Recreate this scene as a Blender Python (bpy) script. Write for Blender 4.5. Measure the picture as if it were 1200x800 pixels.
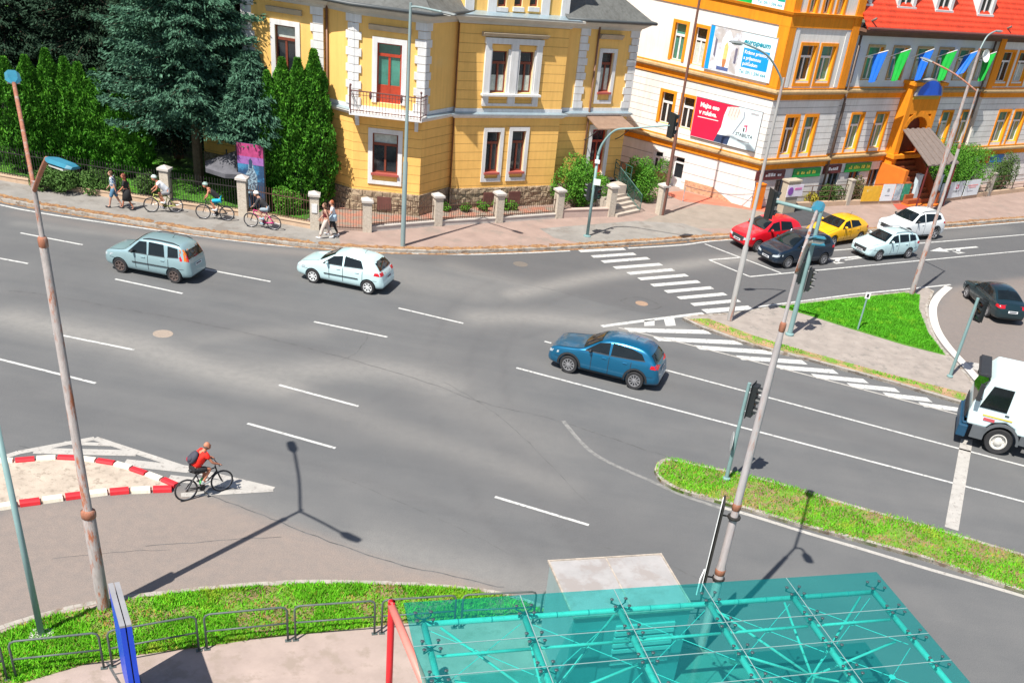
import bpy, bmesh, math, random
import numpy as np
from mathutils import Vector, Matrix
from mathutils.bvhtree import BVHTree
R_ = math.radians
random.seed(7); rng = np.random.default_rng(7)
scene = bpy.context.scene
for o in list(bpy.data.objects): bpy.data.objects.remove(o)

# ------------------------------------------------------------- camera
CAM_H = 16.7066; FPX = 1196.13; PITCH = 0.596645; ROLL = 0.160881; PX, PY = 685.27, 656.40
_fw = Vector((0, math.cos(PITCH), -math.sin(PITCH))); _rt = Vector((1, 0, 0)); _up = _rt.cross(_fw)
_r2 = _rt*math.cos(ROLL)+_up*math.sin(ROLL); _u2 = -_rt*math.sin(ROLL)+_up*math.cos(ROLL)
CAM_R = Matrix(((_r2.x, _u2.x, -_fw.x), (_r2.y, _u2.y, -_fw.y), (_r2.z, _u2.z, -_fw.z)))
cd = bpy.data.cameras.new('camera'); cam = bpy.data.objects.new('camera', cd); scene.collection.objects.link(cam)
cam.matrix_world = Matrix.Translation((0, 0, CAM_H)) @ CAM_R.to_4x4()
cd.sensor_width = 36; cd.sensor_fit = 'HORIZONTAL'; cd.lens = FPX/1200*36
cd.shift_x = (600-PX)/1200; cd.shift_y = (PY-400)/1200
cd.clip_end = 2000; cd.clip_start = .1
scene.camera = cam
# ------------------------------------------------------------- light
SHAD = R_(62.5); ELEV = R_(57.5)
w = bpy.data.worlds.new('World'); scene.world = w; w.use_nodes = True
nt = w.node_tree; nt.nodes.clear()
sky = nt.nodes.new('ShaderNodeTexSky'); sky.sky_type = 'NISHITA'; sky.sun_disc = False
sky.sun_elevation = ELEV; sky.sun_rotation = math.atan2(-math.cos(SHAD), -math.sin(SHAD))
bg = nt.nodes.new('ShaderNodeBackground'); bg.inputs[1].default_value = .08
wo = nt.nodes.new('ShaderNodeOutputWorld')
nt.links.new(sky.outputs[0], bg.inputs[0]); nt.links.new(bg.outputs[0], wo.inputs[0])
sd = bpy.data.lights.new('sun', 'SUN'); sd.energy = 5.0; sd.angle = R_(.5); sd.color = (1, .95, .87)
sun = bpy.data.objects.new('sun', sd); scene.collection.objects.link(sun)
sdir = Vector((math.cos(SHAD)*math.cos(ELEV), math.sin(SHAD)*math.cos(ELEV), -math.sin(ELEV)))
sun.rotation_euler = sdir.to_track_quat('-Z', 'Y').to_euler()
scene.view_settings.view_transform = 'Standard'; scene.view_settings.look = 'None'
scene.view_settings.gamma = 1; scene.view_settings.exposure = 0.58
try: scene.view_settings.use_curve_mapping = False
except Exception: pass

# ------------------------------------------------------------- pixel helpers (photo pixel -> point in the world)
def ray(px, py): return CAM_R @ Vector((px-PX, PY-py, -FPX))
def G(px, py, z=0.0):
    r = ray(px, py); t = (z-CAM_H)/r.z
    return Vector((r.x*t, r.y*t, z))
def HZ(b, px, py):
    "height of the point above ground point b that shows at the pixel"
    r = ray(px, py); t = (b.x*r.x+b.y*r.y)/(r.x**2+r.y**2); return CAM_H+r.z*t

# ------------------------------------------------------------- materials
def lin(c):
    if isinstance(c, str):
        c = c.lstrip('#'); c = [int(c[i:i+2], 16)/255 for i in (0, 2, 4)]
    else: return tuple(c)
    return tuple((x/12.92 if x <= .04045 else ((x+.055)/1.055)**2.4) for x in c)
MATS = {}
def M(name, col, rough=.8, var=.12, scale=2.0, metal=0., bump=0., bscale=30., coat=0., col2=None, thr=None, sscale=None, stretch=None, trans=0, alpha=1, spec=None):
    if name in MATS: return MATS[name]
    m = bpy.data.materials.new(name); m.use_nodes = True; t = m.node_tree; b = t.nodes['Principled BSDF']
    c = lin(col)
    b.inputs['Roughness'].default_value = rough; b.inputs['Metallic'].default_value = metal
    b.inputs['Coat Weight'].default_value = coat; b.inputs['Coat Roughness'].default_value = .06
    if spec is not None: b.inputs['Specular IOR Level'].default_value = spec
    b.inputs['Transmission Weight'].default_value = trans
    b.inputs['Alpha'].default_value = alpha
    tc = t.nodes.new('ShaderNodeTexCoord'); src = tc.outputs['Object']
    if stretch:
        mp = t.nodes.new('ShaderNodeMapping'); mp.inputs['Scale'].default_value = stretch; t.links.new(src, mp.inputs[0]); src = mp.outputs[0]
    n = t.nodes.new('ShaderNodeTexNoise'); n.inputs['Scale'].default_value = scale; n.inputs['Detail'].default_value = 6; n.inputs['Roughness'].default_value = .65
    t.links.new(src, n.inputs['Vector'])
    r = t.nodes.new('ShaderNodeValToRGB'); t.links.new(n.outputs[0], r.inputs[0])
    r.color_ramp.elements[0].position = .3; r.color_ramp.elements[1].position = .7
    r.color_ramp.elements[0].color = (*[x*(1-var) for x in c], 1); r.color_ramp.elements[1].color = (*[min(1, x*(1+var)) for x in c], 1)
    out = r.outputs[0]
    if col2 is not None:
        n2 = t.nodes.new('ShaderNodeTexNoise'); n2.inputs['Scale'].default_value = sscale or scale*2; n2.inputs['Detail'].default_value = 8; n2.inputs['Roughness'].default_value = .7
        t.links.new(src, n2.inputs['Vector'])
        r2 = t.nodes.new('ShaderNodeValToRGB'); p = thr or .55
        r2.color_ramp.elements[0].position = p-.05; r2.color_ramp.elements[1].position = p+.05
        t.links.new(n2.outputs[0], r2.inputs[0])
        mx = t.nodes.new('ShaderNodeMix'); mx.data_type = 'RGBA'; t.links.new(r2.outputs[0], mx.inputs['Factor'])
        t.links.new(out, mx.inputs['A']); mx.inputs['B'].default_value = (*lin(col2), 1); out = mx.outputs['Result']
    t.links.new(out, b.inputs['Base Color'])
    if bump:
        n3 = t.nodes.new('ShaderNodeTexNoise'); n3.inputs['Scale'].default_value = bscale; n3.inputs['Detail'].default_value = 5
        t.links.new(src, n3.inputs['Vector'])
        bp = t.nodes.new('ShaderNodeBump'); bp.inputs['Strength'].default_value = bump; bp.inputs['Distance'].default_value = .03
        t.links.new(n3.outputs[0], bp.inputs['Height']); t.links.new(bp.outputs[0], b.inputs['Normal'])
    MATS[name] = m; return m
def weather(m, amt=.14, sc=.9, patch=.35):
    "rain streaks running down and faded patches, multiplied into the colour"
    t = m.node_tree; b = t.nodes['Principled BSDF']; src = b.inputs['Base Color'].links[0].from_socket; tc = t.nodes.new('ShaderNodeTexCoord')
    for scale3, s_, lo in (((3.5*sc, 3.5*sc, .22*sc), 1.6, 1-amt), ((1, 1, 1), patch, 1-amt*.7)):
        mp = t.nodes.new('ShaderNodeMapping'); mp.inputs['Scale'].default_value = scale3; t.links.new(tc.outputs['Object'], mp.inputs[0])
        n = t.nodes.new('ShaderNodeTexNoise'); n.inputs['Scale'].default_value = s_; n.inputs['Detail'].default_value = 9; n.inputs['Roughness'].default_value = .7; t.links.new(mp.outputs[0], n.inputs['Vector'])
        r = t.nodes.new('ShaderNodeValToRGB'); r.color_ramp.elements[0].position = .36; r.color_ramp.elements[1].position = .56; r.color_ramp.elements[0].color = (lo, lo*.99, lo*.97, 1); r.color_ramp.elements[1].color = (1, 1, 1, 1); t.links.new(n.outputs[0], r.inputs[0])
        mx = t.nodes.new('ShaderNodeMix'); mx.data_type = 'RGBA'; mx.blend_type = 'MULTIPLY'; mx.inputs['Factor'].default_value = 1; t.links.new(src, mx.inputs['A']); t.links.new(r.outputs[0], mx.inputs['B']); src = mx.outputs['Result']
    t.links.new(src, b.inputs['Base Color']); return m

# ------------------------------------------------------------- mesh builder
ORG = {}
def V(*a): return Vector(a)
class MB:
    def __init__(s): s.v = []; s.f = []; s.m = []; s.cm = 0
    def add(s, vs, fs):
        k = len(s.v); s.v += [tuple(x) for x in vs]; s.f += [tuple(i+k for i in f) for f in fs]; s.m += [s.cm]*len(fs); return s
    def box(s, c, size, rz=0, rx=0, ry=0, mat=None):
        hx, hy, hz = [x/2 for x in size]
        vs = [V(x, y, z) for x in (-hx, hx) for y in (-hy, hy) for z in (-hz, hz)]
        Mx = mat if mat else (Matrix.Rotation(rz, 3, 'Z') @ Matrix.Rotation(ry, 3, 'Y') @ Matrix.Rotation(rx, 3, 'X'))
        c = Vector(c); vs = [Mx @ v + c for v in vs]
        return s.add(vs, [(0, 1, 3, 2), (4, 6, 7, 5), (0, 4, 5, 1), (2, 3, 7, 6), (0, 2, 6, 4), (1, 5, 7, 3)])
    def beam(s, a, b, wd, ht, up=V(0, 0, 1)):
        a, b = Vector(a), Vector(b); d = (b-a); L = d.length; d.normalize(); sd_ = d.cross(up)
        if sd_.length < 1e-4: sd_ = d.cross(V(0, 1, 0))
        sd_.normalize(); u = sd_.cross(d)
        return s.box((a+b)/2, (L, wd, ht), mat=Matrix((d, sd_, u)).transposed())
    def prism(s, poly, z0, z1):
        n = len(poly); A = sum(poly[i][0]*poly[(i+1) % n][1]-poly[(i+1) % n][0]*poly[i][1] for i in range(n))
        if A < 0: poly = poly[::-1]
        vs = [(p[0], p[1], z0) for p in poly]+[(p[0], p[1], z1) for p in poly]
        return s.add(vs, [tuple(range(n-1, -1, -1)), tuple(range(n, 2*n))]+[(i, (i+1) % n, n+(i+1) % n, n+i) for i in range(n)])
    def poly(s, pts, flip=False):
        f = tuple(range(len(pts))); return s.add(pts, [f[::-1] if flip else f])
    def sheet(s, poly, z):
        n = len(poly); A = sum(poly[i][0]*poly[(i+1) % n][1]-poly[(i+1) % n][0]*poly[i][1] for i in range(n))
        if A < 0: poly = poly[::-1]
        return s.poly([(p[0], p[1], z) for p in poly])
    def tube(s, pts, rad, n=10, caps=True):
        pts = [Vector(p) for p in pts]; k = len(pts)
        rs = rad if isinstance(rad, (list, tuple)) else [rad]*k
        ref = None; rings = []
        for i in range(k):
            d = (pts[min(i+1, k-1)]-pts[max(i-1, 0)]).normalized()
            if ref is None: ref = d.orthogonal().normalized()
            ref = (ref-d*ref.dot(d)).normalized(); b = d.cross(ref)
            rings += [pts[i]+(ref*math.cos(2*math.pi*j/n)+b*math.sin(2*math.pi*j/n))*rs[i] for j in range(n)]
        fs = [(i*n+j, i*n+(j+1) % n, (i+1)*n+(j+1) % n, (i+1)*n+j) for i in range(k-1) for j in range(n)]
        if caps: fs += [tuple(range(n-1, -1, -1)), tuple(range((k-1)*n, k*n))]
        return s.add(rings, fs)
    def lathe(s, prof, c=(0, 0, 0), n=24, axis='Z', mat=None, caps=True):
        vs = []
        for r, z in prof:
            for j in range(n):
                a = 2*math.pi*j/n; p = V(r*math.cos(a), r*math.sin(a), z)
                if axis == 'Y': p = V(p.x, p.z, p.y)
                if axis == 'X': p = V(p.z, p.x, p.y)
                if mat: p = mat @ p
                vs.append(p+Vector(c))
        k = len(prof); fs = [(i*n+j, i*n+(j+1) % n, (i+1)*n+(j+1) % n, (i+1)*n+j) for i in range(k-1) for j in range(n)]
        if caps: fs += [tuple(range(n-1, -1, -1)), tuple(range((k-1)*n, k*n))]
        return s.add(vs, fs)
    def ball(s, c, r, seg=12, rings=8, mat=None):
        if not isinstance(r, (tuple, list)): r = (r, r, r)
        vs = []; fs = []
        for i in range(rings+1):
            t = math.pi*i/rings
            for j in range(seg):
                a = 2*math.pi*j/seg; p = V(r[0]*math.sin(t)*math.cos(a), r[1]*math.sin(t)*math.sin(a), r[2]*math.cos(t))
                if mat: p = mat @ p
                vs.append(p+Vector(c))
        for i in range(rings):
            for j in range(seg):
                fs.append((i*seg+j, (i+1)*seg+j, (i+1)*seg+(j+1) % seg, i*seg+(j+1) % seg))
        return s.add(vs, fs)
    def build(s, name, mat, parent=None, smooth=False, auto=None, loc=None, fix=True):
        """one mesh object. vertices are given in world space (or in the space of a parent built at the origin)"""
        me = bpy.data.meshes.new(name)
        org = ORG.get(parent, V(0, 0, 0)) if parent else V(0, 0, 0)
        off = Vector(loc) if (loc is not None and not parent) else org
        me.from_pydata([(x-off.x, y-off.y, z-off.z) for x, y, z in s.v], [], s.f)
        for m in (mat if isinstance(mat, (list, tuple)) else [mat]): me.materials.append(m)
        if isinstance(mat, (list, tuple)): me.polygons.foreach_set('material_index', s.m)
        if fix:
            bm = bmesh.new(); bm.from_mesh(me); bmesh.ops.recalc_face_normals(bm, faces=bm.faces); bm.to_mesh(me); bm.free()
        if smooth or auto:
            me.polygons.foreach_set('use_smooth', [True]*len(me.polygons))
            if auto: me.set_sharp_from_angle(angle=R_(auto))
        me.update()
        o = bpy.data.objects.new(name, me); scene.collection.objects.link(o)
        if parent: o.parent = parent; ORG[o] = org
        elif loc is not None: o.location = loc; ORG[o] = Vector(loc)
        return o
def root(name, loc, label, cat, group=None):
    o = bpy.data.objects.new(name, None); scene.collection.objects.link(o); o.location = loc; o.empty_display_size = .3
    ORG[o] = Vector(loc); return tag(o, label, cat, group)
def tag(o, label, cat, group=None):
    o['label'] = label; o['category'] = cat
    if group: o['group'] = group
    return o
def struct(name, mb, mat, kind='structure', **k):
    o = mb.build(name, mat, **k); o['kind'] = kind; return o
def kids(o): return [c for c in bpy.data.objects if c.parent == o]
def dup(o, loc=None, rz=None, label=None, group=None, scale=None, cmap=None):
    if cmap is None:
        cmap = {}
        for c in bpy.data.objects:
            if c.parent: cmap.setdefault(c.parent, []).append(c)
    def cp(a, par):
        b = a.copy(); scene.collection.objects.link(b); b.parent = par
        for ch in cmap.get(a, []): cp(ch, b)
        return b
    r = cp(o, None)
    if loc is not None: r.location = loc
    if rz is not None: r.rotation_euler = (0, 0, rz)
    if scale: r.scale = scale
    if label: r['label'] = label
    if group: r['group'] = group
    return r
def strip(mb, pts, wd, z, closed=False):
    "flat ribbon of given width along 2D points"
    P = [Vector((p[0], p[1])) for p in pts]; L = []; Rr = []
    for i, p in enumerate(P):
        a = P[i-1] if i else p; b = P[i+1] if i < len(P)-1 else p
        d = (b-a).normalized(); n = Vector((-d.y, d.x)); L.append(p+n*wd/2); Rr.append(p-n*wd/2)
    for i in range(len(P)-1):
        mb.add([(Rr[i].x, Rr[i].y, z), (Rr[i+1].x, Rr[i+1].y, z), (L[i+1].x, L[i+1].y, z), (L[i].x, L[i].y, z)], [(0, 1, 2, 3)])
def smoothpts(pts, n=6):
    "Catmull-Rom through points"
    P = [Vector(p) for p in pts]; out = []
    for i in range(len(P)-1):
        a, b, c, d = P[max(i-1, 0)], P[i], P[i+1], P[min(i+2, len(P)-1)]
        for k in range(n):
            t = k/n
            out.append(.5*((2*b)+(-a+c)*t+(2*a-5*b+4*c-d)*t*t+(-a+3*b-3*c+d)*t**3))
    return out+[P[-1]]
def GP(lst, z=0): return [G(x, y, z) for x, y in lst]
def text(s, size, mat, parent, o3, ux, nz, bold=.0, name='lettering', align='CENTER', shear=0, squeeze=1):
    "text mesh lying in the plane spanned by ux and world up, with outward normal nz"
    cu = bpy.data.curves.new('t', 'FONT'); cu.body = s; cu.size = size; cu.align_x = align; cu.align_y = 'CENTER'; cu.offset = bold; cu.shear = shear; cu.resolution_u = 3
    cu.space_line = .85
    to = bpy.data.objects.new('t', cu); scene.collection.objects.link(to)
    bpy.context.view_layer.update(); dg = bpy.context.evaluated_depsgraph_get()
    me = bpy.data.meshes.new_from_object(to.evaluated_get(dg)); bpy.data.objects.remove(to); bpy.data.curves.remove(cu)
    ux = Vector(ux).normalized(); nz = Vector(nz).normalized(); uy = nz.cross(ux)
    org = ORG.get(parent, V(0, 0, 0)); o3 = Vector(o3)
    vs = [tuple(o3+ux*v.co.x*squeeze+uy*v.co.y-org) for v in me.vertices]; fs = [tuple(p.vertices) for p in me.polygons]
    bpy.data.meshes.remove(me)
    me = bpy.data.meshes.new(name); me.from_pydata(vs, [], fs); me.materials.append(mat); me.update()
    o = bpy.data.objects.new(name, me); scene.collection.objects.link(o); o.parent = parent; ORG[o] = org
    return o
def raw(name, verts, quads, mat, parent=None, off=(0, 0, 0)):
    "fast mesh from numpy arrays of quads"
    me = bpy.data.meshes.new(name); verts = np.asarray(verts, np.float32)-np.asarray(off, np.float32); quads = np.asarray(quads, np.int32); k = quads.shape[1]
    me.vertices.add(len(verts)); me.vertices.foreach_set('co', verts.ravel())
    me.loops.add(quads.size); me.loops.foreach_set('vertex_index', quads.ravel())
    me.polygons.add(len(quads)); me.polygons.foreach_set('loop_start', np.arange(0, quads.size, k, dtype=np.int32)); me.polygons.foreach_set('loop_total', np.full(len(quads), k, np.int32))
    me.materials.append(mat); me.update(calc_edges=True)
    o = bpy.data.objects.new(name, me); scene.collection.objects.link(o)
    if parent: o.parent = parent; ORG[o] = ORG[parent]
    return o
# ============================================================= GROUND
KZ = .12
m_white = M('road_paint', (.54, .54, .52), .7, .12, 3, col2=(.24, .24, .24), thr=.575, sscale=7)
m_white_worn = M('worn_road_paint', (.42, .40, .37), .75, .15, 3, col2=(.26, .24, .22), thr=.58, sscale=6)
m_kerb = M('kerb_stone', (.36, .33, .29), .9, .25, 4, bump=.3, col2=(.2, .15, .11), thr=.56, sscale=3)
m_kerb_white = M('pale_kerb', (.55, .52, .48), .9, .2, 5, bump=.2, col2=(.3, .25, .2), thr=.6)
m_side_grey = M('sidewalk_asphalt_grey', (.25, .235, .215), .92, .16, 1.2, bump=.15, bscale=60, col2=(.2, .18, .16), thr=.58, sscale=.9)
m_side_pink = M('sidewalk_asphalt_pink', (.31, .225, .19), .92, .14, 1.0, bump=.15, bscale=60, col2=(.25, .2, .17), thr=.6, sscale=.8)
m_pave = M('paving', (.31, .27, .24), .92, .16, 1.5, bump=.2, bscale=50, col2=(.22, .2, .18), thr=.6, sscale=2.5)
m_debris = M('dry_grass_litter', (.34, .19, .085), .95, .35, 8, bump=.6, bscale=30, col2=(.2, .1, .05), thr=.52, sscale=5)
m_soil = M('soil', (.24, .17, .09), .95, .3, 2, bump=.5, bscale=15, col2=(.14, .26, .03), thr=.5, sscale=1.4)
m_redpath = M('red_path', (.55, .16, .10), .9, .12, 2)
m_crack = M('crack_dark', (.07, .07, .07), .9, .2, 3, col2=(.12, .12, .12), thr=.5, sscale=2)

# wide base ground
mb = MB(); mb.add([(-600, -200, -.03), (600, -200, -.03), (600, 900, -.03), (-600, 900, -.03)], [(0, 1, 2, 3)])
struct('ground', mb, M('far_ground', (.14, .13, .11), .95, .3, .05, col2=(.06, .09, .03), thr=.5, sscale=.03))

# road sheet on a fine grid with wear attributes
x0, x1, y0, y1, st = -46., 52., 8., 92., .25
nx = int((x1-x0)/st)+1; ny = int((y1-y0)/st)+1
X, Y = np.meshgrid(x0+np.arange(nx)*st, y0+np.arange(ny)*st)
def segdist(pts):
    d = np.full(X.shape, 1e9)
    for a, b in zip(pts[:-1], pts[1:]):
        ax, ay, bx, by = a[0], a[1], b[0], b[1]; L = (bx-ax)**2+(by-ay)**2+1e-9
        t = np.clip(((X-ax)*(bx-ax)+(Y-ay)*(by-ay))/L, 0, 1)
        d = np.minimum(d, np.hypot(X-ax-t*(bx-ax), Y-ay-t*(by-ay)))
    return d
def inpoly(pts):
    c = np.zeros(X.shape, bool); n = len(pts)
    for i in range(n):
        ax, ay = pts[i][0], pts[i][1]; bx, by = pts[(i+1) % n][0], pts[(i+1) % n][1]
        if ay == by: continue
        k = ((ay > Y) != (by > Y)) & (X < (bx-ax)*(Y-ay)/(by-ay)+ax); c ^= k
    return c
def blur(a, n):
    for _ in range(n):
        a = (np.pad(a, 1, 'edge')[:-2, 1:-1]+np.pad(a, 1, 'edge')[2:, 1:-1]+np.pad(a, 1, 'edge')[1:-1, :-2]+np.pad(a, 1, 'edge')[1:-1, 2:]+2*a)/6
    return a
dust = np.zeros(X.shape); dark = np.zeros(X.shape); pink = np.zeros(X.shape)
for pts, wd, s in [([(10, 372), (80, 388), (150, 402), (190, 414), (240, 430), (330, 452)], 1.0, .9), ([(150, 402), (190, 412)], .7, .6), ([(200, 420), (300, 438), (400, 432), (470, 436), (520, 452)], 1.1, .7),
                   ([(230, 400), (300, 390), (370, 388)], .6, .35), ([(600, 345), (640, 336), (700, 324), (770, 315), (835, 306), (920, 298)], .7, .8),
                   ([(530, 312), (600, 330), (640, 336)], .8, .4), ([(560, 372), (620, 372), (690, 378), (730, 384)], .9, .75), ([(430, 310), (500, 330), (560, 340)], 1.5, .35),
                   ([(500, 440), (560, 480), (640, 520)], 1.4, .35), ([(340, 460), (450, 500), (560, 535), (660, 570)], .8, .4), ([(440, 640), (560, 675), (640, 690)], 1.2, .6), ([(900, 300), (1000, 288), (1178, 268)], .8, .3),
                   ([(800, 385), (760, 383), (700, 395)], .5, .5), ([(22, 262), (200, 282), (400, 300)], .4, .35), ([(240, 580), (330, 618), (400, 640)], 1.0, .35)]:
    P = smoothpts(GP(pts), 5); d = segdist(P); dust = np.maximum(dust, .72*s*np.exp(-(d/wd)**2))
for pts, wd, s in [([(22, 345), (145, 362), (280, 388), (420, 425)], .5, .35), ([(640, 340), (560, 400), (500, 470)], 1.6, .22), ([(380, 480), (480, 515), (620, 570), (760, 640)], 1.6, .25), ([(520, 470), (600, 520), (660, 600), (720, 650)], .9, .3),
                   ([(60, 330), (200, 362), (320, 392)], .8, .18), ([(640, 410), (800, 455), (960, 500), (1178, 560)], .7, .25), ([(680, 395), (850, 430), (1000, 470), (1178, 520)], .7, .25), ([(560, 480), (700, 520), (900, 590)], .9, .22),
                   ([(120, 500), (60, 470), (10, 455)], 1., .2), ([(20, 290), (130, 310), (300, 345)], .8, .2), ([(22, 660), (150, 640), (300, 620)], .7, .35), ([(720, 690), (650, 610), (575, 510), (550, 430), (580, 365), (650, 330), (760, 312)], .2, .4), ([(760, 690), (690, 600), (610, 500), (590, 430), (615, 375), (670, 345), (770, 325)], .2, .35), ([(640, 690), (560, 590), (510, 490), (505, 410), (545, 345), (620, 315)], .22, .3), ([(900, 330), (800, 350), (690, 372), (600, 400), (500, 440), (380, 500)], .22, .25), ([(22, 470), (200, 500), (420, 560), (640, 640)], .25, .22), ([(1178, 380), (1130, 400), (1150, 440)], 1.2, .6)]:
    P = smoothpts(GP(pts), 5); d = segdist(P); dark = np.maximum(dark, s*np.exp(-(d/wd)**2))
# the side road has a newer, darker surface
pd = blur(inpoly(GP([(478, 303), (640, 338), (735, 362), (772, 369), (860, 378), (905, 360), (1060, 342), (1120, 335), (1400, 330), (1400, 240), (1100, 262), (860, 278), (735, 288), (520, 297)])).astype(float), 1)
dark = np.maximum(dark, .55*pd)
pk = blur(inpoly(GP([(-80, 640), (22, 592), (110, 583), (210, 576), (240, 580), (360, 624), (445, 655), (590, 688), (500, 760), (-80, 900)])).astype(float), 2)
pink = np.maximum(pink, pk)
pk2 = blur(inpoly(GP([(1112, 338), (1200, 325), (1300, 330), (1300, 470), (1140, 440), (1095, 400), (1090, 365)])).astype(float), 3)
pink = np.maximum(pink, .7*pk2)
dd = segdist(smoothpts(GP([(22, 250), (150, 272), (300, 292), (400, 300)]), 4)); pink = np.maximum(pink, .3*np.exp(-(dd/.5)**2))
vs = np.stack([X.ravel(), Y.ravel(), np.zeros(X.size)], 1)
i = np.arange(nx-1)[None, :]+np.arange(ny-1)[:, None]*nx
q = np.stack([i, i+1, i+1+nx, i+nx], -1).reshape(-1, 4)
m = bpy.data.materials.new('road_asphalt'); m.use_nodes = True; t = m.node_tree; b = t.nodes['Principled BSDF']
N = t.nodes.new; L = t.links.new
def noise_(sc, det=6, ro=.6, st=None):
    tc = N('ShaderNodeTexCoord'); n = N('ShaderNodeTexNoise'); n.inputs['Scale'].default_value = sc; n.inputs['Detail'].default_value = det; n.inputs['Roughness'].default_value = ro
    if st:
        mp = N('ShaderNodeMapping'); mp.inputs['Rotation'].default_value = (0, 0, R_(8)); mp.inputs['Scale'].default_value = st; L(tc.outputs['Object'], mp.inputs[0]); L(mp.outputs[0], n.inputs['Vector'])
    else: L(tc.outputs['Object'], n.inputs['Vector'])
    return n.outputs[0]
def mth(op, a, bb, cl=False):
    x = N('ShaderNodeMath'); x.operation = op; x.use_clamp = cl
    for k, v_ in enumerate((a, bb)):
        if isinstance(v_, (int, float)): x.inputs[k].default_value = v_
        else: L(v_, x.inputs[k])
    return x.outputs[0]
def mixc(f, a, bb):
    x = N('ShaderNodeMix'); x.data_type = 'RGBA'
    if isinstance(f, (int, float)): x.inputs['Factor'].default_value = f
    else: L(f, x.inputs['Factor'])
    for nm, v_ in (('A', a), ('B', bb)):
        if isinstance(v_, tuple): x.inputs[nm].default_value = (*v_, 1)
        else: L(v_, x.inputs[nm])
    return x.outputs['Result']
def attr(n_): a = N('ShaderNodeAttribute'); a.attribute_name = n_; return a.outputs['Fac']
fine = noise_(32, 5, .85); mid = noise_(.5, 8, .65); lane = noise_(.35, 6, .6, (.25, 2.2, 1)); blot = noise_(3.2, 6, .7)
f1 = mth('ADD', mth('MULTIPLY', mid, .5), mth('MULTIPLY', lane, .5))
rr = N('ShaderNodeValToRGB'); L(f1, rr.inputs[0]); rr.color_ramp.elements[0].position = .36; rr.color_ramp.elements[1].position = .66
rr.color_ramp.elements[0].color = (.114, .117, .120, 1); rr.color_ramp.elements[1].color = (.150, .150, .149, 1)
c = rr.outputs[0]
c = mixc(mth('MULTIPLY', attr('dark'), mth('ADD', .55, blot)), c, (.092, .091, .094))
c = mixc(mth('MULTIPLY', attr('dust'), mth('ADD', .25, mth('MULTIPLY', blot, 1.1), True), True), c, (.32, .305, .28))
c = mixc(mth('MULTIPLY', attr('pink'), mth('ADD', .35, mth('MULTIPLY', blot, .95)), True), c, (.265, .215, .185))
sp = N('ShaderNodeValToRGB'); L(fine, sp.inputs[0]); sp.color_ramp.elements[0].position = .3; sp.color_ramp.elements[1].position = .7
sp.color_ramp.elements[0].color = (.60, .60, .60, 1); sp.color_ramp.elements[1].color = (1.3, 1.3, 1.3, 1)
mu = N('ShaderNodeMix'); mu.data_type = 'RGBA'; mu.blend_type = 'MULTIPLY'; mu.inputs['Factor'].default_value = 1; L(c, mu.inputs['A']); L(sp.outputs[0], mu.inputs['B'])
L(mu.outputs['Result'], b.inputs['Base Color']); b.inputs['Roughness'].default_value = .85
bp = N('ShaderNodeBump'); bp.inputs['Strength'].default_value = .25; bp.inputs['Distance'].default_value = .02; L(fine, bp.inputs['Height']); L(bp.outputs[0], b.inputs['Normal'])
o = raw('road', vs, q, m); o['kind'] = 'structure'
for nm, arr in (('dust', dust), ('dark', dark), ('pink', pink)):
    a = o.data.attributes.new(nm, 'FLOAT', 'POINT'); a.data.foreach_set('value', np.clip(arr, 0, 1).ravel().astype(np.float32))

# ---- north sidewalk
curb_px = [(-160, 195), (-60, 219), (22, 237), (142, 257), (220, 270), (300, 280), (400, 290), (500, 294), (570, 293), (670, 289), (780, 282), (854, 277), (1014, 270), (1104, 264), (1178, 258), (1300, 250)]
CURB = [G(x, y, KZ) for x, y in curb_px]; CURB = smoothpts(CURB, 4)
fence_px = [(22, 214), (112, 230), (197, 241), (287, 254), (369, 268), (429, 271), (511, 264), (582, 261), (653, 256), (715, 254), (772, 252), (964, 242), (1048, 236), (1108, 234), (1178, 226)]
FEN = [G(x, y, KZ) for x, y in fence_px]
FARW = [V(70, 100, 0), V(70, 130, 0), V(-70, 130, 0), V(-70, 50, 0)]
mb = MB(); mb.prism([p.to_2d() for p in CURB]+[(62, 108), (60, 140), (-75, 140), (-75, 44)], -.02, KZ)
struct('sidewalk_north', mb, m_side_grey)
mb = MB()
i0 = min(range(len(CURB)), key=lambda i: (CURB[i]-G(410, 291, KZ)).length)
pk = [p.to_2d() for p in CURB[i0:]]
mb.sheet(pk+[(60, 108), (62, 125), (40, 125), (-12.6, 62), (-15, 50.5)], KZ+.004)
struct('sidewalk_pink_surface', mb, m_side_pink)
mb = MB()
for a, b_ in zip(CURB[:-1], CURB[1:]):
    d = (b_-a).to_2d().normalized(); n = V(-d.y, d.x); L0 = (b_-a).length
    k = max(1, round(L0/1.0))
    for j in range(k):
        p = a.lerp(b_, (j+.5)/k); mb.box((p.x+n.x*.07, p.y+n.y*.07, .055+random.uniform(-.006, .006)), (L0/k-.02, .15, .155), rz=math.atan2(d.y, d.x))
struct('kerb_north', mb, m_kerb)
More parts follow.
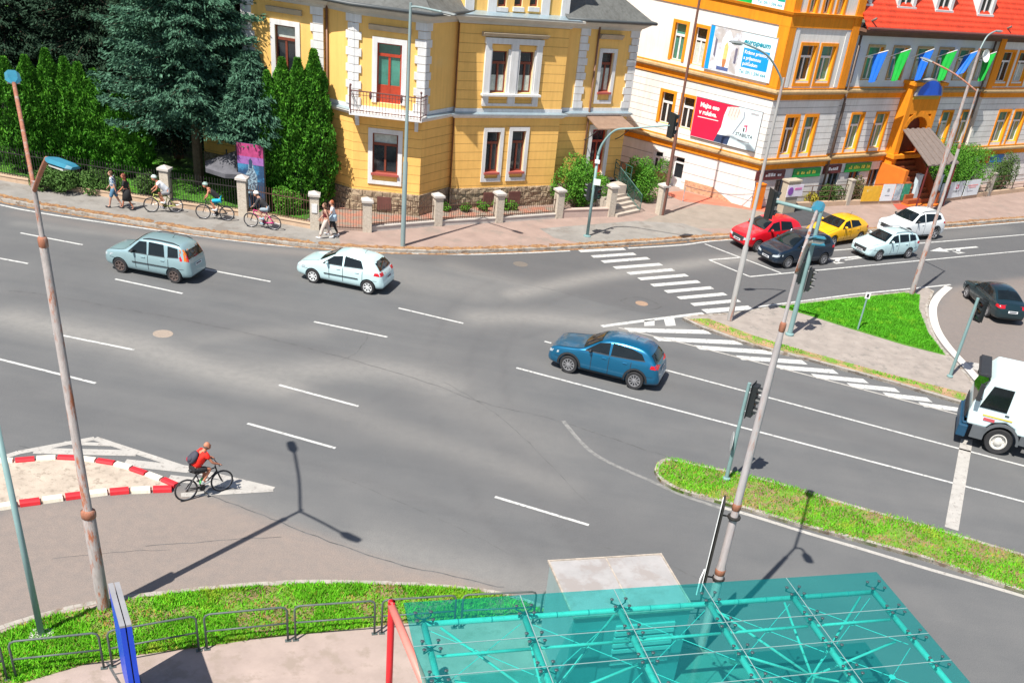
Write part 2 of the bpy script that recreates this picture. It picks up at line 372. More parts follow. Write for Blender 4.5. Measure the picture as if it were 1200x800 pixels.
# strip of dry litter against the kerb and inside it
def ribbon_noise(name, pts, w0, z, mat, seed, cover=.8):
    r = random.Random(seed); P = smoothpts(pts, 6); mb = MB()
    for a, b_ in zip(P[:-1], P[1:]):
        d = (b_-a); L0 = d.length
        if L0 < 1e-3: continue
        d.normalize(); n = V(-d.y, d.x, 0); s = 0
        while s < L0:
            l = r.uniform(.15, .5)
            if r.random() < cover:
                c0 = a+d*s; wa = w0*r.uniform(.35, 1); off = r.uniform(-.12, .12)*w0
                pts_ = []
                for k in range(7):
                    an = 2*math.pi*k/7; rr_ = r.uniform(.75, 1.15)
                    pts_.append(c0+d*(math.cos(an)*l*.6*rr_)+n*(off+math.sin(an)*wa*.5*rr_))
                mb.poly([(p.x, p.y, z+r.uniform(0, .003)) for p in pts_])
            s += l*.6
    return struct(name, mb, mat, kind='stuff', fix=False)
ribbon_noise('dry_litter', [p+V(0, .38, 0) for p in CURB], .6, KZ+.008, m_debris, 3, .9)
ribbon_noise('gutter_litter', [p+V(0, -.12, 0) for p in CURB], .24, .006, m_debris, 4, .9)
# patches and ramps on the sidewalk
mb = MB(); mb.sheet(GP([(632, 268), (745, 259), (800, 262), (835, 273), (835, 278), (690, 287), (650, 279)], KZ), KZ+.008)
struct('sidewalk_patch', mb, m_side_grey)
mb = MB(); mb.sheet(GP([(905, 243), (935, 236), (975, 252), (985, 262), (930, 266), (905, 258)], KZ), KZ+.009)
struct('driveway_dark', mb, M('dark_asphalt', (.06, .062, .068), .9, .2, 2))
mb = MB(); mb.sheet(GP([(776, 226), (800, 224), (850, 236), (905, 243), (905, 250), (860, 243), (800, 236)], KZ), KZ+.012)
struct('red_path', mb, m_redpath)
mb = MB(); mb.sheet(GP([(1045, 238), (1075, 236), (1085, 243), (1052, 246)], KZ), KZ+.012)
struct('red_threshold', mb, M('red_carpet', (.42, .08, .05), .9, .1, 2))
mb = MB(); mb.sheet(GP([(735, 266), (772, 252), (830, 238), (905, 246), (905, 262), (850, 268)], KZ), KZ+.006)
struct('driveway_grey', mb, M('driveway_concrete', (.27, .23, .19), .9, .15, 1.2))

# lawn and gardens behind the fence
mb = MB(); mb.sheet([(-70, 49.5), (-26.3, 49.1), (-22.9, 49.4), (-19.2, 49.7), (-16.5, 49.9), (-15.0, 60), (-15, 110), (-70, 110)], KZ+.012)
lawn = struct('lawn', mb, M('lawn_green', (.055, .17, .012), .9, .35, .8, bump=.4, col2=(.03, .08, .01), thr=.55, sscale=1.5))
mb = MB(); mb.sheet([(-15.7, 49.9), (-13.4, 50.6), (-10.5, 53.2), (-7.6, 55.2), (-4.7, 57.7), (-5, 59.5), (-10, 56.5), (-11, 55), (-15, 53.4), (-16.5, 53.4)], KZ+.014)
struct('garden_bed', mb, M('brick_red_gravel', (.36, .16, .11), .95, .25, 6, col2=(.24, .2, .16), thr=.5, sscale=1.2))

# ---- kerb islands
def island(name, poly, top, kerbm=m_kerb, kw=.14, h=KZ):
    P = [Vector((p[0], p[1])) for p in poly]
    mb = MB(); mb.prism(P, -.02, h-.012); o1 = struct(name, mb, top)
    mb = MB(); n = len(P); A = sum(P[i].x*P[(i+1) % n].y-P[(i+1) % n].x*P[i].y for i in range(n)); sg = 1 if A > 0 else -1
    for i in range(n):
        a, b_ = P[i], P[(i+1) % n]; L0 = (b_-a).length
        if L0 < .05: continue
        d = (b_-a).normalized(); nn = Vector((-d.y, d.x))*sg; k = max(1, round(L0/.9))
        for j in range(k):
            p = a.lerp(b_, (j+.5)/k)+nn*kw/2; mb.box((p.x, p.y, h/2-.01+random.uniform(-.004, .006)), (L0/k-.015, kw, h+.02), rz=math.atan2(d.y, d.x))
    struct(name+'_kerb', mb, kerbm)
    return o1
MED = smoothpts(GP([(767, 550), (770, 542), (779, 537), (795, 538), (830, 546), (899, 561), (1000, 591), (1090, 616), (1178, 642), (1330, 688), (1700, 798)], KZ), 3)+smoothpts(GP([(1700, 855), (1330, 735), (1178, 685), (1090, 655), (1000, 630), (942, 615), (881, 597), (820, 580), (795, 573), (775, 562), (767, 550)], KZ), 3)[:-1]
island('median_island', MED, m_soil)
TRI = GP([(800, 372), (812, 369), (860, 366), (909, 358), (990, 348), (1060, 341), (1087, 337), (1095, 341)], KZ)+smoothpts(GP([(1087, 360), (1090, 378), (1101, 402), (1122, 425), (1138, 443), (1146, 456)], KZ), 3)+GP([(1136, 472), (1127, 471), (1042, 446), (947, 420), (883, 404), (820, 382)], KZ)
island('traffic_island', TRI, m_pave)
mb = MB(); mb.prism([p.to_2d() for p in GP([(912, 359), (990, 350), (1060, 343), (1078, 345), (1077, 362), (1088, 390), (1108, 416), (1060, 404), (997, 385), (950, 370)], KZ)], KZ-.05, KZ+.01)
struct('island_turf', mb, M('turf_green', (.07, .21, .012), .9, .3, 1.5, bump=.4, col2=(.12, .2, .03), thr=.6, sscale=3))
mb = MB(); mb.prism([p.to_2d() for p in GP([(806, 374), (830, 373), (883, 393), (947, 412), (1042, 438), (1133, 461), (1130, 469), (1042, 444), (947, 418), (883, 402), (825, 381)], KZ)], KZ-.05, KZ+.006)
struct('island_verge', mb, M('dirt_verge', (.38, .23, .13), .95, .3, 2, bump=.4, bscale=15, col2=(.16, .24, .04), thr=.52, sscale=1.6))
# white-edged kerb of the turning lane
mb = MB(); strip(mb, smoothpts(GP([(1112, 336), (1099, 348), (1093, 362), (1097, 384), (1111, 406), (1133, 430), (1150, 450)]), 5), .42, .012)
struct('pale_kerb_edge', mb, M('bright_kerb', (.62, .58, .53), .8, .1, 3))

# ---- south side
S_EDGE = smoothpts(GP([(-120, 790), (-40, 748), (45, 719), (100, 706), (165, 695), (240, 687), (300, 682), (360, 679), (420, 680), (500, 683), (560, 689), (600, 696), (660, 716), (760, 740), (900, 790), (1000, 850)], KZ), 4)
mb = MB(); mb.prism([p.to_2d() for p in S_EDGE]+[(12, 2), (-30, 2), (-30, 14)], -.02, KZ)
struct('sidewalk_south', mb, M('south_paving', (.36, .285, .25), .92, .13, 1.2, bump=.2, bscale=70, col2=(.30, .24, .2), thr=.57, sscale=1.6))
mb = MB()
for a, b_ in zip(S_EDGE[:-1], S_EDGE[1:]):
    d = (b_-a).to_2d().normalized(); n = V(d.y, -d.x); L0 = (b_-a).length; k = max(1, round(L0/.5))
    for j in range(k):
        p = a.lerp(b_, (j+.5)/k); mb.box((p.x+n.x*.08, p.y+n.y*.08, .055+random.uniform(-.01, .01)), (L0/k-.02, .16, .15), rz=math.atan2(d.y, d.x)+random.uniform(-.02, .02))
struct('kerb_south', mb, m_kerb)
VERGE = [G(x, y, KZ) for x, y in [(-90, 785), (22, 733), (60, 722), (110, 712), (165, 700), (240, 692), (300, 687), (360, 684), (420, 684), (500, 687), (560, 692), (605, 700), (640, 716), (600, 720), (536, 727), (460, 731), (420, 736), (300, 748), (250, 756), (162, 767), (100, 778), (22, 801), (-60, 830)]]
mb = MB(); mb.prism([p.to_2d() for p in VERGE], KZ-.05, KZ+.012)
struct('verge_soil', mb, m_soil)
mb = MB()
strip(mb, GP([(125, 775), (140, 800), (160, 860)], KZ), .06, KZ+.004); strip(mb, GP([(132, 790), (160, 785), (185, 860)], KZ), .05, KZ+.005)
struct('paving_joint', mb, m_crack)

# ---- markings
mb = MB(); Z = .005
ZC_ = [.005]
def mk(a, b_, wd=.125, z=None):
    ZC_[0] += .00025; strip(mb, GP([a, b_]), wd, ZC_[0] if z is None else z)
for a, b_ in [((-60, 258), (-10, 267)), ((24, 273), (97, 287)), ((238, 315), (317, 330)), ((135, 327), (214, 344)), ((-10, 301), (33, 309)), ((63, 391), (157, 410)), ((-40, 411), (112, 449)), ((368, 377), (454, 395)),
              ((327, 451), (420, 476)), ((467, 361), (543, 379)), ((290, 496), (393, 525)), ((580, 582), (690, 615)), ((605, 431), (1178, 582)), ((1178, 582), (1330, 622)), ((638, 400), (646, 402)), ((778, 433), (1178, 540)), ((1178, 540), (1330, 580)),
              ((878.6, 324.3), (1178, 296)), ((1178, 296), (1400, 276)), ((960, 295), (1178, 277)), ((1178, 277), (1400, 258))]: mk(a, b_)
for a, b_ in [((831, 304.7), (878.6, 324.3)), ((831, 304.7), (866, 302)), ((826, 286), (915, 320)), ((990, 305), (1025, 300))]: mk(a, b_, .14)
strip(mb, smoothpts(GP([(-60, 224), (22, 245), (150, 265), (300, 285), (400, 293), (520, 298), (600, 297), (668, 294)]), 4), .14, Z)
strip(mb, smoothpts(GP([(736, 291), (800, 287), (854, 281), (1014, 273.5), (1104, 268), (1178, 262), (1400, 243)]), 4), .14, Z)
# arrows on the waiting lanes
def arrow(p, d_, s=1.):
    p = Vector((p[0], p[1])); d = Vector((d_[0], d_[1])).normalized(); n = Vector((-d.y, d.x))
    def q_(a, c_): v_ = p+d*a*s+n*c_*s; return (v_.x, v_.y, Z)
    mb.poly([q_(-1.6, -.09), q_(.9, -.09), q_(.9, .09), q_(-1.6, .09)]); mb.poly([q_(.9, -.32), q_(2.0, 0), q_(.9, .32)])
    mb.poly([q_(-.2, .09), q_(.35, .5), q_(.5, .42), q_(.15, .09)]); mb.poly([q_(.62, .62), q_(.0, .58), q_(.62, .2)])
ld = (G(900, 322)-G(1178, 296)); arrow(G(1121, 291.5), ld, 1.25); arrow(G(980, 303), ld, 1.2)
# crosswalk (each bar follows the direction of the lanes)
for a, b_ in [((694, 301), (744, 297.5)), ((706, 307), (760, 302.7)), ((720, 314), (775, 309.8)), ((736, 320.8), (789, 316)), ((749, 327.2), (805, 322.5)), ((764, 334.6), (819, 330)), ((780, 342), (834.6, 337.2)), ((795, 349.5), (850, 344.5)), ((811, 357.2), (866, 352.2))]:
    mk(a, b_, .36)
strip(mb, GP([(679, 294.4), (732, 291.6)]), .34, Z); strip(mb, GP([(825, 364.8), (880, 360.2)]), .48, Z)
strip(mb, GP([(705, 382.4), (760, 375), (824, 367)]), .24, Z); strip(mb, GP([(888, 359.4), (1000, 345), (1090, 336), (1114, 333.5)]), .14, Z)
for a, b_, c_, d_ in [((755, 375.8), (767, 374.6), (767, 381.5), (755, 382)), ((778, 374), (790, 373), (792, 381.5), (780, 382))]:
    mb.poly([tuple(G(*p, 0)+V(0, 0, Z)) for p in (d_, c_, b_, a)])
# diagonal hatching beside the traffic island
for a, b_, h in [((738, 387.5), (831, 389), 4.8), ((772, 398), (868, 401.5), 5), ((820, 408), (905, 413), 5.2), ((869, 420), (943.5, 424.5), 5.2), ((915, 431), (980, 435.5), 5.3), ((957, 441.5), (1015.4, 446.5), 5.4), ((999, 452.3), (1052, 457), 5.5), ((1041, 463.3), (1090, 468.5), 5.6), ((1083, 474.8), (1127, 480.3), 5.7)]:
    mb.poly([tuple(G(x, y, 0)+V(0, 0, Z)) for x, y in ((a[0], a[1]+h/2-1), (b_[0]+3, b_[1]+h/2), (b_[0]-4, b_[1]-h/2), (a[0]-7, a[1]-h/2-1))])
struct('road_markings', mb, m_white, fix=False)
mb = MB(); ZC_[0] = .007
mk((725, 384), (800, 402), .11); mk((800, 402), (960, 443), .11); mk((960, 443), (1140, 490), .11)
fm = MB(); strip(fm, smoothpts(GP([(660, 493), (668, 503), (680, 517), (697, 532), (725, 547), (760, 562), (800, 580), (850, 597)]), 4), .16, Z-.0006); struct('faint_road_marking', fm, M('faint_road_paint', (.235, .23, .22), .8, .12, 3, col2=(.17, .17, .165), thr=.5, sscale=5), fix=False)
strip(mb, smoothpts(GP([(845, 594), (881, 604), (942, 623), (1000, 640), (1090, 667), (1178, 692), (1330, 738)]), 4), .17, Z)
mb.poly([tuple(G(x, y, 0)+V(0, 0, .009)) for x, y in ((1107, 617), (1123, 622), (1140, 515), (1126, 514))])
mb.poly([tuple(G(x, y, 0)+V(0, 0, .009)) for x, y in ((1128, 428), (1150, 436), (1160, 428), (1136, 424))])
# worn hatching round the little paved island
for a, b_, wd in [((-60, 556), (22, 530), .22), ((22, 530), (111, 513.5), .22), ((111, 513.5), (222, 550), .24), ((222, 550), (320, 573.5), .3), ((320, 573.5), (212, 580), .24), ((40, 528), (160, 531), .36), ((146, 542), (222, 550), .42), ((198, 560), (300, 571), .36), ((75, 519), (130, 521), .2), ((-60, 600), (22, 594), .1)]: mk(a, b_, wd)
struct('worn_road_markings', mb, m_white_worn, fix=False)
# cracks and seams
mb = MB()
for pts, wd in [([(10, 341), (60, 346), (145, 362), (210, 374), (280, 388), (350, 405), (420, 424), (500, 448), (567, 472), (640, 489), (700, 508), (760, 528), (800, 540)], .035), ([(431, 389), (428, 400), (415, 415), (400, 422)], .03), ([(520, 448), (560, 470), (600, 500), (640, 540), (690, 590)], .02),
                ([(240, 579), (300, 600), (360, 624), (445, 655), (520, 672), (590, 688)], .05), ([(22, 523), (50, 528), (75, 536)], .03), ([(640, 338), (735, 362), (790, 371)], .02), ([(478, 303), (640, 338)], .015),
                ([(400, 560), (520, 610), (600, 650)], .015), ([(700, 640), (780, 660), (840, 690)], .02), ([(170, 640), (240, 634), (330, 628)], .03), ([(60, 655), (120, 648), (200, 643)], .02),
                ([(727, 352), (748, 348), (775, 359), (752, 363), (727, 352)], .06), ([(410, 290), (440, 297), (560, 322)], .015)]:
    r = random.Random(5); P = [p+V(r.uniform(-.03, .03), r.uniform(-.04, .04), 0) for p in smoothpts(GP(pts), 6)]
    strip(mb, P, wd*.8, .0035)
struct('road_seam', mb, m_crack, fix=False)
# manhole covers
def manhole(px, py, r_, mat, lab):
    p = G(px, py); mb = MB(); mb.lathe([(r_, -.02), (r_, .004), (r_-.05, .008), (r_-.06, .005), (.01, .006)], c=(p.x, p.y, 0), n=28)
    o = mb.build('manhole_cover', mat, loc=(p.x, p.y, 0)); tag(o, lab, 'manhole cover')
manhole(191, 391, .36, M('dusty_iron', (.32, .26, .21), .8, .15, 10, col2=(.12, .1, .09), thr=.62, sscale=14), 'dusty round manhole cover in the road below the silver blue car')
manhole(610, 309.5, .36, M('worn_iron', (.16, .14, .12), .7, .2, 10), 'dark oval manhole cover near the kerb before the yellow house')
manhole(752, 355.5, .3, M('rusty_iron', (.33, .22, .15), .8, .2, 10, col2=(.12, .1, .09), thr=.62, sscale=14), 'brownish round manhole cover inside a square patch by the crosswalk')

# grass blades on the green areas
def blades(name, poly, z, n, h, mat, keep=None, seed=1):
    r = np.random.default_rng(seed); P = np.array([(p[0], p[1]) for p in poly]); lo, hi = P.min(0), P.max(0)
    pts = lo+(hi-lo)*r.random((n*3, 2)); c = np.zeros(len(pts), bool); k = len(P)
    for i in range(k):
        ax, ay = P[i]; bx, by = P[(i+1) % k]
        if ay == by: continue
        c ^= ((ay > pts[:, 1]) != (by > pts[:, 1])) & (pts[:, 0] < (bx-ax)*(pts[:, 1]-ay)/(by-ay)+ax)
    pts = pts[c]
    s = np.sin(pts[:, 0]*1.7+pts[:, 1]*.9)+np.sin(pts[:, 0]*.6-pts[:, 1]*2.1+1)+.8*np.sin(pts[:, 0]*3.7+2)*np.sin(pts[:, 1]*4.3)
    if keep is not None: pts = pts[(s > keep) | (r.random(len(pts)) < .22)]
    pts = pts[:n]; m_ = len(pts); a = r.random(m_)*2*np.pi; hh = h*(.4+r.random(m_)*.9); wd = .010+.018*r.random(m_); ln = r.normal(0, .5, (m_, 2))*hh[:, None]
    b0 = np.stack([pts[:, 0]-np.cos(a)*wd, pts[:, 1]-np.sin(a)*wd, np.full(m_, z)], 1); b1 = np.stack([pts[:, 0]+np.cos(a)*wd, pts[:, 1]+np.sin(a)*wd, np.full(m_, z)], 1)
    t_ = np.stack([pts[:, 0]+ln[:, 0], pts[:, 1]+ln[:, 1], z+hh], 1)
    vs = np.stack([b0, b1, t_], 1).reshape(-1, 3); o = raw(name, vs, np.arange(m_*3).reshape(-1, 3), mat); o['kind'] = 'stuff'
    return o
m_gb = M('grass_blade', (.12, .40, .012), .7, .35, 1.4, col2=(.30, .38, .03), thr=.6, sscale=.7, spec=.2)
m_gd = M('grass_dry', (.36, .25, .06), .8, .3, 2, col2=(.2, .27, .03), thr=.5, sscale=1.6, spec=.2)
m_gl = M('grass_lush', (.085, .35, .012), .7, .3, 1.6, col2=(.20, .46, .02), thr=.6, sscale=1.3, spec=.2)
blades('grass_verge', VERGE, KZ+.01, 60000, .10, m_gb, -.4, 2); blades('grass_verge_dry', VERGE, KZ+.01, 14000, .06, m_gd, None, 3)
blades('grass_median', MED, KZ-.02, 40000, .11, m_gb, -.1, 4); blades('grass_median_dry', MED, KZ-.02, 18000, .07, m_gd, None, 5)
blades('grass_island', GP([(914, 360), (990, 351), (1060, 344), (1077, 346), (1076, 362), (1087, 390), (1106, 415), (1060, 403), (997, 384), (950, 369)], KZ), KZ+.005, 40000, .10, m_gl, None, 6)
blades('grass_island_verge', GP([(808, 374), (830, 374), (883, 394), (947, 413), (1042, 439), (1131, 462), (1129, 467), (1042, 443), (947, 417), (883, 401), (825, 380)], KZ), KZ+.003, 9000, .08, m_gb, .9, 7)
blades('grass_lawn', [(-40, 49.8), (-26.3, 49.3), (-19.2, 49.9), (-16.6, 50.1), (-17, 53.0), (-40, 60)], KZ+.01, 16000, .07, m_gl, None, 8)
# ============================================================= BUILDINGS
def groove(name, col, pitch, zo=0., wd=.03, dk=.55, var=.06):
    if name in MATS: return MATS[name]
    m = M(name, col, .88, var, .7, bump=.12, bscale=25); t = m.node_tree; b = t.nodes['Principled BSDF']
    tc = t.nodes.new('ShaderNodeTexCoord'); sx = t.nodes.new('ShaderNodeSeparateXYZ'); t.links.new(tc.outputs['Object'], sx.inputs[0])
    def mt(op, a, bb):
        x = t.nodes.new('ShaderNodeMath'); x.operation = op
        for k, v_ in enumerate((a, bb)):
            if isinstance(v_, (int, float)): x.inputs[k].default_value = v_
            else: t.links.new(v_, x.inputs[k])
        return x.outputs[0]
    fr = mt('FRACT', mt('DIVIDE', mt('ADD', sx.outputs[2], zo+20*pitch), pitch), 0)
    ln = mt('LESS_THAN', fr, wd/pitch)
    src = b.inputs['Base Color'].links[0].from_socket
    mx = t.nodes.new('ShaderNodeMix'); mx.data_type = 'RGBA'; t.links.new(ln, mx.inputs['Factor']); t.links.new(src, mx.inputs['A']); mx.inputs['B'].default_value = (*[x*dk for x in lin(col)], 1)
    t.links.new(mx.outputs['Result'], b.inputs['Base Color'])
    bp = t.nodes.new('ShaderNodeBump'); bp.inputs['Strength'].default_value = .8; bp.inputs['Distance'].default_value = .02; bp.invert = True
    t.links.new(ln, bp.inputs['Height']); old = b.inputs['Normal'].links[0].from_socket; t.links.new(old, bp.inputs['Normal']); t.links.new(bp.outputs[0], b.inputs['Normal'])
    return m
class FC:
    def __init__(s, O, ang): s.O = Vector((O[0], O[1], 0)); a = R_(ang); s.u = V(math.cos(a), math.sin(a), 0); s.n = V(math.sin(a), -math.cos(a), 0); s.ang = a
    def P(s, S, z, d=0.): return s.O+s.u*S+s.n*d+V(0, 0, z)
    def px(s, x, y, d=0.):
        r = ray(x, y); o = s.O+s.n*d-V(0, 0, CAM_H); t = o.dot(s.n)/r.dot(s.n); p = r*t+V(0, 0, CAM_H)
        return (p-s.O).dot(s.u), p.z
    def rect(s, TL, TR, BL, d=0.):
        a = s.px(*TL, d); b = s.px(*TR, d); c = s.px(*BL, d)
        return ((a[0]+c[0])/2, (a[0]+c[0])/2+b[0]-a[0], c[1], (a[1]+b[1])/2)
    def box(s, mb, s0, s1, z0, z1, d0, d1):
        a, b = sorted((s0, s1)); e = s.P((a+b)/2, (z0+z1)/2, (d0+d1)/2); return mb.box(e, (b-a, abs(d1-d0), z1-z0), rz=s.ang)
    def quad(s, mb, s0, s1, z0, z1, d): return mb.poly([s.P(s0, z0, d), s.P(s1, z0, d), s.P(s1, z1, d), s.P(s0, z1, d)])
def wallmesh(mb, F, s0, s1, z0, z1, ops, d=0., dep=.22, cap=None):
    ops = [o for o in ops if o[0] < s1-.02 and o[1] > s0+.02 and o[2] < z1 and o[3] > z0]
    S = sorted({s0, s1, *[min(max(v, s0), s1) for o in ops for v in o[:2]]}); Z = sorted({z0, z1, *[min(max(v, z0), z1) for o in ops for v in o[2:]]})
    for a, b in zip(S[:-1], S[1:]):
        for c, e in zip(Z[:-1], Z[1:]):
            ms, mz = (a+b)/2, (c+e)/2
            if any(o[0] < ms < o[1] and o[2] < mz < o[3] for o in ops): continue
            mb.cm = 0; F.quad(mb, a, b, c, e, d)
    mb.cm = 1
    for a, b, c, e in ops:
        mb.poly([F.P(a, c, d), F.P(a, e, d), F.P(a, e, d-dep), F.P(a, c, d-dep)]); mb.poly([F.P(b, c, d), F.P(b, c, d-dep), F.P(b, e, d-dep), F.P(b, e, d)])
        mb.poly([F.P(a, e, d), F.P(b, e, d), F.P(b, e, d-dep), F.P(a, e, d-dep)]); mb.poly([F.P(a, c, d), F.P(a, c, d-dep), F.P(b, c, d-dep), F.P(b, c, d)])
    mb.cm = 0
def offset(path, o):
    "mitred offset of an open 2D path to its outer side (the side of FC.n: right of travel)"
    P = [Vector((p[0], p[1])) for p in path]; out = []
    for i, p in enumerate(P):
        ns = []
        for a, b in ((i-1, i), (i, i+1)):
            if 0 <= a and b < len(P): d = (P[b]-P[a]).normalized(); ns.append(Vector((d.y, -d.x)))
        n = (ns[0]+ns[-1]); n.normalize(); k = 1/max(.35, n.dot(ns[0])); out.append(p+n*o*k)
    return out
def ledge(mb, path, z0, z1, o, inner=-.1, o2=None):
    a = offset(path, inner); b = offset(path, o); c = offset(path, o if o2 is None else o2)   # o at the bottom, o2 at the top
    n = len(a)
    vs = [(p.x, p.y, z0) for p in a]+[(p.x, p.y, z0) for p in b]+[(p.x, p.y, z1) for p in c]+[(p.x, p.y, z1) for p in a]
    fs = []
    for i in range(n-1):
        for k in range(4):
            k2 = (k+1) % 4; fs.append((k*n+i, k*n+i+1, k2*n+i+1, k2*n+i))
    fs += [(0, n, 2*n, 3*n), (n-1, 2*n-1, 3*n-1, 4*n-1)]
    mb.add(vs, fs)
def glassm(name, col, rough=.08): return M(name, col, rough, .35, 1.2, spec=.8)
g_dark = glassm('window_glass_dark', (.02, .025, .03)); g_teal = glassm('window_glass_teal', (.06, .22, .17), .15); g_cur = M('net_curtain', (.5, .55, .5), .9, .2, 6)

# ---------------------------------------------------------------- yellow house
ym = M('yellow_plaster', (.92, .56, .165), .88, .05, .6, bump=.1, bscale=30, col2=(.87, .56, .20), thr=.62, sscale=.5)
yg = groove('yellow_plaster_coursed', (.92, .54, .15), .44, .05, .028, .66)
yr = M('yellow_reveal', (.80, .62, .35), .9, .05)
trimw = M('white_trim', (.74, .74, .74), .8, .05, 2); trimg = M('grey_stone_trim', (.42, .36, .27), .85, .12, 2)
flash = M('zinc_flashing', (.36, .46, .52), .4, .1, 2, metal=.5); brown = M('brown_window_wood', (.20, .045, .022), .55, .2, 4); reddoor = M('red_door_wood', (.42, .05, .02), .5, .15, 4)
slate = M('grey_roof_sheet', (.13, .135, .13), .75, .15, 1.5, bump=.2, col2=(.1, .105, .1), thr=.58, sscale=3); zincd = M('dark_gutter', (.07, .08, .085), .5, .1)
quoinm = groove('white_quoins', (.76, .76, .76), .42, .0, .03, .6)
stone = M('rubble_stone', (.40, .31, .21), .95, .25, 2.5, bump=1., bscale=5)
t = stone.node_tree; b = t.nodes['Principled BSDF']; vo = t.nodes.new('ShaderNodeTexVoronoi'); vo.feature = 'DISTANCE_TO_EDGE'; vo.inputs['Scale'].default_value = 2.6
tc = t.nodes.new('ShaderNodeTexCoord'); t.links.new(tc.outputs['Object'], vo.inputs['Vector']); cr = t.nodes.new('ShaderNodeValToRGB'); cr.color_ramp.elements[0].position = .0; cr.color_ramp.elements[0].color = (.5, .5, .5, 1); cr.color_ramp.elements[1].position = .05
t.links.new(vo.outputs['Distance'], cr.inputs[0]); src = b.inputs['Base Color'].links[0].from_socket; mx = t.nodes.new('ShaderNodeMix'); mx.data_type = 'RGBA'; mx.blend_type = 'MULTIPLY'; mx.inputs['Factor'].default_value = 1
t.links.new(src, mx.inputs['A']); t.links.new(cr.outputs[0], mx.inputs['B']); t.links.new(mx.outputs['Result'], b.inputs['Base Color'])
bp2 = t.nodes.new('ShaderNodeBump'); bp2.inputs['Strength'].default_value = 1; bp2.inputs['Distance'].default_value = .12; t.links.new(vo.outputs['Distance'], bp2.inputs['Height']); t.links.new(bp2.outputs[0], b.inputs['Normal'])

[weather(m_, .08) for m_ in (ym, yg)]; weather(trimw, .12); weather(slate, .25); weather(stone, .2)
C0 = Vector((-10.33, 56.0)); cC = 38.0; FCc = FC(C0, cC); C1 = FCc.P(6.45, 0).to_2d()
B0 = Vector((-14.88, 53.15)); FB = FC(B0, 12.0); B1 = FB.P(3.38, 0).to_2d()
A2a = Vector((-16.40, 53.75)); A1 = Vector((-16.45, 53.5)); A0 = Vector((-20.4, 53.35)); AL = Vector((-23.6, 55.5)); A0b = Vector((-20.5, 55.0))
FD = FC(FCc.P(6.3, 0, -.35).to_2d(), cC+2); D1 = FD.P(5.05, 0).to_2d()
FCr = C0+Vector((-.12, .35))          # back corner of the risalit's side
FA = FC(A0, math.degrees(math.atan2((A1-A0).y, (A1-A0).x)))
FAL = FC(AL, math.degrees(math.atan2((A0b-AL).y, (A0b-AL).x)))
FA2 = FC(A2a, math.degrees(math.atan2((B0-A2a).y, (B0-A2a).x)))
FR = FC(B1, math.degrees(math.atan2((FCr-B1).y, (FCr-B1).x)))
DE = D1+(D1-FD.O.to_2d()).normalized().orthogonal()*12 if False else Vector((D1.x-7.2, D1.y+8.2))
FE = FC(D1, math.degrees(math.atan2((DE-D1).y, (DE-D1).x)))
YP = [AL, A0b, A0, A1, A2a, B0, B1, FCr, C0, C1, FD.O.to_2d(), D1, DE]
yh = root('yellow_house', (B0.x, B0.y, 0), 'two-storey yellow house with white quoins, brown windows and a small iron balcony', 'house')
ZB, ZC, ZP = 4.95, 9.25, 1.18
# windows (s0, s1, z0, z1)
wC = [FCc.rect((576, 60), (595, 60), (574, 109)), FCc.rect((609, 61), (626, 61), (606, 109))]
wCl = [FCc.rect((570, 155), (586, 154), (568, 202)), FCc.rect((600, 154), (616, 153), (597, 201))]
wD = [FD.rect((706, 62), (720, 62), (700, 108))]; dD = FD.rect((694, 152), (711, 151), (688, 208))
wB = FB.rect((442.5, 50), (471.5, 53), (441, 120)); wBl = FB.rect((437, 155), (467, 159), (436, 202)); wA = FA.rect((324, 29), (348, 32), (322, 85))
dD = (dD[0], dD[1], max(1.35, dD[2]), dD[3])
def spans(F, a, b, ops, up):
    mb = MB(); L_ = (Vector(b)-Vector(a)).length
    wallmesh(mb, F, 0, L_, (ZB if up else 0), (ZC if up else ZB), ops); return mb
for nm, F, a, b, ops, up in [('upper_wall', FAL, AL, A0b, [], 1), ('upper_wall', FA, A0, A1, [wA], 1), ('upper_wall', FA2, A2a, B0, [], 1), ('upper_wall', FB, B0, B1, [wB], 1), ('upper_wall', FR, B1, FCr, [], 1), ('upper_wall', FD, FD.O.to_2d(), D1, wD, 1), ('upper_wall', FE, D1, DE, [], 1)]:
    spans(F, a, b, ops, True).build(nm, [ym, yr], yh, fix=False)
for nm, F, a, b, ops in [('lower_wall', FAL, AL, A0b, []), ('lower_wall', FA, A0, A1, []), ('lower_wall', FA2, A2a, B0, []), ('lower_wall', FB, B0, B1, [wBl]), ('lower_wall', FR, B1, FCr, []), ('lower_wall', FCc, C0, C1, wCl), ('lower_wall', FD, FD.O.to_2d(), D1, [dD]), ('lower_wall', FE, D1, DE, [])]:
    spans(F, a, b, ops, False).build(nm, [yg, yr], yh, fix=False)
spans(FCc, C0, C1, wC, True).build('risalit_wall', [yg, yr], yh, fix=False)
for a, b in ((FCr, C0), (C1, FD.O.to_2d()), (A1, A2a), (A0b, A0)):
    mb = MB(); mb.poly([(a.x, a.y, 0), (b.x, b.y, 0), (b.x, b.y, ZC), (a.x, a.y, ZC)]); mb.build('return_wall', yg, yh, fix=False)
# plinth: real irregular stones over a base
mb = MB(); ledge(mb, YP, 0, ZP, .06, -.05); mb.build('stone_plinth', stone, yh)
mb = MB(); r = random.Random(2)
for F, s0, s1 in ((FB, -.05, 3.4), (FA2, 0, 1.5), (FCc, 0, 6.45), (FD, .2, 2.2), (FA, .3, 4)):
    for row in range(4):
        z = .02+row*.29; s = s0
        while s < s1:
            l = r.uniform(.25, .55); e = min(s+l, s1)
            if e-s > .12: F.box(mb, s+.015, e-.015, z+.01, z+.27, .04, r.uniform(.09, .17))
            s = e
mb.build('plinth_stones', stone, yh)
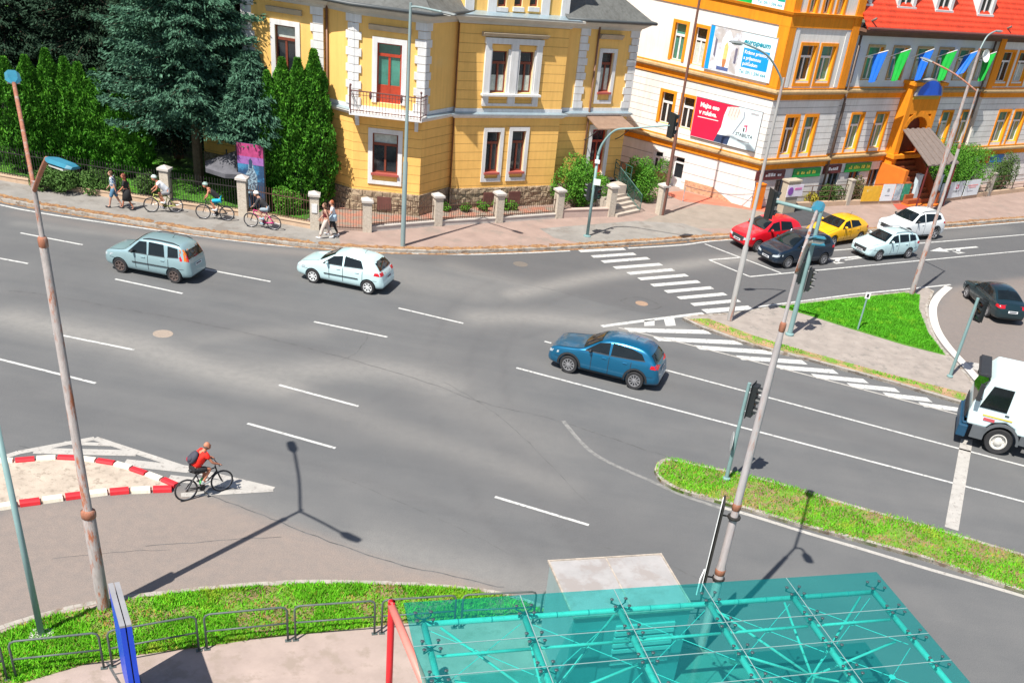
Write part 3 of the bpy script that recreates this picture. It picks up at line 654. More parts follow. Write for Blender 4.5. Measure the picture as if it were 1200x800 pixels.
# string course, cornice, gutter
mb = MB()
ledge(mb, YP, ZB-.16, ZB-.02, .07, -.05, .2); ledge(mb, YP, ZB-.02, ZB+.05, .22); ledge(mb, YP, ZB+.13, ZB+.3, .03)
mb.build('string_course', trimw, yh)
mb = MB(); ledge(mb, YP, ZB+.052, ZB+.128, .24, -.05, .04); mb.build('string_flashing', flash, yh)
mb = MB(); ledge(mb, YP, ZC-.02, ZC+.12, .06, -.05, .12); ledge(mb, YP, ZC+.12, ZC+.32, .16, -.05, .4); ledge(mb, YP, ZC+.32, ZC+.42, .44); mb.build('cornice', M('cornice_plaster', (.56, .53, .47), .85, .08, 2), yh)
C_end = FCc.P(6.45, 0).to_2d()
mb = MB(); ledge(mb, [FCr, C0, C1, FCc.P(6.45, 0, -.4).to_2d()], ZC+.425, ZC+.56, .46, -.3, -.15); mb.build('risalit_flashing', flash, yh)
# roofs of the wings
def roofpiece(path, z0, rise, run, ov=.55):
    mb = MB(); a = offset(path, ov); c = offset(path, -run); n = len(a)
    vs = [(p.x, p.y, z0) for p in a]+[(p.x, p.y, z0+rise) for p in c]+[(p.x, p.y, z0-.06) for p in a]; fs = []
    for i in range(n-1): fs += [(i, i+1, n+i+1, n+i), (2*n+i, 2*n+i+1, i+1, i)]
    mb.add(vs, fs); mb.build('roof', slate, yh, fix=False)
    mb = MB(); g2 = offset(path, ov+.07); mb.tube([(p.x, p.y, z0-.03) for p in g2], .085, 8); mb.build('gutter', zincd, yh, smooth=True)
roofpiece([AL, A0, A1, B0, B1, FCr+Vector((.1, .4))], ZC+.5, 4.2, 5.5)
roofpiece([FD.O.to_2d()-Vector((FD.u.x, FD.u.y))*.25, D1, DE], ZC+.5, 4.2, 5.5)
# attic over the risalit
ZA = ZC+.5; FT = FC(FCc.P(.22, 0, -.12).to_2d(), cC); LT = 6.05
tw = []
for cx_ in (588.5, 607.5, 625.5):
    s_, z_ = FT.px(cx_, 6); tw.append((s_-.24, s_+.24, FT.px(cx_, 8)[1], ZA+3.2))
mb = MB(); wallmesh(mb, FT, 0, LT, ZA, ZA+3.8, tw, dep=.2); mb.build('attic_wall', [ym, yr], yh, fix=False)
mb = MB(); a = FT.P(0, 0).to_2d(); b2 = FT.P(0, 0, -6).to_2d(); c = FT.P(LT, 0).to_2d(); d = FT.P(LT, 0, -6).to_2d()
mb.poly([(a.x, a.y, ZA-.3), (b2.x, b2.y, ZA-.3), (b2.x, b2.y, ZA+3.8), (a.x, a.y, ZA+3.8)]); mb.poly([(c.x, c.y, ZA-.3), (d.x, d.y, ZA-.3), (d.x, d.y, ZA+3.8), (c.x, c.y, ZA+3.8)]); mb.build('attic_side', ym, yh, fix=False)
for a_, b_ in ((549.5, 9), (576, 9), (638.5, 8), (662, 7)):
    mb = MB(); s_, _ = FT.px(a_, b_ and 12); FT.box(mb, s_-.24, s_+.24, ZA+.02, ZA+3.7, .0, .08); mb.build('attic_pilaster', trimw, yh)
for a_, b_, c_, e_ in tw: mb = MB(); FT.box(mb, a_-.08, b_+.08, c_-.22, c_-.02, 0, .09); mb.build('attic_sill', trimw, yh)
for a_, b_, c_, e_ in tw:
    mb = MB(); FT.box(mb, a_, b_, c_, c_+.08, -.2, -.1); FT.box(mb, a_, a_+.06, c_, e_, -.2, -.1); FT.box(mb, b_-.06, b_, c_, e_, -.2, -.1); fr = mb.build('attic_window', brown, yh)
    mb = MB(); FT.quad(mb, a_, b_, c_, e_, -.16); mb.build('pane', g_dark, fr, fix=False)
mb = MB(); ledge(mb, [FT.P(0, 0, -2).to_2d(), FT.P(0, 0).to_2d(), FT.P(LT, 0).to_2d(), FT.P(LT, 0, -2).to_2d()], ZA+3.8, ZA+4.1, .3); mb.build('attic_cornice', trimw, yh)
def winframe(par, F, r, mat, gm, name='window', d=-.15, mull=True, trans=.72, fw=.07, curtain=None, door=None):
    a, b_, c, e = r; mb = MB(); F.box(mb, a, a+fw, c, e, d-.06, d); F.box(mb, b_-fw, b_, c, e, d-.06, d); F.box(mb, a+fw, b_-fw, c, c+fw, d-.06, d); F.box(mb, a+fw, b_-fw, e-fw, e, d-.06, d)
    zt = c+(e-c)*trans
    if trans: F.box(mb, a+fw, b_-fw, zt-.06, zt+.06, d-.06, d+.03)
    if mull: F.box(mb, (a+b_)/2-.05, (a+b_)/2+.05, c+fw, (zt-.06 if trans else e-fw), d-.06, d+.01)
    if door: F.box(mb, a+fw, b_-fw, c+fw, c+(e-c)*door, d-.06, d-.01)
    w_ = mb.build(name, mat, par); mb = MB(); F.quad(mb, a, b_, c, e, d-.045); mb.build('pane', gm, w_, fix=False)
    if curtain:
        mb = MB(); F.quad(mb, a+fw, b_-fw, c+(e-c)*curtain[0], c+(e-c)*curtain[1], d-.04); mb.build('curtain', g_cur, w_, fix=False)
    return w_
def surround(par, F, r, mat, wd=.2, d=.06, sill=None, name='window_surround', bottom=True, low=0):
    a, b_, c, e = r; mb = MB(); F.box(mb, a-wd, a, c-low, e+wd, -.01, d); F.box(mb, b_, b_+wd, c-low, e+wd, -.01, d); F.box(mb, a, b_, e, e+wd, -.01, d)
    if low: F.box(mb, a, b_, c-low, c-low+.18, -.01, d)
    o = mb.build(name, mat, par)
    if sill:
        mb = MB(); F.box(mb, a-.06, b_+.06, c-.09, c+.01, -.15, .16); mb.build('sill', sill, o)
    return o
sillr = M('sheet_sill_red', (.38, .09, .07), .5, .1)
winframe(yh, FA, wA, brown, g_dark, curtain=(.74, .98)); surround(yh, FA, wA, trimw, .22, low=.3)
winframe(yh, FB, wB, reddoor, g_teal, name='balcony_door', trans=.8, door=.3); surround(yh, FB, wB, trimw, .24)
winframe(yh, FB, wBl, brown, g_dark, curtain=(.74, .96)); surround(yh, FB, wBl, trimw, .22, sill=sillr, low=.55)
for w_ in wCl: winframe(yh, FCc, w_, brown, g_dark); surround(yh, FCc, w_, trimw, .2, sill=sillr, low=.5)
for w_ in wC: winframe(yh, FCc, w_, brown, g_dark, curtain=(.04, .42))
for w_ in wD: winframe(yh, FD, w_, brown, g_dark, curtain=(.04, .6)); surround(yh, FD, w_, trimw, .2, sill=sillr, low=.6)
# paired window of the risalit: pilasters, head, shelf and sill
s0, s1 = wC[0][0]-.42, wC[1][1]+.42; zt, zb = wC[0][3], wC[0][2]
mb = MB()
for a_, b_ in ((s0, wC[0][0]-.08), (wC[0][1]+.14, wC[1][0]-.14), (wC[1][1]+.08, s1)): FCc.box(mb, a_, b_, zb-.62, zt+.35, -.01, .12)
FCc.box(mb, s0-.05, s1+.05, zt+.35, zt+.62, -.01, .14); FCc.box(mb, s0-.08, s1+.08, zb-.12, zb-.02, -.05, .26); FCc.box(mb, s0, s1, zb-.62, zb-.5, -.01, .1)
for a_, b_ in ((wC[0][0]-.08, wC[0][0]), (wC[0][1], wC[0][1]+.14), (wC[1][0]-.14, wC[1][0]), (wC[1][1], wC[1][1]+.08)): FCc.box(mb, a_, b_, zb-.02, zt+.1, -.01, .07)
mb.build('paired_window_frame', trimw, yh)
mb = MB(); ledge(mb, [FCc.P(s0-.25, 0).to_2d(), FCc.P(s1+.25, 0).to_2d()], zt+.66, zt+.86, .1, -.02, .34); mb.build('window_shelf', trimg, yh)
for F, r_, e_ in ((FB, wB, .42), (FA, wA, .35), (FD, wD[0], .35)):
    mb = MB(); up = .55 if F is not FD else .7; k = .3
    ledge(mb, [F.P(r_[0]-e_, 0).to_2d(), F.P(r_[1]+e_, 0).to_2d()], r_[3]+up-.02, r_[3]+up+.22, .12, -.02, k); mb.build('window_shelf', trimg, yh)
# quoins
def quoins(F, sc, w1, w2, z0, z1, n=11, side=1, both=False):
    mb = MB(); h = (z1-z0)/n
    for i in range(n):
        w_ = w1 if i % 2 else w2
        if both: a_, b_ = sc-w_/2, sc+w_/2
        else: a_, b_ = (sc, sc+w_*side) if side > 0 else (sc-w_, sc)
        F.box(mb, a_, b_, z0+i*h+.012, z0+(i+1)*h-.012, -.01, .07)
    return mb.build('quoins', trimw, yh)
LA = (A1-A0).length; LB = (B1-B0).length; LD = (D1-FD.O.to_2d()).length; LR = (FCr-B1).length; LA2 = (B0-A2a).length
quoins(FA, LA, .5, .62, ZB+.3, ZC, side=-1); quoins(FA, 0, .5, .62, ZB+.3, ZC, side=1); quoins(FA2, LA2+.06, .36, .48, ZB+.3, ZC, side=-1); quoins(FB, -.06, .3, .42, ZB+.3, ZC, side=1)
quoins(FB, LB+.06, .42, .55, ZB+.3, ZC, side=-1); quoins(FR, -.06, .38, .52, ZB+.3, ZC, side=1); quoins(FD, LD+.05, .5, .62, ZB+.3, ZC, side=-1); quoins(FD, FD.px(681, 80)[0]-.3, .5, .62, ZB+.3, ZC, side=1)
sq = FD.px(688, 80)[0]
# downpipes
dp = M('brown_downpipe', (.2, .1, .06), .5, .15)
for P_ in (FR.P(LR-.1, 0, .1), FA2.P(.12, 0, .1), FD.P(FD.px(684, 160)[0]+.1, 0, .1)):
    mb = MB(); mb.tube([P_+V(0, 0, .3), P_+V(0, 0, ZC+.3)], .055, 8); mb.build('downpipe', dp, yh, smooth=True)
for F, px_, y_ in ((FCc, 573, 236), (FCc, 602, 236), (FB, 450, 241)): mb = MB(); s_, z_ = F.px(px_, y_, .15); F.box(mb, s_-.36, s_+.36, .28, .95, .1, .19); mb.build('plinth_vent', M('rusty_vent_plate', (.13, .05, .04), .8, .2), yh)
# balcony
mb = MB(); bp_ = [FA2.P(LA2-.25, 0, 0).to_2d(), FB.P(-.15, 0, .95).to_2d(), FB.P(3.35, 0, .95).to_2d(), FB.P(3.6, 0, 0).to_2d()]
mb.prism(bp_, ZB+.0, ZB+.14); bal = mb.build('balcony', trimw, yh)
iron = M('wrought_iron_brown', (.12, .045, .04), .6, .2)
mb = MB(); rp = [Vector((p.x, p.y)) for p in bp_]; rp = [rp[0].lerp(rp[1], .15), rp[1].lerp(rp[2], .02), rp[2].lerp(rp[1], .02), rp[3].lerp(rp[2], .15)]
for z_, rr_ in ((ZB+1.12, .03), (ZB+.24, .022), (ZB+.95, .014)):
    mb.tube([(p.x, p.y, z_) for p in rp], rr_, 6)
for a_, b_ in zip(rp[:-1], rp[1:]):
    L_ = (b_-a_).length; n = max(3, int(L_/.15))
    for i in range(n+1):
        p = a_.lerp(b_, i/n); mb.tube([(p.x, p.y, ZB+.14), (p.x, p.y, ZB+1.12)], .013, 5)
for p in rp[1:3]:
    mb.tube([(p.x, p.y, ZB+.1), (p.x, p.y, ZB+1.3)], .03, 6); mb.ball((p.x, p.y, ZB+1.36), .06, 8, 6)
mb.build('balcony_railing', iron, bal)
for k in (.28, .72):
    p = rp[1].lerp(rp[2], k); mb = MB(); mb.ball((p.x, p.y, ZB+.98), (.07, .07, .2), 8, 6); mb.build('railing_ornament', iron, bal)
for s_ in (.2, 3.1):
    mb = MB(); [FB.box(mb, s_-.09, s_+.09, ZB-.15-.16*i, ZB-.012-.16*i, 0, .8-.22*i) for i in range(4)]; mb.build('bracket', trimw, bal)
# entrance door, canopy, steps
winframe(yh, FD, dD, reddoor, g_dark, name='front_door', trans=.75, door=.35, fw=.1); surround(yh, FD, dD, trimw, .25)
mb = MB(); cz = dD[3]+.45; sa, sb = dD[0]-.75, dD[1]+.85
a0 = [FD.P(sa+.1, cz+.35, .02), FD.P(sb-.1, cz+.35, .02), FD.P(sb, cz-.05, 1.5), FD.P(sa, cz-.05, 1.5)]
mb.add(a0+[p-V(0, 0, .06) for p in a0], [(0, 1, 2, 3), (7, 6, 5, 4), (0, 4, 5, 1), (1, 5, 6, 2), (2, 6, 7, 3), (3, 7, 4, 0)])
cano = mb.build('door_canopy', M('brown_canopy_sheet', (.26, .17, .12), .6, .2, 3), yh)
mb = MB(); FD.box(mb, sa-.05, sb+.05, cz+.36, cz+.48, -.05, .15)
for s_ in (sa+.2, sb-.2): mb.tube(smoothpts([FD.P(s_, cz-1.0, .05), FD.P(s_, cz-.75, .5), FD.P(s_, cz-.2, 1.2)], 5), .025, 6)
mb.build('canopy_bracket', zincd, cano)
FS = FC(G(717, 253, KZ).to_2d(), math.degrees(math.atan2((G(755, 251, KZ)-G(717, 253, KZ)).y, (G(755, 251, KZ)-G(717, 253, KZ)).x)))
Ls = (G(755, 251, KZ)-G(717, 253, KZ)).length
st_m = M('step_stone', (.44, .38, .32), .9, .15, 3)
tgt = FD.P((dD[0]+dD[1])/2, 0, .9).to_2d(); base_c = FS.P(Ls/2, 0).to_2d(); dv = tgt-base_c
mb = MB(); nst = 8; hs = dD[2]-KZ
for i in range(nst):
    f0 = i/nst; p = base_c+dv*(i+.5)/nst; sl = dv.length/nst
    mb.box((p.x, p.y, KZ+hs*(i+1)/nst/2), (Ls*.92, sl+.06, hs*(i+1)/nst), rz=math.atan2(dv.y, dv.x)-math.pi/2)
p = tgt; mb.box((p.x, p.y, KZ+hs/2), (2.4, 1.6, hs), rz=R_(cC))
stp = mb.build('steps', st_m, yh)
gr_ = M('green_railing', (.03, .10, .08), .5, .2)
mb = MB(); side = Vector((dv.y, -dv.x)).normalized()
for sg in (1,):
    a_ = base_c+side*Ls*.47*sg; b_ = tgt+side*Ls*.47*sg
    for h_ in (1.0, .15): mb.tube([(a_.x, a_.y, KZ+h_), (b_.x, b_.y, dD[2]+h_)], .028, 6)
    for i in range(24):
        p = a_.lerp(b_, i/23); zz = KZ+hs*i/23; mb.tube([(p.x, p.y, zz), (p.x, p.y, zz+1.0)], .014 if i % 6 else .028, 5)
mb.build('stair_railing', gr_, stp); mb = MB()
c1_ = FD.P(dD[1]+.9, dD[2], 1.7); c0_ = FD.P(dD[0]-.9, dD[2], 1.7); c2_ = FD.P(dD[1]+.9, dD[2], .1); c3_ = FD.P(dD[0]-.9, dD[2], .1)
for a_, b_ in ((c1_, c2_), (c0_, c3_)):
    for h_ in (1.0, .55, .15): mb.tube([a_+V(0, 0, h_), b_+V(0, 0, h_)], .024, 6)
    for k in (0, .33, .66, 1): p = a_.lerp(b_, k); mb.tube([p, p+V(0, 0, 1.0)], .024, 6)
    mb.build('landing_railing', gr_, stp); mb = MB()

# ---------------------------------------------------------------- white building with orange trim
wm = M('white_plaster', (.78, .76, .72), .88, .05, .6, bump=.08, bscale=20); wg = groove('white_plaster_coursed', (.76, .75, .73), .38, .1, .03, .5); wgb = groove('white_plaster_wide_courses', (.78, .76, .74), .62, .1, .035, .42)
om = M('orange_plaster', (.86, .285, .004), .85, .07, 1.5); orv = M('orange_reveal', (.88, .38, .01), .85, .05); bei = M('beige_moulding', (.50, .36, .19), .85, .12, 3)
[weather(m_, .1) for m_ in (wm, wg, wgb)]; weather(om, .16); weather(bei, .2)
K = Vector((6.68, 66.2)); FL_ = FC(K+Vector((math.cos(R_(156.1)), math.sin(R_(156.1))))*14, -23.9); LL = 14.0; K0 = FL_.O.to_2d()
FRt = FC(K, 43.3)
ZB1, ZB2, ZB3 = 2.42, 6.45, 10.35
ob = root('corner_building', (K.x, K.y, 0), 'large white corner building with orange bands and window frames and a red tiled roof', 'building')
whf = M('white_window_frame', (.75, .75, .74), .5, .05)
S1 = FRt.px(1005, 40)[0]; S1 = max(4.8, min(6.2, S1))
FR2 = FC(FRt.P(0, 0, -.3).to_2d(), 43.3); SEND = 34.
# left facade openings
wl = [FL_.rect((793, 26), (806, 29), (785, 68)), FL_.rect((818, 32), (831, 35), (808, 76))]
wl2 = [FL_.rect((777, 107), (791, 110.5), (771, 142)), FL_.rect((801, 113), (814, 116.5), (796, 150))]
wl0 = [FL_.rect((767.5, 176), (777.5, 179), (764, 200))]; dl0 = FL_.rect((789, 182), (800, 185), (784, 224)); dl0 = (dl0[0], dl0[1]+.1, KZ, dl0[3])
wr1 = [FRt.rect((938.5, 54), (955, 54), (933, 95)), FRt.rect((963, 54), (979, 54), (955.5, 95))]
wr1t = [FRt.rect((951, -10), (959, -10), (948.5, 16)), FRt.rect((968, -10), (976, -10), (965.5, 16)), FRt.rect((984, -10), (992, -10), (981.5, 16))]
wr0 = [FRt.rect((921.5, 138), (934, 138), (914, 181)), FRt.rect((943.5, 137), (956, 137), (936, 180))]
def norm(lst, w_=None, z0=None, z1=None):
    m0 = sum(x[2] for x in lst)/len(lst) if z0 is None else z0; m1 = sum(x[3] for x in lst)/len(lst) if z1 is None else z1; ww = w_ or sum(x[1]-x[0] for x in lst)/len(lst)
    return [((x[0]+x[1])/2-ww/2, (x[0]+x[1])/2+ww/2, m0, m1) for x in lst]
wl = norm(wl); wl2 = norm(wl2); wr1 = norm(wr1); wr0 = norm(wr0); wr1t = norm(wr1t)
wr2u = norm([FR2.rect((x, 52), (x+15, 52), (x-8, 97)) for x in (1019, 1048, 1076, 1101, 1125, 1149)], z0=wr1[0][2], z1=wr1[0][3])
wr2l = norm([FR2.rect((997+1, 133), (1011, 133), (990, 176)), FR2.rect((1026, 132), (1039, 132), (1019, 174)), FR2.rect((1082, 130), (1093, 130), (1075, 170)), FR2.rect((1104, 130), (1115, 130), (1096, 168)), FR2.rect((1127, 129), (1137, 129), (1120, 168))], z0=wr0[0][2], z1=wr0[0][3])
wr3u = norm([FRt.rect((1171+4, 56), (1188, 56), (1168, 100)), FRt.rect((1193, 56), (1206, 56), (1188, 100))], z0=wr1[0][2], z1=wr1[0][3])
wr3l = norm([FRt.rect((1169, 133), (1181, 133), (1161, 170)), FRt.rect((1186, 133), (1198, 133), (1180, 170))], z0=wr0[0][2], z1=wr0[0][3])
S3 = FRt.px(1140, 150)[0]
def W(F, s0, s1, z0, z1, ops, mats, name): mb = MB(); wallmesh(mb, F, s0, s1, z0, z1, ops, dep=.28); return mb.build(name, mats, ob, fix=False)
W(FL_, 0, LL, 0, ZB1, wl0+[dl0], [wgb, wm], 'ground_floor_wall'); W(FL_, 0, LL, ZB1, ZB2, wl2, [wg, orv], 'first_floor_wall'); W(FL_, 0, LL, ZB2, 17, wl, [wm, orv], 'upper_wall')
wt = norm([FRt.rect((1,1),(2,1),(1,2))]) if False else []
gf = [(1.9, 3.3, .5, 1.75), (4.0, 5.2, .15, 1.9)]
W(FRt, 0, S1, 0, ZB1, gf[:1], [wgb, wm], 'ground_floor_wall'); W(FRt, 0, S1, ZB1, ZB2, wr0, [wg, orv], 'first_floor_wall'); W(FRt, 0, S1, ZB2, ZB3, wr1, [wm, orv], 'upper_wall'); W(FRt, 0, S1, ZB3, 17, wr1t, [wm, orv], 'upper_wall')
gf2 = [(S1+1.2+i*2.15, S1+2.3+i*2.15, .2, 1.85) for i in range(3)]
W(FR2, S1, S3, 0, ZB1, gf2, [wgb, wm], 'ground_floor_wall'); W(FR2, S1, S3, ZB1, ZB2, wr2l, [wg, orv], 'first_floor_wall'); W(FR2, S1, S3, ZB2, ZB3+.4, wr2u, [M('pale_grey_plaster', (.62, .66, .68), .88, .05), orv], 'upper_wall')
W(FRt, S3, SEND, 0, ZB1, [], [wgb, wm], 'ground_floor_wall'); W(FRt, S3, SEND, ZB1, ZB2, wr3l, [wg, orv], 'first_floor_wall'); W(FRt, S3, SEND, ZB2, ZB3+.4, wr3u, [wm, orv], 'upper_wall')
for s_, a_, b_, z1_ in ((S1, 0, -.3, 17), (S3, -.3, 0, ZB3+.4)):
    mb = MB(); mb.poly([FRt.P(s_, 0, a_), FRt.P(s_, 0, b_), FRt.P(s_, z1_, b_), FRt.P(s_, z1_, a_)]); mb.build('return_wall', wm, ob, fix=False)
mb = MB(); mb.poly([FRt.P(S1, ZB3, -.3), FRt.P(S1, ZB3, -9), FRt.P(S1, 17, -9), FRt.P(S1, 17, -.3)]); mb.build('gable_wall', wm, ob, fix=False)
# mouldings
OP = [K0, K, FRt.P(S1, 0).to_2d(), FR2.P(S1, 0).to_2d(), FR2.P(S3, 0).to_2d(), FRt.P(S3, 0).to_2d(), FRt.P(SEND, 0).to_2d()]
OPa = [K0, K, FRt.P(S1, 0).to_2d(), FRt.P(S1, 0, -.5).to_2d()]
for zz in (ZB1, ZB2):
    mb = MB(); ledge(mb, OP, zz, zz+.3, .07, -.03, .1); mb.build('orange_band', om, ob)
    mb = MB(); ledge(mb, OP, zz+.302, zz+.42, .12, -.03, .26); ledge(mb, OP, zz+.42, zz+.52, .28); ledge(mb, OP, zz+.522, zz+.6, .1, -.03, .05); mb.build('moulding', bei, ob)
    mb = MB(); ledge(mb, OP, zz+.6, zz+.66, .08); mb.build('orange_line', om, ob)
mb = MB(); ledge(mb, OPa, ZB3, ZB3+.62, .07); ledge(mb, OPa, ZB3+.64, ZB3+.78, .16, -.03, .22); mb.build('orange_band', om, ob)
for F, a_, b_, z_, d_ in ((FL_, LL-.62, LL+.06, 17, .06), (FRt, -.058, .55, 17, .062), (FRt, S1-.62, S1+.06, 17, .1), (FRt, S3-.06, S3+.6, ZB3+.4, .1)): mb = MB(); F.box(mb, a_, b_, ZB2+.67, z_, 0, d_); mb.build('corner_pilaster', om, ob)
for a_, b_ in ((.66, .95), (S1-1.0, S1-.66)): mb = MB(); FRt.box(mb, a_, b_, ZB2+.7, ZB3-.02, 0, .045); mb.build('white_pilaster', trimw, ob)
for F, lst, mt_, low in ((FL_, wl, om, 0), (FL_, wl2, om, 0), (FRt, wr1, om, .3), (FRt, wr0, om, .45), (FR2, wr2l, om, .4), (FR2, wr2u, bei, 0), (FRt, wr1t, om, .3), (FRt, wr3u, om, .3), (FRt, wr3l, om, .4)):
    for r_ in lst:
        surround(ob, F, r_, mt_, .17 if F is not FR2 else .14, .05, low=low); winframe(ob, F, r_, whf, g_teal if random.random() < .75 else g_dark, d=-.2, trans=.68, fw=.06, curtain=None if random.random() < .6 else (.02, .6))
for r_ in wl0: winframe(ob, FL_, r_, whf, g_dark, d=-.12, trans=.7, fw=.07)
surround(ob, FL_, wl0[0], trimw, .12, .04)
winframe(ob, FL_, dl0, whf, g_dark, name='side_door', d=-.24, trans=.8, mull=False, door=.3, fw=.1)
for F, r_ in [(FRt, gf[0])]+[(FR2, g2_) for g2_ in gf2]: winframe(ob, F, r_, M('grey_shop_frame', (.18, .24, .28), .5), g_dark, name='shop_window', d=-.1, trans=0)
# sandstone plinth on the left facade
mb = MB(); FL_.box(mb, 0, dl0[0]-.25, 0, .8, 0, .07); FL_.box(mb, dl0[1]+.3, LL-2.6, 0, .75, 0, .07)
mb.poly([FL_.P(LL-2.6, 0, .06), FL_.P(LL-.9, 0, .06), FL_.P(LL-2.6, .73, .06)]); mb.build('sandstone_plinth', M('sandstone_tiles', (.55, .33, .2), .9, .25, 5, bump=.5, col2=(.4, .22, .14), thr=.55, sscale=6), ob)
# downpipes
dpg = M('bronze_downpipe', (.13, .09, .07), .5, .2)
for P_, zt_ in ((FR2.P(S1+.55, 0, .25), ZB3+.3), (FR2.P(S3-.45, 0, .2), ZB3+.3)):
    mb = MB(); mb.tube([P_+V(0, 0, .2), P_+V(0, 0, zt_)], .075, 8)
    mb.tube([P_+V(0, 0, zt_), P_+FR2.n*.8+V(0, 0, zt_+.5)], .07, 8); mb.build('downpipe', dpg, ob, smooth=True)
# dark thin strips on the wall in place of a narrow recess beside the pilaster
mb = MB(); FR2.box(mb, S1+.75, S1+1.0, ZB1+.7, ZB2-.3, 0, .05); FR2.box(mb, S1+.75, S1+1.0, ZB2+.9, ZB3-.9, 0, .05); mb.build('dark_strip', M('dark_strip_brown', (.1, .06, .045), .4), ob)
# red roof
redr = M('red_roof_tiles', (.72, .055, .015), .7, .12, 1.5, bump=.2, bscale=10)
t = redr.node_tree; b = t.nodes['Principled BSDF']; tc = t.nodes.new('ShaderNodeTexCoord'); wv = t.nodes.new('ShaderNodeTexWave'); wv.bands_direction = 'Z'; wv.inputs['Scale'].default_value = 1.1; t.links.new(tc.outputs['Object'], wv.inputs[0])
bq = t.nodes.new('ShaderNodeBump'); bq.inputs['Strength'].default_value = .6; bq.inputs['Distance'].default_value = .08; t.links.new(wv.outputs[0], bq.inputs['Height']); t.links.new(bq.outputs[0], b.inputs['Normal'])
weather(redr, .28, 1.5, 1.2)
ez = FR2.px(1090, 36, .95)[1]
mb = MB(); a_ = FR2.P(S1-.05, ez, 1.0); b_ = FR2.P(SEND, ez, 1.0); c_ = FR2.P(SEND, ez+8, -5.6); d_ = FR2.P(S1-.05, ez+8, -5.6)
mb.add([a_, b_, c_, d_, a_-V(0, 0, .1), b_-V(0, 0, .1), c_-V(0, 0, .1), d_-V(0, 0, .1)], [(0, 1, 2, 3), (4, 7, 6, 5), (0, 4, 5, 1), (0, 3, 7, 4)]); mb.build('roof', redr, ob)
mb = MB(); FR2.box(mb, S1, SEND, ez-.28, ez-.12, 0, .95); FR2.box(mb, S1, SEND, ez-.55, ez-.28, 0, .35); mb.build('eaves', M('brown_eaves', (.16, .09, .06), .8, .15), ob)
mb = MB(); mb.tube([FR2.P(S1, ez-.05, 1.08), FR2.P(SEND, ez-.05, 1.08)], .09, 8); mb.build('gutter', M('dark_red_gutter', (.14, .05, .04), .5), ob)
mb = MB(); wallmesh(mb, FR2, S1, SEND, ZB3+.4, ez-.2, []); mb.build('upper_wall', MATS['pale_grey_plaster'], ob, fix=False)
for x_ in (1062, 1106, 1154, 1010):
    y_ = {1062: 8, 1106: 12, 1154: 17, 1010: 4}[x_]; dd_ = min((k/20 for k in range(-60, 16)), key=lambda q_: abs(FR2.px(x_, y_, q_)[1]-(ez+(1-q_)*8/6.6))); FD_ = FR2; FR2 = FC(FD_.P(0, 0, dd_+.3).to_2d(), 43.3)
    s_, z_ = FR2.px(x_, y_, -.3); mb = MB(); hw = .95
    FR2.box(mb, s_-hw, s_-hw+.3, z_, z_+2.0, -2.2, -.3); FR2.box(mb, s_+hw-.3, s_+hw, z_, z_+2.0, -2.2, -.3); FR2.box(mb, s_-hw, s_+hw, z_+1.7, z_+2.1, -2.2, -.28); FR2.box(mb, s_-hw-.05, s_+hw+.05, z_-.12, z_, -.6, -.2)
    dm = mb.build('dormer', trimw, ob); r_ = (s_-hw+.3, s_+hw-.3, z_, z_+1.7)
    winframe(dm, FR2, r_, whf, g_dark, name='dormer_window', d=-.4, trans=0, fw=.09); FR2 = FD_
# entrance tower with blue oval sign
ps, _ = FR2.px(1063, 150); pw = 1.75
mb = MB(); FR2.box(mb, ps-pw, ps-pw+.5, ZB1-.6, ZB2+.9, 0, .75); FR2.box(mb, ps+pw-.5, ps+pw, ZB1-.6, ZB2+.9, 0, .75); FR2.box(mb, ps-pw+.5, ps+pw-.5, ZB2-.9, ZB2+.9, 0, .75)
FR2.box(mb, ps-pw-.15, ps+pw+.15, ZB2+.9, ZB2+1.1, 0, .95); FR2.box(mb, ps-pw-.12, ps+pw+.12, ZB1+.3, ZB1+.55, 0, .9)
for k in range(11):
    a = math.pi*k/10; mb.box(FR2.P(ps+math.cos(a)*(pw-.42), ZB2-1.9+math.sin(a)*1.0, .4), (.4, .72, .34), mat=Matrix.Rotation(FR2.ang, 3, 'Z') @ Matrix.Rotation(-(a-math.pi/2), 3, 'Y'))
por = mb.build('portal', om, ob)
mb = MB(); FR2.box(mb, ps-pw+.5, ps+pw-.5, ZB1-.6, ZB2-.9, -.3, .12); mb.build('portal_recess', M('dark_red_recess', (.16, .04, .02), .8, .2), por)
mb = MB(); n = 20; zc = FR2.px(1070, 112, .7)[1]; prof = [(math.cos(math.pi*i/n)*1.5, math.sin(math.pi*i/n)*1.05) for i in range(n+1)]
vs = [FR2.P(ps+x, zc+z, .35) for x, z in prof]+[FR2.P(ps+x, zc+z, .95) for x, z in prof]; m_ = n+1
mb.add(vs, [tuple(range(m_)), tuple(range(2*m_-1, m_-1, -1))]+[(i, i+1, m_+i+1, m_+i) for i in range(n)]+[(0, m_, 2*m_-1, m_-1)])
ds = mb.build('arched_sign', M('grey_sign_rim', (.3, .3, .32), .5), por)
mb = MB(); vs = [FR2.P(ps+x*.88, zc+.06+z*.86, .965) for x, z in prof]; mb.poly(vs); mb.build('sign_face', M('blue_sign', (.01, .10, .62), .3, .15, 2), ds, fix=False)
mb = MB(); FR2.box(mb, ps-1.45, ps+1.45, ZB2+.05, ZB2+.75, .76, .8); mb.build('name_board', M('ochre_board', (.5, .33, .03), .7, .1), por)
text('PORTA', .38, M('pale_blue_letters', (.4, .62, .8), .5), ds, FR2.P(ps, zc+.42, .975), FR2.u, FR2.n) if False else None
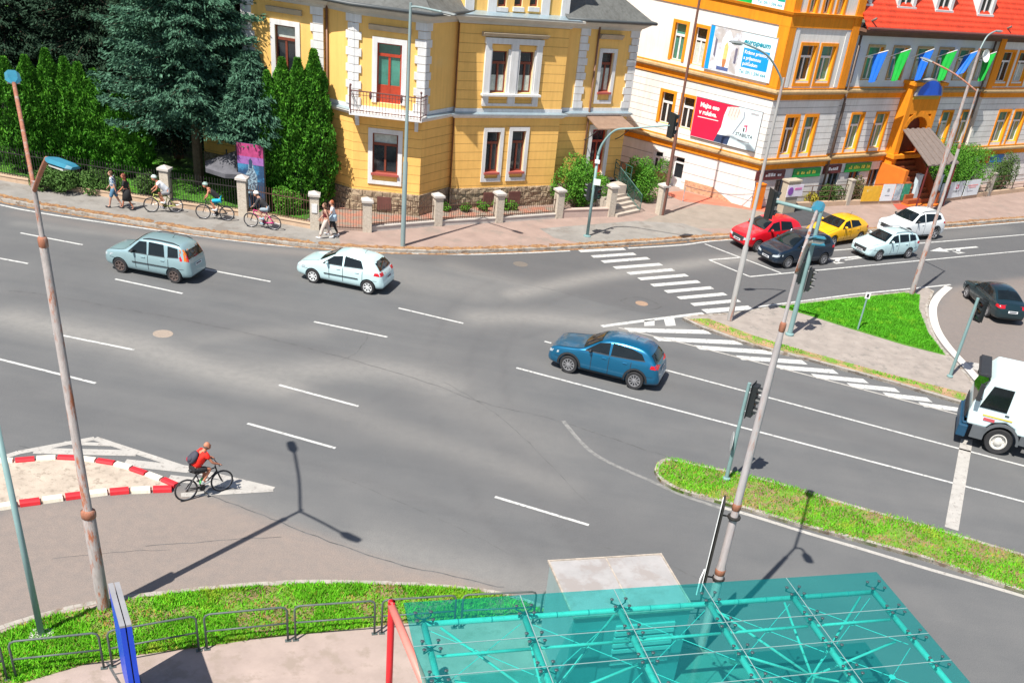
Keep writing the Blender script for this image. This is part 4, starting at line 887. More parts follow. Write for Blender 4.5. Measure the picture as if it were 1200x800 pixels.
# entrance stair box and canopy
mb = MB(); FR2.box(mb, ps-1.9, ps-1.55, KZ, ZB1-.1, 0, 2.2); FR2.box(mb, ps-1.5, ps+1.6, KZ, KZ+.1, 0, 3.4)
a_, b_ = FR2.P(ps+1.1, KZ, 3.3), FR2.P(ps+1.1, KZ, 0)
mb.build('entrance_flank', M('deep_orange_plaster', (.70, .18, .015), .85, .12, 1.5), por); mb = MB()
for i in range(8): FR2.box(mb, ps-1.5, ps+1.2, KZ+.1, KZ+.1+.28*(i+1), 3.1-.32*(i+1)-.3, 3.1-.32*i-.3)
mb.add([FR2.P(ps+1.2, KZ, 3.2), FR2.P(ps+1.2, KZ, 0), FR2.P(ps+1.2, ZB1+1.1, 0), FR2.P(ps+1.2, KZ+.8, 3.2), FR2.P(ps+1.4, KZ, 3.2), FR2.P(ps+1.4, KZ, 0), FR2.P(ps+1.4, ZB1+1.1, 0), FR2.P(ps+1.4, KZ+.8, 3.2)], [(0, 1, 2, 3), (7, 6, 5, 4), (0, 3, 7, 4), (3, 2, 6, 7)])
mb.build('entrance_stair', M('rust_brown_stair', (.30, .075, .02), .85, .15, 2), por)
mb = MB(); cs = M('corrugated_canopy', (.20, .16, .14), .6, .15, 4); nst = 10
q0, q1 = FR2.px(1046, 147, .7), FR2.px(1070, 148, .7); zc1 = q0[1]; q2 = FR2.px(1066, 179, 3.2)
for i in range(nst):
    f0, f1 = i/nst, (i+1)/nst; w0, w1 = 1.5, 1.75
    A_ = FR2.P(ps-w0+2*w0*f0, ZB1+2.2, .75); B_ = FR2.P(ps-w0+2*w0*f1, ZB1+2.2, .75); C_ = FR2.P(ps+.1-w1+2*w1*f1, ZB1+.62, 3.6); D_ = FR2.P(ps+.1-w1+2*w1*f0, ZB1+.62, 3.6); up = V(0, 0, .05 if i % 2 else 0)
    mb.add([A_+up, B_+up, C_+up, D_+up, A_-V(0, 0, .06), B_-V(0, 0, .06), C_-V(0, 0, .06), D_-V(0, 0, .06)], [(0, 1, 2, 3), (7, 6, 5, 4), (0, 3, 7, 4), (1, 5, 6, 2), (3, 2, 6, 7), (0, 4, 5, 1)])
cn = mb.build('entrance_canopy', cs, por)
for s_ in (ps-1.5, ps+1.7): mb = MB(); mb.tube([FR2.P(s_, KZ, 3.5), FR2.P(s_, ZB1+.55, 3.5)], .06, 8); mb.build('canopy_post', M('dark_red_steel', (.13, .02, .02), .5), cn)
# small arched ornament windows and curtain of shop signs on the ground floor
brs = M('brown_shop_sign', (.13, .03, .035), .5, .1); grs = M('green_shop_sign', (.0, .32, .06), .5, .1); bks = M('black_shop_sign', (.02, .02, .022), .5); rds = M('red_shop_sign', (.6, .05, .03), .5); bls = M('blue_shop_sign', (.02, .2, .55), .5); wht = M('white_letters', (.85, .85, .85), .5); ylt = M('yellow_letters', (.8, .75, .1), .5)
def board(par, F, s0, s1, z0, z1, mat, txt=None, tm=None, size=.3, d=.1, name='shop_sign'):
    mb = MB(); F.box(mb, s0, s1, z0, z1, .02, d); o = mb.build(name, mat, par)
    if txt:
        for (tx, fs, fz, sz) in (txt if isinstance(txt, list) else [(txt, .5, .5, size)]):
            text(tx, sz, tm or wht, o, F.P(s0+(s1-s0)*fs, z0+(z1-z0)*fz, d+.012), F.u, F.n, bold=.004)
    return o
def SPX(F, x, y, d=.1): return F.px(x, y, d)[0]
for F, xa, xb, y_, mt_, tx in ((FRt, 887, 920, 204, brs, [('Oriental', .3, .5, .26), ('051 784 442', .75, .5, .22)]), (FRt, 931, 962, 200, grs, [('LAPIS', .3, .5, .3), ('051 784 442', .72, .5, .22)]), (FR2, 967, 987, 194, brs, [('051 784 442', .62, .5, .22)]), (FR2, 993, 1022, 191, grs, [('LAPIS', .3, .5, .3), ('051 784 442', .72, .5, .22)]), (FR2, 1082, 1093, 188, rds, None), (FR2, 1094, 1104, 187, bls, None), (FRt, 1150, 1160, 186, rds, None), (FRt, 1161, 1176, 185, bls, None), (FR2, 1066, 1077, 190, bks, None)):
    # the writing on these small boards cannot be read in full: short marks stand for the unreadable words
    board(ob, F, SPX(F, xa, y_), SPX(F, xb, y_), 1.82, 2.36, mt_)
    s_a, s_b = SPX(F, xa, y_), SPX(F, xb, y_)
    mb = MB(); rr_ = random.Random(int(xa)); s_ = s_a+(s_b-s_a)*.12
    if tx:
        while s_ < s_b-(s_b-s_a)*.12:
            l_ = rr_.uniform(.09, .2); F.box(mb, s_, s_+l_, 2.02, 2.02+rr_.choice((.12, .16, .2)), .1, .112); s_ += l_+rr_.choice((.05, .05, .22))
        mb.build('sign_marks', wht if mt_ is not grs else ylt, ob)
# billboards
def bill(F, TL, TR, BL, BR, label, base, group=None):
    r_ = F.rect(TL, TR, BL, .12); o = root('billboard', F.P((r_[0]+r_[1])/2, r_[2], .08), label, 'billboard', group)
    mb = MB(); F.box(mb, r_[0], r_[1], r_[2], r_[3], .03, .1); mb.build('panel', base, o)
    mb = MB(); k = .03
    F.box(mb, r_[0]-k, r_[1]+k, r_[2]-k, r_[2], .02, .12); F.box(mb, r_[0]-k, r_[1]+k, r_[3], r_[3]+k, .02, .12); F.box(mb, r_[0]-k, r_[0], r_[2], r_[3], .02, .12); F.box(mb, r_[1], r_[1]+k, r_[2], r_[3], .02, .12)
    mb.build('edge_frame', M('grey_edge', (.4, .4, .42), .5), o); return o, r_
pal = M('pale_cyan_print', (.70, .86, .90), .5, .04); cy = M('cyan_print', (.0, .30, .75), .5, .05); teal_l = M('teal_letters', (.0, .28, .38), .5)
def fpoly(F, par, r_, pts, mat, d, name='print'):
    mb = MB(); mb.poly([F.P(r_[0]+(r_[1]-r_[0])*x, r_[2]+(r_[3]-r_[2])*y, d) for x, y in pts]); return mb.build(name, mat, par, fix=False)
o, r_ = bill(FL_, (834, 30), (912, 45), (825, 80), (899, 97), 'upper wall billboard with a bright interior photo and blue text panel', pal); Wd, Hh = r_[1]-r_[0], r_[3]-r_[2]
fpoly(FL_, o, r_, [(0, 0), (.06, 0), (.06, 1), (0, 1)], cy, .104)
ph = M('photo_print', (.50, .47, .46), .5, .25, 1.5, col2=(.62, .66, .74), thr=.5, sscale=1.2); fpoly(FL_, o, r_, [(.065, 0), (.48, 0), (.48, 1), (.065, 1)], ph, .104)
fpoly(FL_, o, r_, [(.2, .1), (.2, .75), (.24, .9), (.28, .97), (.32, .9), (.36, .75), (.36, .1)], M('photo_arch', (.75, .8, .88), .5, .1, 4), .107)
fpoly(FL_, o, r_, [(.25, .2), (.25, .6), (.28, .7), (.31, .6), (.31, .2)], M('photo_gold', (.75, .55, .2), .5, .2, 6), .110); fpoly(FL_, o, r_, [(.18, .04), (.36, .04), (.36, .12), (.18, .12)], M('photo_blue', (.08, .12, .3), .5), .111); fpoly(FL_, o, r_, [(.26, .12), (.3, .12), (.31, .3), (.25, .3)], M('photo_rust', (.5, .2, .08), .5), .112)
fpoly(FL_, o, r_, [(.42, .25), (.455, .25), (.455, .6), (.42, .6)], M('photo_dark', (.15, .14, .2), .5), .108); fpoly(FL_, o, r_, [(.10, .35), (.13, .3), (.13, .7), (.10, .75)], MATS['photo_dark'], .108)
fpoly(FL_, o, r_, [(.54, .22), (.93, .22), (.93, .66), (.54, .66)], cy, .108)
def tx(o, F, r_, s, x, y, sz, m_, **k): text(s, sz, m_, o, F.P(r_[0]+(r_[1]-r_[0])*x, r_[2]+(r_[3]-r_[2])*y, .118), F.u, F.n, **k)
tx(o, FL_, r_, 'europeum', .72, .8, Hh*.17, teal_l, bold=.012, shear=.2)
for i, s_ in enumerate(('Krásne priestory', 's príjemnou', 'pohľadom')): tx(o, FL_, r_, s_, .56, .57-.13*i, Hh*.115, wht, align='LEFT', squeeze=.85, bold=.006)
tx(o, FL_, r_, 'Tel. 0911 594 444', .73, .12, Hh*.115, teal_l, squeeze=.85)
o, r_ = bill(FL_, (816, 113), (892.5, 131.7), (810, 159), (882, 180), 'red and white billboard of a raised fist above the orange ground floor band', M('red_print', (.78, .01, .06), .5, .12, .8)); Wd, Hh = r_[1]-r_[0], r_[3]-r_[2]
fpoly(FL_, o, r_, [(.58, 0), (1, 0), (1, 1), (.66, 1), (.55, .85), (.5, .6)], pal, .104)
fpoly(FL_, o, r_, [(.36, 0), (.58, 0), (.6, .22), (.4, .2)], M('navy_sleeve', (.03, .05, .12), .5), .107)
fpoly(FL_, o, r_, [(.4, .2), (.6, .22), (.66, .5), (.72, .85), (.68, .98), (.48, .93), (.45, .7), (.44, .4)], M('white_sleeve_print', (.78, .84, .86), .5), .108)
fpoly(FL_, o, r_, [(.49, .72), (.52, .95), (.64, .98), (.7, .88), (.66, .66), (.58, .62)], M('hand_print', (.85, .66, .6), .5, .15, 6), .110)
for k in range(4): fpoly(FL_, o, r_, [(.51+k*.045, .72), (.515+k*.045, .72), (.535+k*.045, .94), (.53+k*.045, .94)], M('hand_line', (.4, .15, .12), .5), .112)
fpoly(FL_, o, r_, [(.62, .3), (.64, .3), (.76, .75), (.75, .92), (.735, .9), (.74, .75)], M('suit_grey', (.3, .32, .38), .5), .109)
tx(o, FL_, r_, 'Majte eso', .07, .83, Hh*.16, wht, align='LEFT', bold=.014, squeeze=.9); tx(o, FL_, r_, 'v rukáve.', .07, .65, Hh*.16, wht, align='LEFT', bold=.014, squeeze=.9)
fpoly(FL_, o, r_, [(.06, .51), (.38, .52), (.38, .54), (.06, .53)], wht, .112)
tx(o, FL_, r_, 'STABILITA', .80, .33, Hh*.115, M('dark_letters', (.05, .05, .06), .5), bold=.004, squeeze=.95)
lg = M('logo_red', (.7, .02, .12), .5)
for q_ in ([(.77, .42), (.79, .42), (.79, .52), (.77, .52)], [(.81, .42), (.825, .42), (.825, .58), (.81, .58)], [(.775, .545), (.825, .565), (.825, .6), (.775, .58)]): fpoly(FL_, o, r_, q_, lg if q_[0][0] > .8 or q_[0][1] > .5 else MATS['dark_letters'], .112)
fpoly(FL_, o, r_, [(.7, .27), (.92, .27), (.92, .275), (.7, .275)], MATS['grey_edge'], .112); fpoly(FL_, o, r_, [(.72, .17), (.9, .17), (.9, .2), (.72, .2)], MATS['grey_edge'], .112); fpoly(FL_, o, r_, [(.84, .88), (.96, .88), (.96, .93), (.84, .93)], MATS['grey_edge'], .112)
o, r_ = bill(FL_, (856, -40), (926, -29), (850, 0), (919, 12), 'topmost wall billboard of which only the phone number row shows', pal); Hh = r_[3]-r_[2]
fpoly(FL_, o, r_, [(.0, 0), (.2, 0), (.2, 1), (.0, 1)], M('teal_print', (.02, .2, .25), .5, .2), .104); fpoly(FL_, o, r_, [(.2, 0), (.46, 0), (.46, 1), (.2, 1)], M('green_print', (.0, .4, .08), .5, .2), .104)
tx(o, FL_, r_, 'Tel. 0911 594 444', .76, .14, Hh*.13, teal_l, squeeze=.9); fpoly(FL_, o, r_, [(.88, .26), (1, .26), (1, .5), (.88, .5)], M('green_teal', (.0, .35, .25), .5), .105)
# flags on poles under the red roof
flb = M('blue_flag', (.01, .15, .68), .6, .15, 2); flg = M('green_flag', (.01, .42, .05), .6, .15, 2); polew = M('white_pole', (.8, .8, .8), .4)
fx = [((1014, 67), (1041, 59.5), (1028, 94)), ((1040, 67.5), (1068, 57.5), (1058, 92)), ((1068, 68), (1095, 57.5), (1083, 92)), ((1094, 68.5), (1122, 59), (1108, 93)), ((1121, 69), (1146, 60), (1126, 86)), ((1144, 70), (1168, 61), (1158, 94))]
pos = ['first flag from the corner pilaster', 'second flag from the corner pilaster', 'third flag from the corner pilaster', 'fourth flag, above the portal side', 'fifth flag, spread the widest', 'last flag, next to the far orange pilaster']
for i, (a_, b_, c_) in enumerate(fx):
    s_, z_ = FR2.px(*a_, .05); col = ('blue', 'green')[i % 2]
    A_ = FR2.P(s_, z_, 0); rr_ = ray(*b_); best = min(((FR2.px(b_[0], b_[1], d_/20), d_/20) for d_ in range(10, 60)), key=lambda q_: abs(q_[0][1]-(z_+.55*q_[1]*.6))+abs(q_[0][0]-s_-.15)*.6)
    B_ = FR2.P(best[0][0], best[0][1], best[1]); o = root('flag', A_, f'{col} flag on a slanted white pole, {pos[i]}', 'flag', 'flags along the upper wall')
    mb = MB(); mb.tube([A_, B_], .03, 6); mb.build('flagpole', polew, o)
    P0 = A_.lerp(B_, .38); n = 10; mm = 8; mb = MB(); vs = []; ln = 1.75 if i != 4 else 1.3
    for k in range(n+1):
        for j in range(mm+1):
            f = j/mm; p = P0.lerp(B_, k/n*(1-.15*f)+.02*math.sin(6*f)) if True else 0
            cl = 1-.45*f if i != 4 else 1-.1*f
            q_ = P0.lerp(B_, .62 if i != 4 else .35); p = q_+(P0.lerp(B_, k/n)-q_)*cl; p = p+V(0, 0, -ln*f*(1-.12*abs(k/n-.5)))+FR2.u*(.1*math.sin(k*1.5+f*3))*f-FR2.u*(.55*f if i == 4 else .15*f)
            vs.append(p)
    mb.add(vs, [(k*(mm+1)+j, (k+1)*(mm+1)+j, (k+1)*(mm+1)+j+1, k*(mm+1)+j+1) for k in range(n) for j in range(mm)]); mb.build('cloth', (flb, flg)[i % 2], o, smooth=True, fix=False)
    f_ = .35; mb = MB(); q1_ = P0.lerp(B_, .6)+V(0, 0, -.5)+FR2.n*.05; mb.add([q1_, q1_+FR2.u*.09+V(0,0,0), q1_+FR2.u*.05-V(0, 0, .7), q1_-FR2.u*.02-V(0, 0, .7)], [(0, 1, 2, 3)]); mb.build('emblem', M('pale_mark', (.6, .75, .8), .6), o, fix=False)
# satellite dish/lamp by the far pilaster
mb = MB(); s_, z_ = FRt.px(1152, 66, .5); mb.lathe([(0.02, 0), (.3, .1), (.42, .25), (.4, .26), (.28, .13), (.02, .03)], c=FRt.P(s_, z_, .5), n=18, mat=Matrix.Rotation(FRt.ang, 3, 'Z') @ Matrix.Rotation(R_(75), 3, 'X'))
mb.tube([FRt.P(s_, z_-.1, .0), FRt.P(s_, z_, .5)], .03, 6); o = mb.build('satellite_dish', M('dish_white', (.7, .72, .7), .5), loc=FRt.P(s_, z_, 0)); tag(o, 'white satellite dish on the orange far pilaster', 'satellite dish')
# ============================================================= FENCES, TREES, POLES, SHELTER
iron_k = M('black_iron', (.025, .022, .02), .6, .2); iron_b = M('brown_iron', (.10, .05, .035), .6, .2)
pil_m = M('pillar_brick', (.52, .46, .38), .9, .12, 8, bump=.5, bscale=14, col2=(.4, .34, .27), thr=.58, sscale=12); cap_m = M('pillar_cap', (.50, .46, .42), .9, .1, 3)
def fence(a, b, h, mat, label, base=.22, gap=.13, wallm=None, spikes=True, z=KZ, cat='fence', nm='iron_fence'):
    a, b = a.copy(), b.copy(); L_ = (b-a).length; d = (b-a).normalized(); ang = math.atan2(d.y, d.x); c = (a+b)/2
    o = root(nm, V(c.x, c.y, z), label, cat)
    if base:
        mb = MB(); mb.box((c.x, c.y, z+base/2), (L_, .26, base), rz=ang); mb.box((c.x, c.y, z+base+.025), (L_, .32, .05), rz=ang); mb.build('base_wall', wallm or cap_m, o)
    if h:
        mb = MB(); zz = z+base
        for k in (.14, h-.22): mb.box((c.x, c.y, zz+k), (L_, .04, .035), rz=ang)
        mb.build('rail', mat, o)
        mb = MB(); n = max(2, int(L_/gap))
        for i in range(n+1):
            p = a.lerp(b, i/n); mb.box((p.x, p.y, zz+h/2+.05), (.018, .018, h-.06), rz=ang)
            if spikes: mb.add([(p.x-.02, p.y, zz+h), (p.x+.02, p.y, zz+h), (p.x, p.y+.02, zz+h), (p.x, p.y, zz+h+.09)], [(0, 1, 3), (1, 2, 3), (2, 0, 3)])
        mb.build('bars', mat, o)
    return o
def pillar(px, py, label, h=1.5, w_=.42, ang=None, plaque=None):
    p = G(px, py, KZ); an = R_(35) if ang is None else ang; o = root('fence_pillar', p, label, 'pillar', 'masonry pillars of the street fence')
    mb = MB(); mb.box((p.x, p.y, KZ+h/2), (w_, w_, h), rz=an); mb.build('shaft', pil_m, o)
    mb = MB(); mb.box((p.x, p.y, KZ+h+.05), (w_+.14, w_+.14, .1), rz=an); R3 = Matrix.Rotation(an, 3, 'Z'); k = (w_+.1)/2
    mb.add([R3 @ V(x, y, 0)+V(p.x, p.y, KZ+h+.1) for x, y in ((-k, -k), (k, -k), (k, k), (-k, k))]+[V(p.x, p.y, KZ+h+.24)], [(0, 1, 4), (1, 2, 4), (2, 3, 4), (3, 0, 4)]); mb.build('cap', cap_m, o)
    if plaque: mb = MB(); q = R3 @ V(0, -w_/2-.02, 0); mb.box((p.x+q.x, p.y+q.y, KZ+1.05), (.26, .03, .42), rz=an); mb.build('plaque', plaque, o)
    return p
PL = [(197, 241, 'cream pillar behind the cyclist in grey shorts', 1.7), (286, 253, 'tall pillar beside the pink and blue banner', 1.75), (369, 268, 'pillar with a white plaque beside the garden gate', 1.6), (430, 271, 'pillar on the house side of the garden gate', 1.45), (512, 264, 'pillar below the shaded wall next to the grey lamp post', 1.45), (583, 260, 'pillar in front of the rubble plinth vents', 1.45), (653, 255, 'pillar where the big green bush begins', 1.45), (714, 253, 'pillar at the near foot of the entrance steps', 1.6), (773, 251, 'pillar by the driveway beyond the entrance steps', 1.6)]
PP = [pillar(x, y, l, h, plaque=M('white_plaque', (.7, .7, .7), .5) if i == 2 else None, ang=R_([0, 5, 15, 20, 33, 37, 38, 38, 40][i])) for i, (x, y, l, h) in enumerate(PL)]
warm = M('warm_base_stone', (.50, .36, .25), .9, .12, 2)
fl = G(22, 214, KZ); ex = V(-44, 49.6, KZ)
fence(ex, fl, 1.35, iron_k, 'black iron fence under the clipped conifers, its far stretch by the rusty lamp', wallm=warm)
fence(fl, PP[0], 1.35, iron_k, 'black iron fence behind the couple in dark and plaid clothes', wallm=warm)
fence(PP[0], PP[1], 1.35, iron_k, 'black iron fence behind the cyclist in turquoise shorts', wallm=warm)
fence(PP[1], PP[2], 1.3, iron_b, 'brown iron fence behind the pink bicycle', wallm=warm)
fence(PP[2], PP[3], 1.25, iron_b, 'brown iron garden gate between two brick pillars', base=0, cat='gate', nm='garden_gate')
fence(PP[3], PP[4], 1.0, iron_b, 'low brown iron fence below the balcony window')
fence(PP[4], PP[5], 1.0, iron_b, 'low brown iron fence in front of the first plinth vent')
fence(PP[5], PP[6], 1.0, iron_b, 'low brown iron fence in front of the second plinth vent')
fence(PP[6], PP[7], 0, iron_b, 'low pinkish garden wall under the big green bush', base=.42, nm='garden_wall', cat='wall', wallm=M('pink_wall', (.5, .38, .33), .9, .1))
mb = MB(); p = G(697, 243, KZ); mb.box((p.x, p.y+.3, .75), (.55, .25, .75), rz=R_(38)); o = mb.build('meter_box', M('grey_box', (.5, .55, .55), .5, .08), loc=(p.x, p.y+.3, KZ)); tag(o, 'small pale grey utility box in front of the green bush', 'utility box')
# chain barrier and bollard on the driveway
A_, B_ = G(800, 236, KZ), G(880, 243, KZ)
mb = MB(); mb.tube([A_, A_+V(0, 0, .9)], .03, 8); o = mb.build('barrier_post', M('grey_steel', (.35, .35, .35), .5), loc=A_); tag(o, 'thin grey post standing on the driveway', 'post')
pb = G(886, 245, KZ); mb = MB(); mb.box((pb.x, pb.y, .12+.75), (.55, .35, 1.5), rz=R_(43)); mb.box((pb.x, pb.y, 1.65), (.6, .4, .06), rz=R_(43)); o = mb.build('orange_cabinet', M('orange_cabinet', (.85, .22, .01), .6, .1), loc=pb); tag(o, 'bright orange box standing at the white building corner', 'cabinet')
mb = MB(); pts = [A_.lerp(pb, k/8)+V(0, 0, .95-.25*math.sin(math.pi*k/8)) for k in range(9)]; mb.tube(pts, .02, 5); o = mb.build('chain', M('dark_chain', (.15, .1, .1), .6), loc=A_); tag(o, 'sagging chain across the red strip of the driveway', 'chain')
# pillars and fence of the white building
bigp = G(912, 248, KZ); o = root('gate_pillar', bigp, 'broad beige stone pillar carrying a white purple sign', 'pillar'); an = R_(43)
mb = MB(); mb.box((bigp.x+.45, bigp.y+.2, KZ+.95), (1.1, .5, 1.9), rz=an); mb.box((bigp.x+.45, bigp.y+.2, KZ+1.95), (1.25, .6, .1), rz=an); mb.build('shaft', M('beige_stone', (.42, .37, .28), .9, .1, 2), o)
FG = FC(bigp+V(.45, .2, 0), 43)
mb = MB(); FG.box(mb, -.62, .85, 1.15, 1.85, .27, .3); sg = mb.build('sign', M('white_sign', (.75, .7, .8), .5), o)
mb = MB(); mb.lathe([(.24, 0), (.24, .02), (.001, .02)], c=FG.P(-.3, 1.5, .3), n=20, mat=Matrix.Rotation(FG.ang, 3, 'Z') @ Matrix.Rotation(R_(90), 3, 'X')); mb.build('round_symbol', M('purple', (.25, .08, .4), .5), sg)
mb = MB(); FG.box(mb, .05, .7, 1.55, 1.68, .3, .31); mb.build('sign_bar', M('pink_mark', (.7, .2, .45), .5), sg)
conc = M('concrete_post', (.42, .38, .32), .9, .12, 3)
wp = [(991, 240, 'slanting-topped concrete post by the ball shrub'), (1030+12, 238, 'concrete post beside the yellow panel'), (1156, 229, 'concrete post at the far end of the banner fence')]
for x, y, l in wp[:1]+wp[2:]:
    p = G(x, y, KZ); mb = MB(); mb.box((p.x, p.y, KZ+.8), (.35, .35, 1.6), rz=R_(43)); mb.box((p.x, p.y, KZ+1.63), (.42, .42, .07), rz=R_(43)); o = mb.build('concrete_post', conc, loc=p); tag(o, l, 'post')
for x, y, l in ((1068, 238, 'pale blue gate pillar left of the red threshold'.replace('left of', 'beside')+' and the green poster'), (1092, 238, 'pale blue gate pillar behind the double lamp posts')):
    p = G(x, y, KZ); mb = MB(); mb.box((p.x, p.y, KZ+.95), (.42, .3, 1.9), rz=R_(43)); mb.box((p.x, p.y, KZ+1.93), (.48, .36, .06), rz=R_(43)); o = mb.build('gate_pillar', M('pale_blue_pillar', (.5, .62, .68), .8, .08), loc=p); tag(o, l, 'pillar')
def pfence(a, b, label):
    o = root('rail_fence', (a+b)/2, label, 'fence'); ang = math.atan2((b-a).y, (b-a).x); c = (a+b)/2; L_ = (b-a).length
    mb = MB(); mb.box((c.x, c.y, KZ+.15), (L_, .3, .3), rz=ang); mb.build('base_wall', warm, o)
    mb = MB()
    for z_ in (.6, .95, 1.3): mb.tube([a+V(0, 0, z_), b+V(0, 0, z_)], .025, 6)
    for i in range(int(L_/1.6)+1): p = a.lerp(b, i/max(1, int(L_/1.6))); mb.tube([p, p+V(0, 0, 1.32)], .03, 6)
    mb.build('rails', iron_b, o)
P1_, P2_, P3_, P4_, P5_ = G(924, 243, KZ), G(991, 240, KZ), G(1064, 238, KZ), G(1096, 237, KZ), G(1156, 229, KZ); P6_ = G(1260, 217, KZ)
pfence(P1_, P2_, 'dark rail fence in front of the green shop sign'); pfence(P2_, P3_, 'rail fence hung with the yellow panel and posters'); pfence(P4_, P5_, 'rail fence hung with two pale banners'); pfence(P5_, P6_, 'rail fence running past the last concrete post')
FP2 = FC(P2_, math.degrees(math.atan2((P3_-P2_).y, (P3_-P2_).x))); FP4 = FC(P4_, math.degrees(math.atan2((P5_-P4_).y, (P5_-P4_).x)))
def banner(F, xa, xb, y_, z0, z1, mat, label, marks=()):
    s0 = F.px(xa, y_, .2)[0]; s1 = F.px(xb, y_, .2)[0]; o = root('banner', F.P((s0+s1)/2, KZ, .2), label, 'banner'); mb = MB(); F.box(mb, s0, s1, KZ+z0, KZ+z1, .17, .2); mb.build('panel', mat, o)
    for (x0_, y0_, x1_, y1_, m_) in marks:
        mb = MB(); F.box(mb, s0+(s1-s0)*x0_, s0+(s1-s0)*x1_, KZ+z0+(z1-z0)*y0_, KZ+z0+(z1-z0)*y1_, .2, .207); mb.build('print', m_, o)
    return o, s0, s1
wb_ = M('white_banner', (.72, .78, .82), .5, .05); gm_ = M('grey_mark', (.35, .38, .42), .5)
banner(FP2, 1011, 1032, 227, .25, 1.25, M('ochre_panel', (.75, .42, .03), .7, .15, 3, col2=(.7, .6, .3), thr=.6, sscale=2), 'ochre yellow advertising panel on the rail fence')
banner(FP2, 1034, 1048, 224, .25, 1.35, wb_, 'plain white banner with a faint crest', [(.4, .55, .6, .75, gm_), (.3, .3, .7, .36, gm_)])
banner(FP2, 1049, 1057, 224, .25, 1.35, M('photo_poster', (.25, .35, .42), .5, .4, 3, col2=(.5, .6, .65), thr=.5, sscale=2), 'narrow photo poster between the white banner and the green poster')
banner(FP2, 1058, 1066, 224, .25, 1.35, M('green_poster', (.02, .25, .15), .5, .2, 3, col2=(.1, .5, .35), thr=.6, sscale=3), 'narrow dark green poster next to a pale blue pillar')
banner(FP4, 1103, 1111, 222, .3, 1.35, MATS['photo_poster'], 'narrow blue grey poster by the double lamp posts')
o, s0, s1 = banner(FP4, 1113, 1129, 222, .25, 1.35, wb_, 'pale banner with a small red square emblem and dark name', [(.42, .55, .6, .6, lg), (.42, .75, .6, .8, lg), (.55, .55, .6, .8, lg), (.42, .55, .47, .68, lg)])
text('STABILITA', .2, MATS['dark_letters'], o, FP4.P((s0+s1)/2, KZ+.68, .212), FP4.u, FP4.n, squeeze=.9)
banner(FP4, 1131, 1147, 221, .25, 1.35, wb_, 'pale banner with a slanted pinkish line of writing', [(.15, .62, .85, .7, M('pinkish_writing', (.8, .35, .35), .5)), (.25, .5, .75, .56, MATS['pinkish_writing']), (.2, .28, .6, .32, gm_)])

# ---------------------------------------------------------------- vegetation
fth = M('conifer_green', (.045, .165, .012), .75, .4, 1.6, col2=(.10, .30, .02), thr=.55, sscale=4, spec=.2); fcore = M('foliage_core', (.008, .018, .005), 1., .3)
fsp = M('blue_spruce', (.05, .125, .075), .8, .4, 1.5, col2=(.10, .21, .14), thr=.56, sscale=4, spec=.2); fds = M('dark_spruce', (.022, .05, .028), .85, .4, 1.5, col2=(.05, .10, .06), thr=.6, sscale=4, spec=.2)
fbu = M('bush_green', (.07, .22, .02), .7, .4, 3, col2=(.14, .32, .03), thr=.55, sscale=5, spec=.2); bark = M('bark', (.12, .08, .055), .95, .3, 6, bump=.8, bscale=10)
def leaves(c, d, ln, wd, r, jit=.35):
    "quads centred at c (n,3), pointing along d"
    n = len(c); d = d+r.normal(0, jit, (n, 3)); d /= np.linalg.norm(d, axis=1)[:, None]; t = r.normal(0, 1, (n, 3)); s_ = np.cross(d, t); s_ /= np.linalg.norm(s_, axis=1)[:, None]
    ln = np.broadcast_to(ln, n)[:, None]*(.6+.8*r.random((n, 1))); wd = np.broadcast_to(wd, n)[:, None]*(.6+.8*r.random((n, 1)))
    v = np.stack([c-d*ln/2, c+s_*wd/2, c+d*ln/2, c-s_*wd/2], 1).reshape(-1, 3); return v
def thuja(name, p, h, rad, label, seed=1, n=12000, group=None, mat=None):
    r = np.random.default_rng(seed); o = root(name, p, label, 'tree', group)
    t_ = r.random(n)**.8; a = r.random(n)*2*np.pi; prof = np.minimum(1, (1-t_)*1.9+.04)**.75*(.72+.28*np.minimum(1, t_*5)); lump = 1+.16*np.sin(a*3+t_*9+seed)+.12*np.sin(a*5-t_*17)+.10*np.sin(t_*31+a*2)
    rr_ = rad*prof*lump*(.8+.24*r.random(n)); c = np.stack([rr_*np.cos(a), rr_*np.sin(a), .35+t_*(h-.35)], 1)
    d = np.stack([np.cos(a)*.5, np.sin(a)*.5, np.full(n, 1.)], 1); v = leaves(c, d, .18, .075, r, .5)+np.array(p)
    raw('crown', v, np.arange(len(v)).reshape(-1, 4), mat or fth, o, p)
    mb = MB(); mb.lathe([(rad*.45, .45), (rad*.62, h*.25), (rad*.55, h*.55), (rad*.2, h*.86), (.02, h*.93)], c=p, n=12); mb.build('dark_core', fcore, o)  # solid dark cone put inside to block the view through the crown
    mb = MB(); mb.tube([p, p+V(0, 0, h*.3)], [.12, .07], 8); mb.build('trunk', bark, o); return o
tj = [(12, 208, 7.5, 68), (36, 207, 6, 66), (60, 206, 6, 58), (80, 207, 6, 68), (95, 208, 6, 74), (112, 210, 6, 82), (136, 214, 6, 106), (150, 216, 6, 108)]
tl_ = ['first clipped conifer of the hedge, by the rusty lamp arm', 'second clipped conifer of the hedge', 'tallest clipped conifer of the hedge', 'clipped conifer next to the tallest one', 'clipped conifer with a brown dry patch', 'clipped conifer in the middle right of the hedge'.replace('right ', ''), 'low conifer near the hedge end', 'last low conifer of the hedge beside the blue spruce']
for i, (x, y, _, ty) in enumerate(tj):
    p = G(x, y, KZ)+V(0, 1.1, 0); h = HZ(p, x-2, ty)-KZ; o = thuja('clipped_conifer', p, h, .84 if i < 6 else .8, tl_[i], i+3, group='columnar conifers behind the street fence')
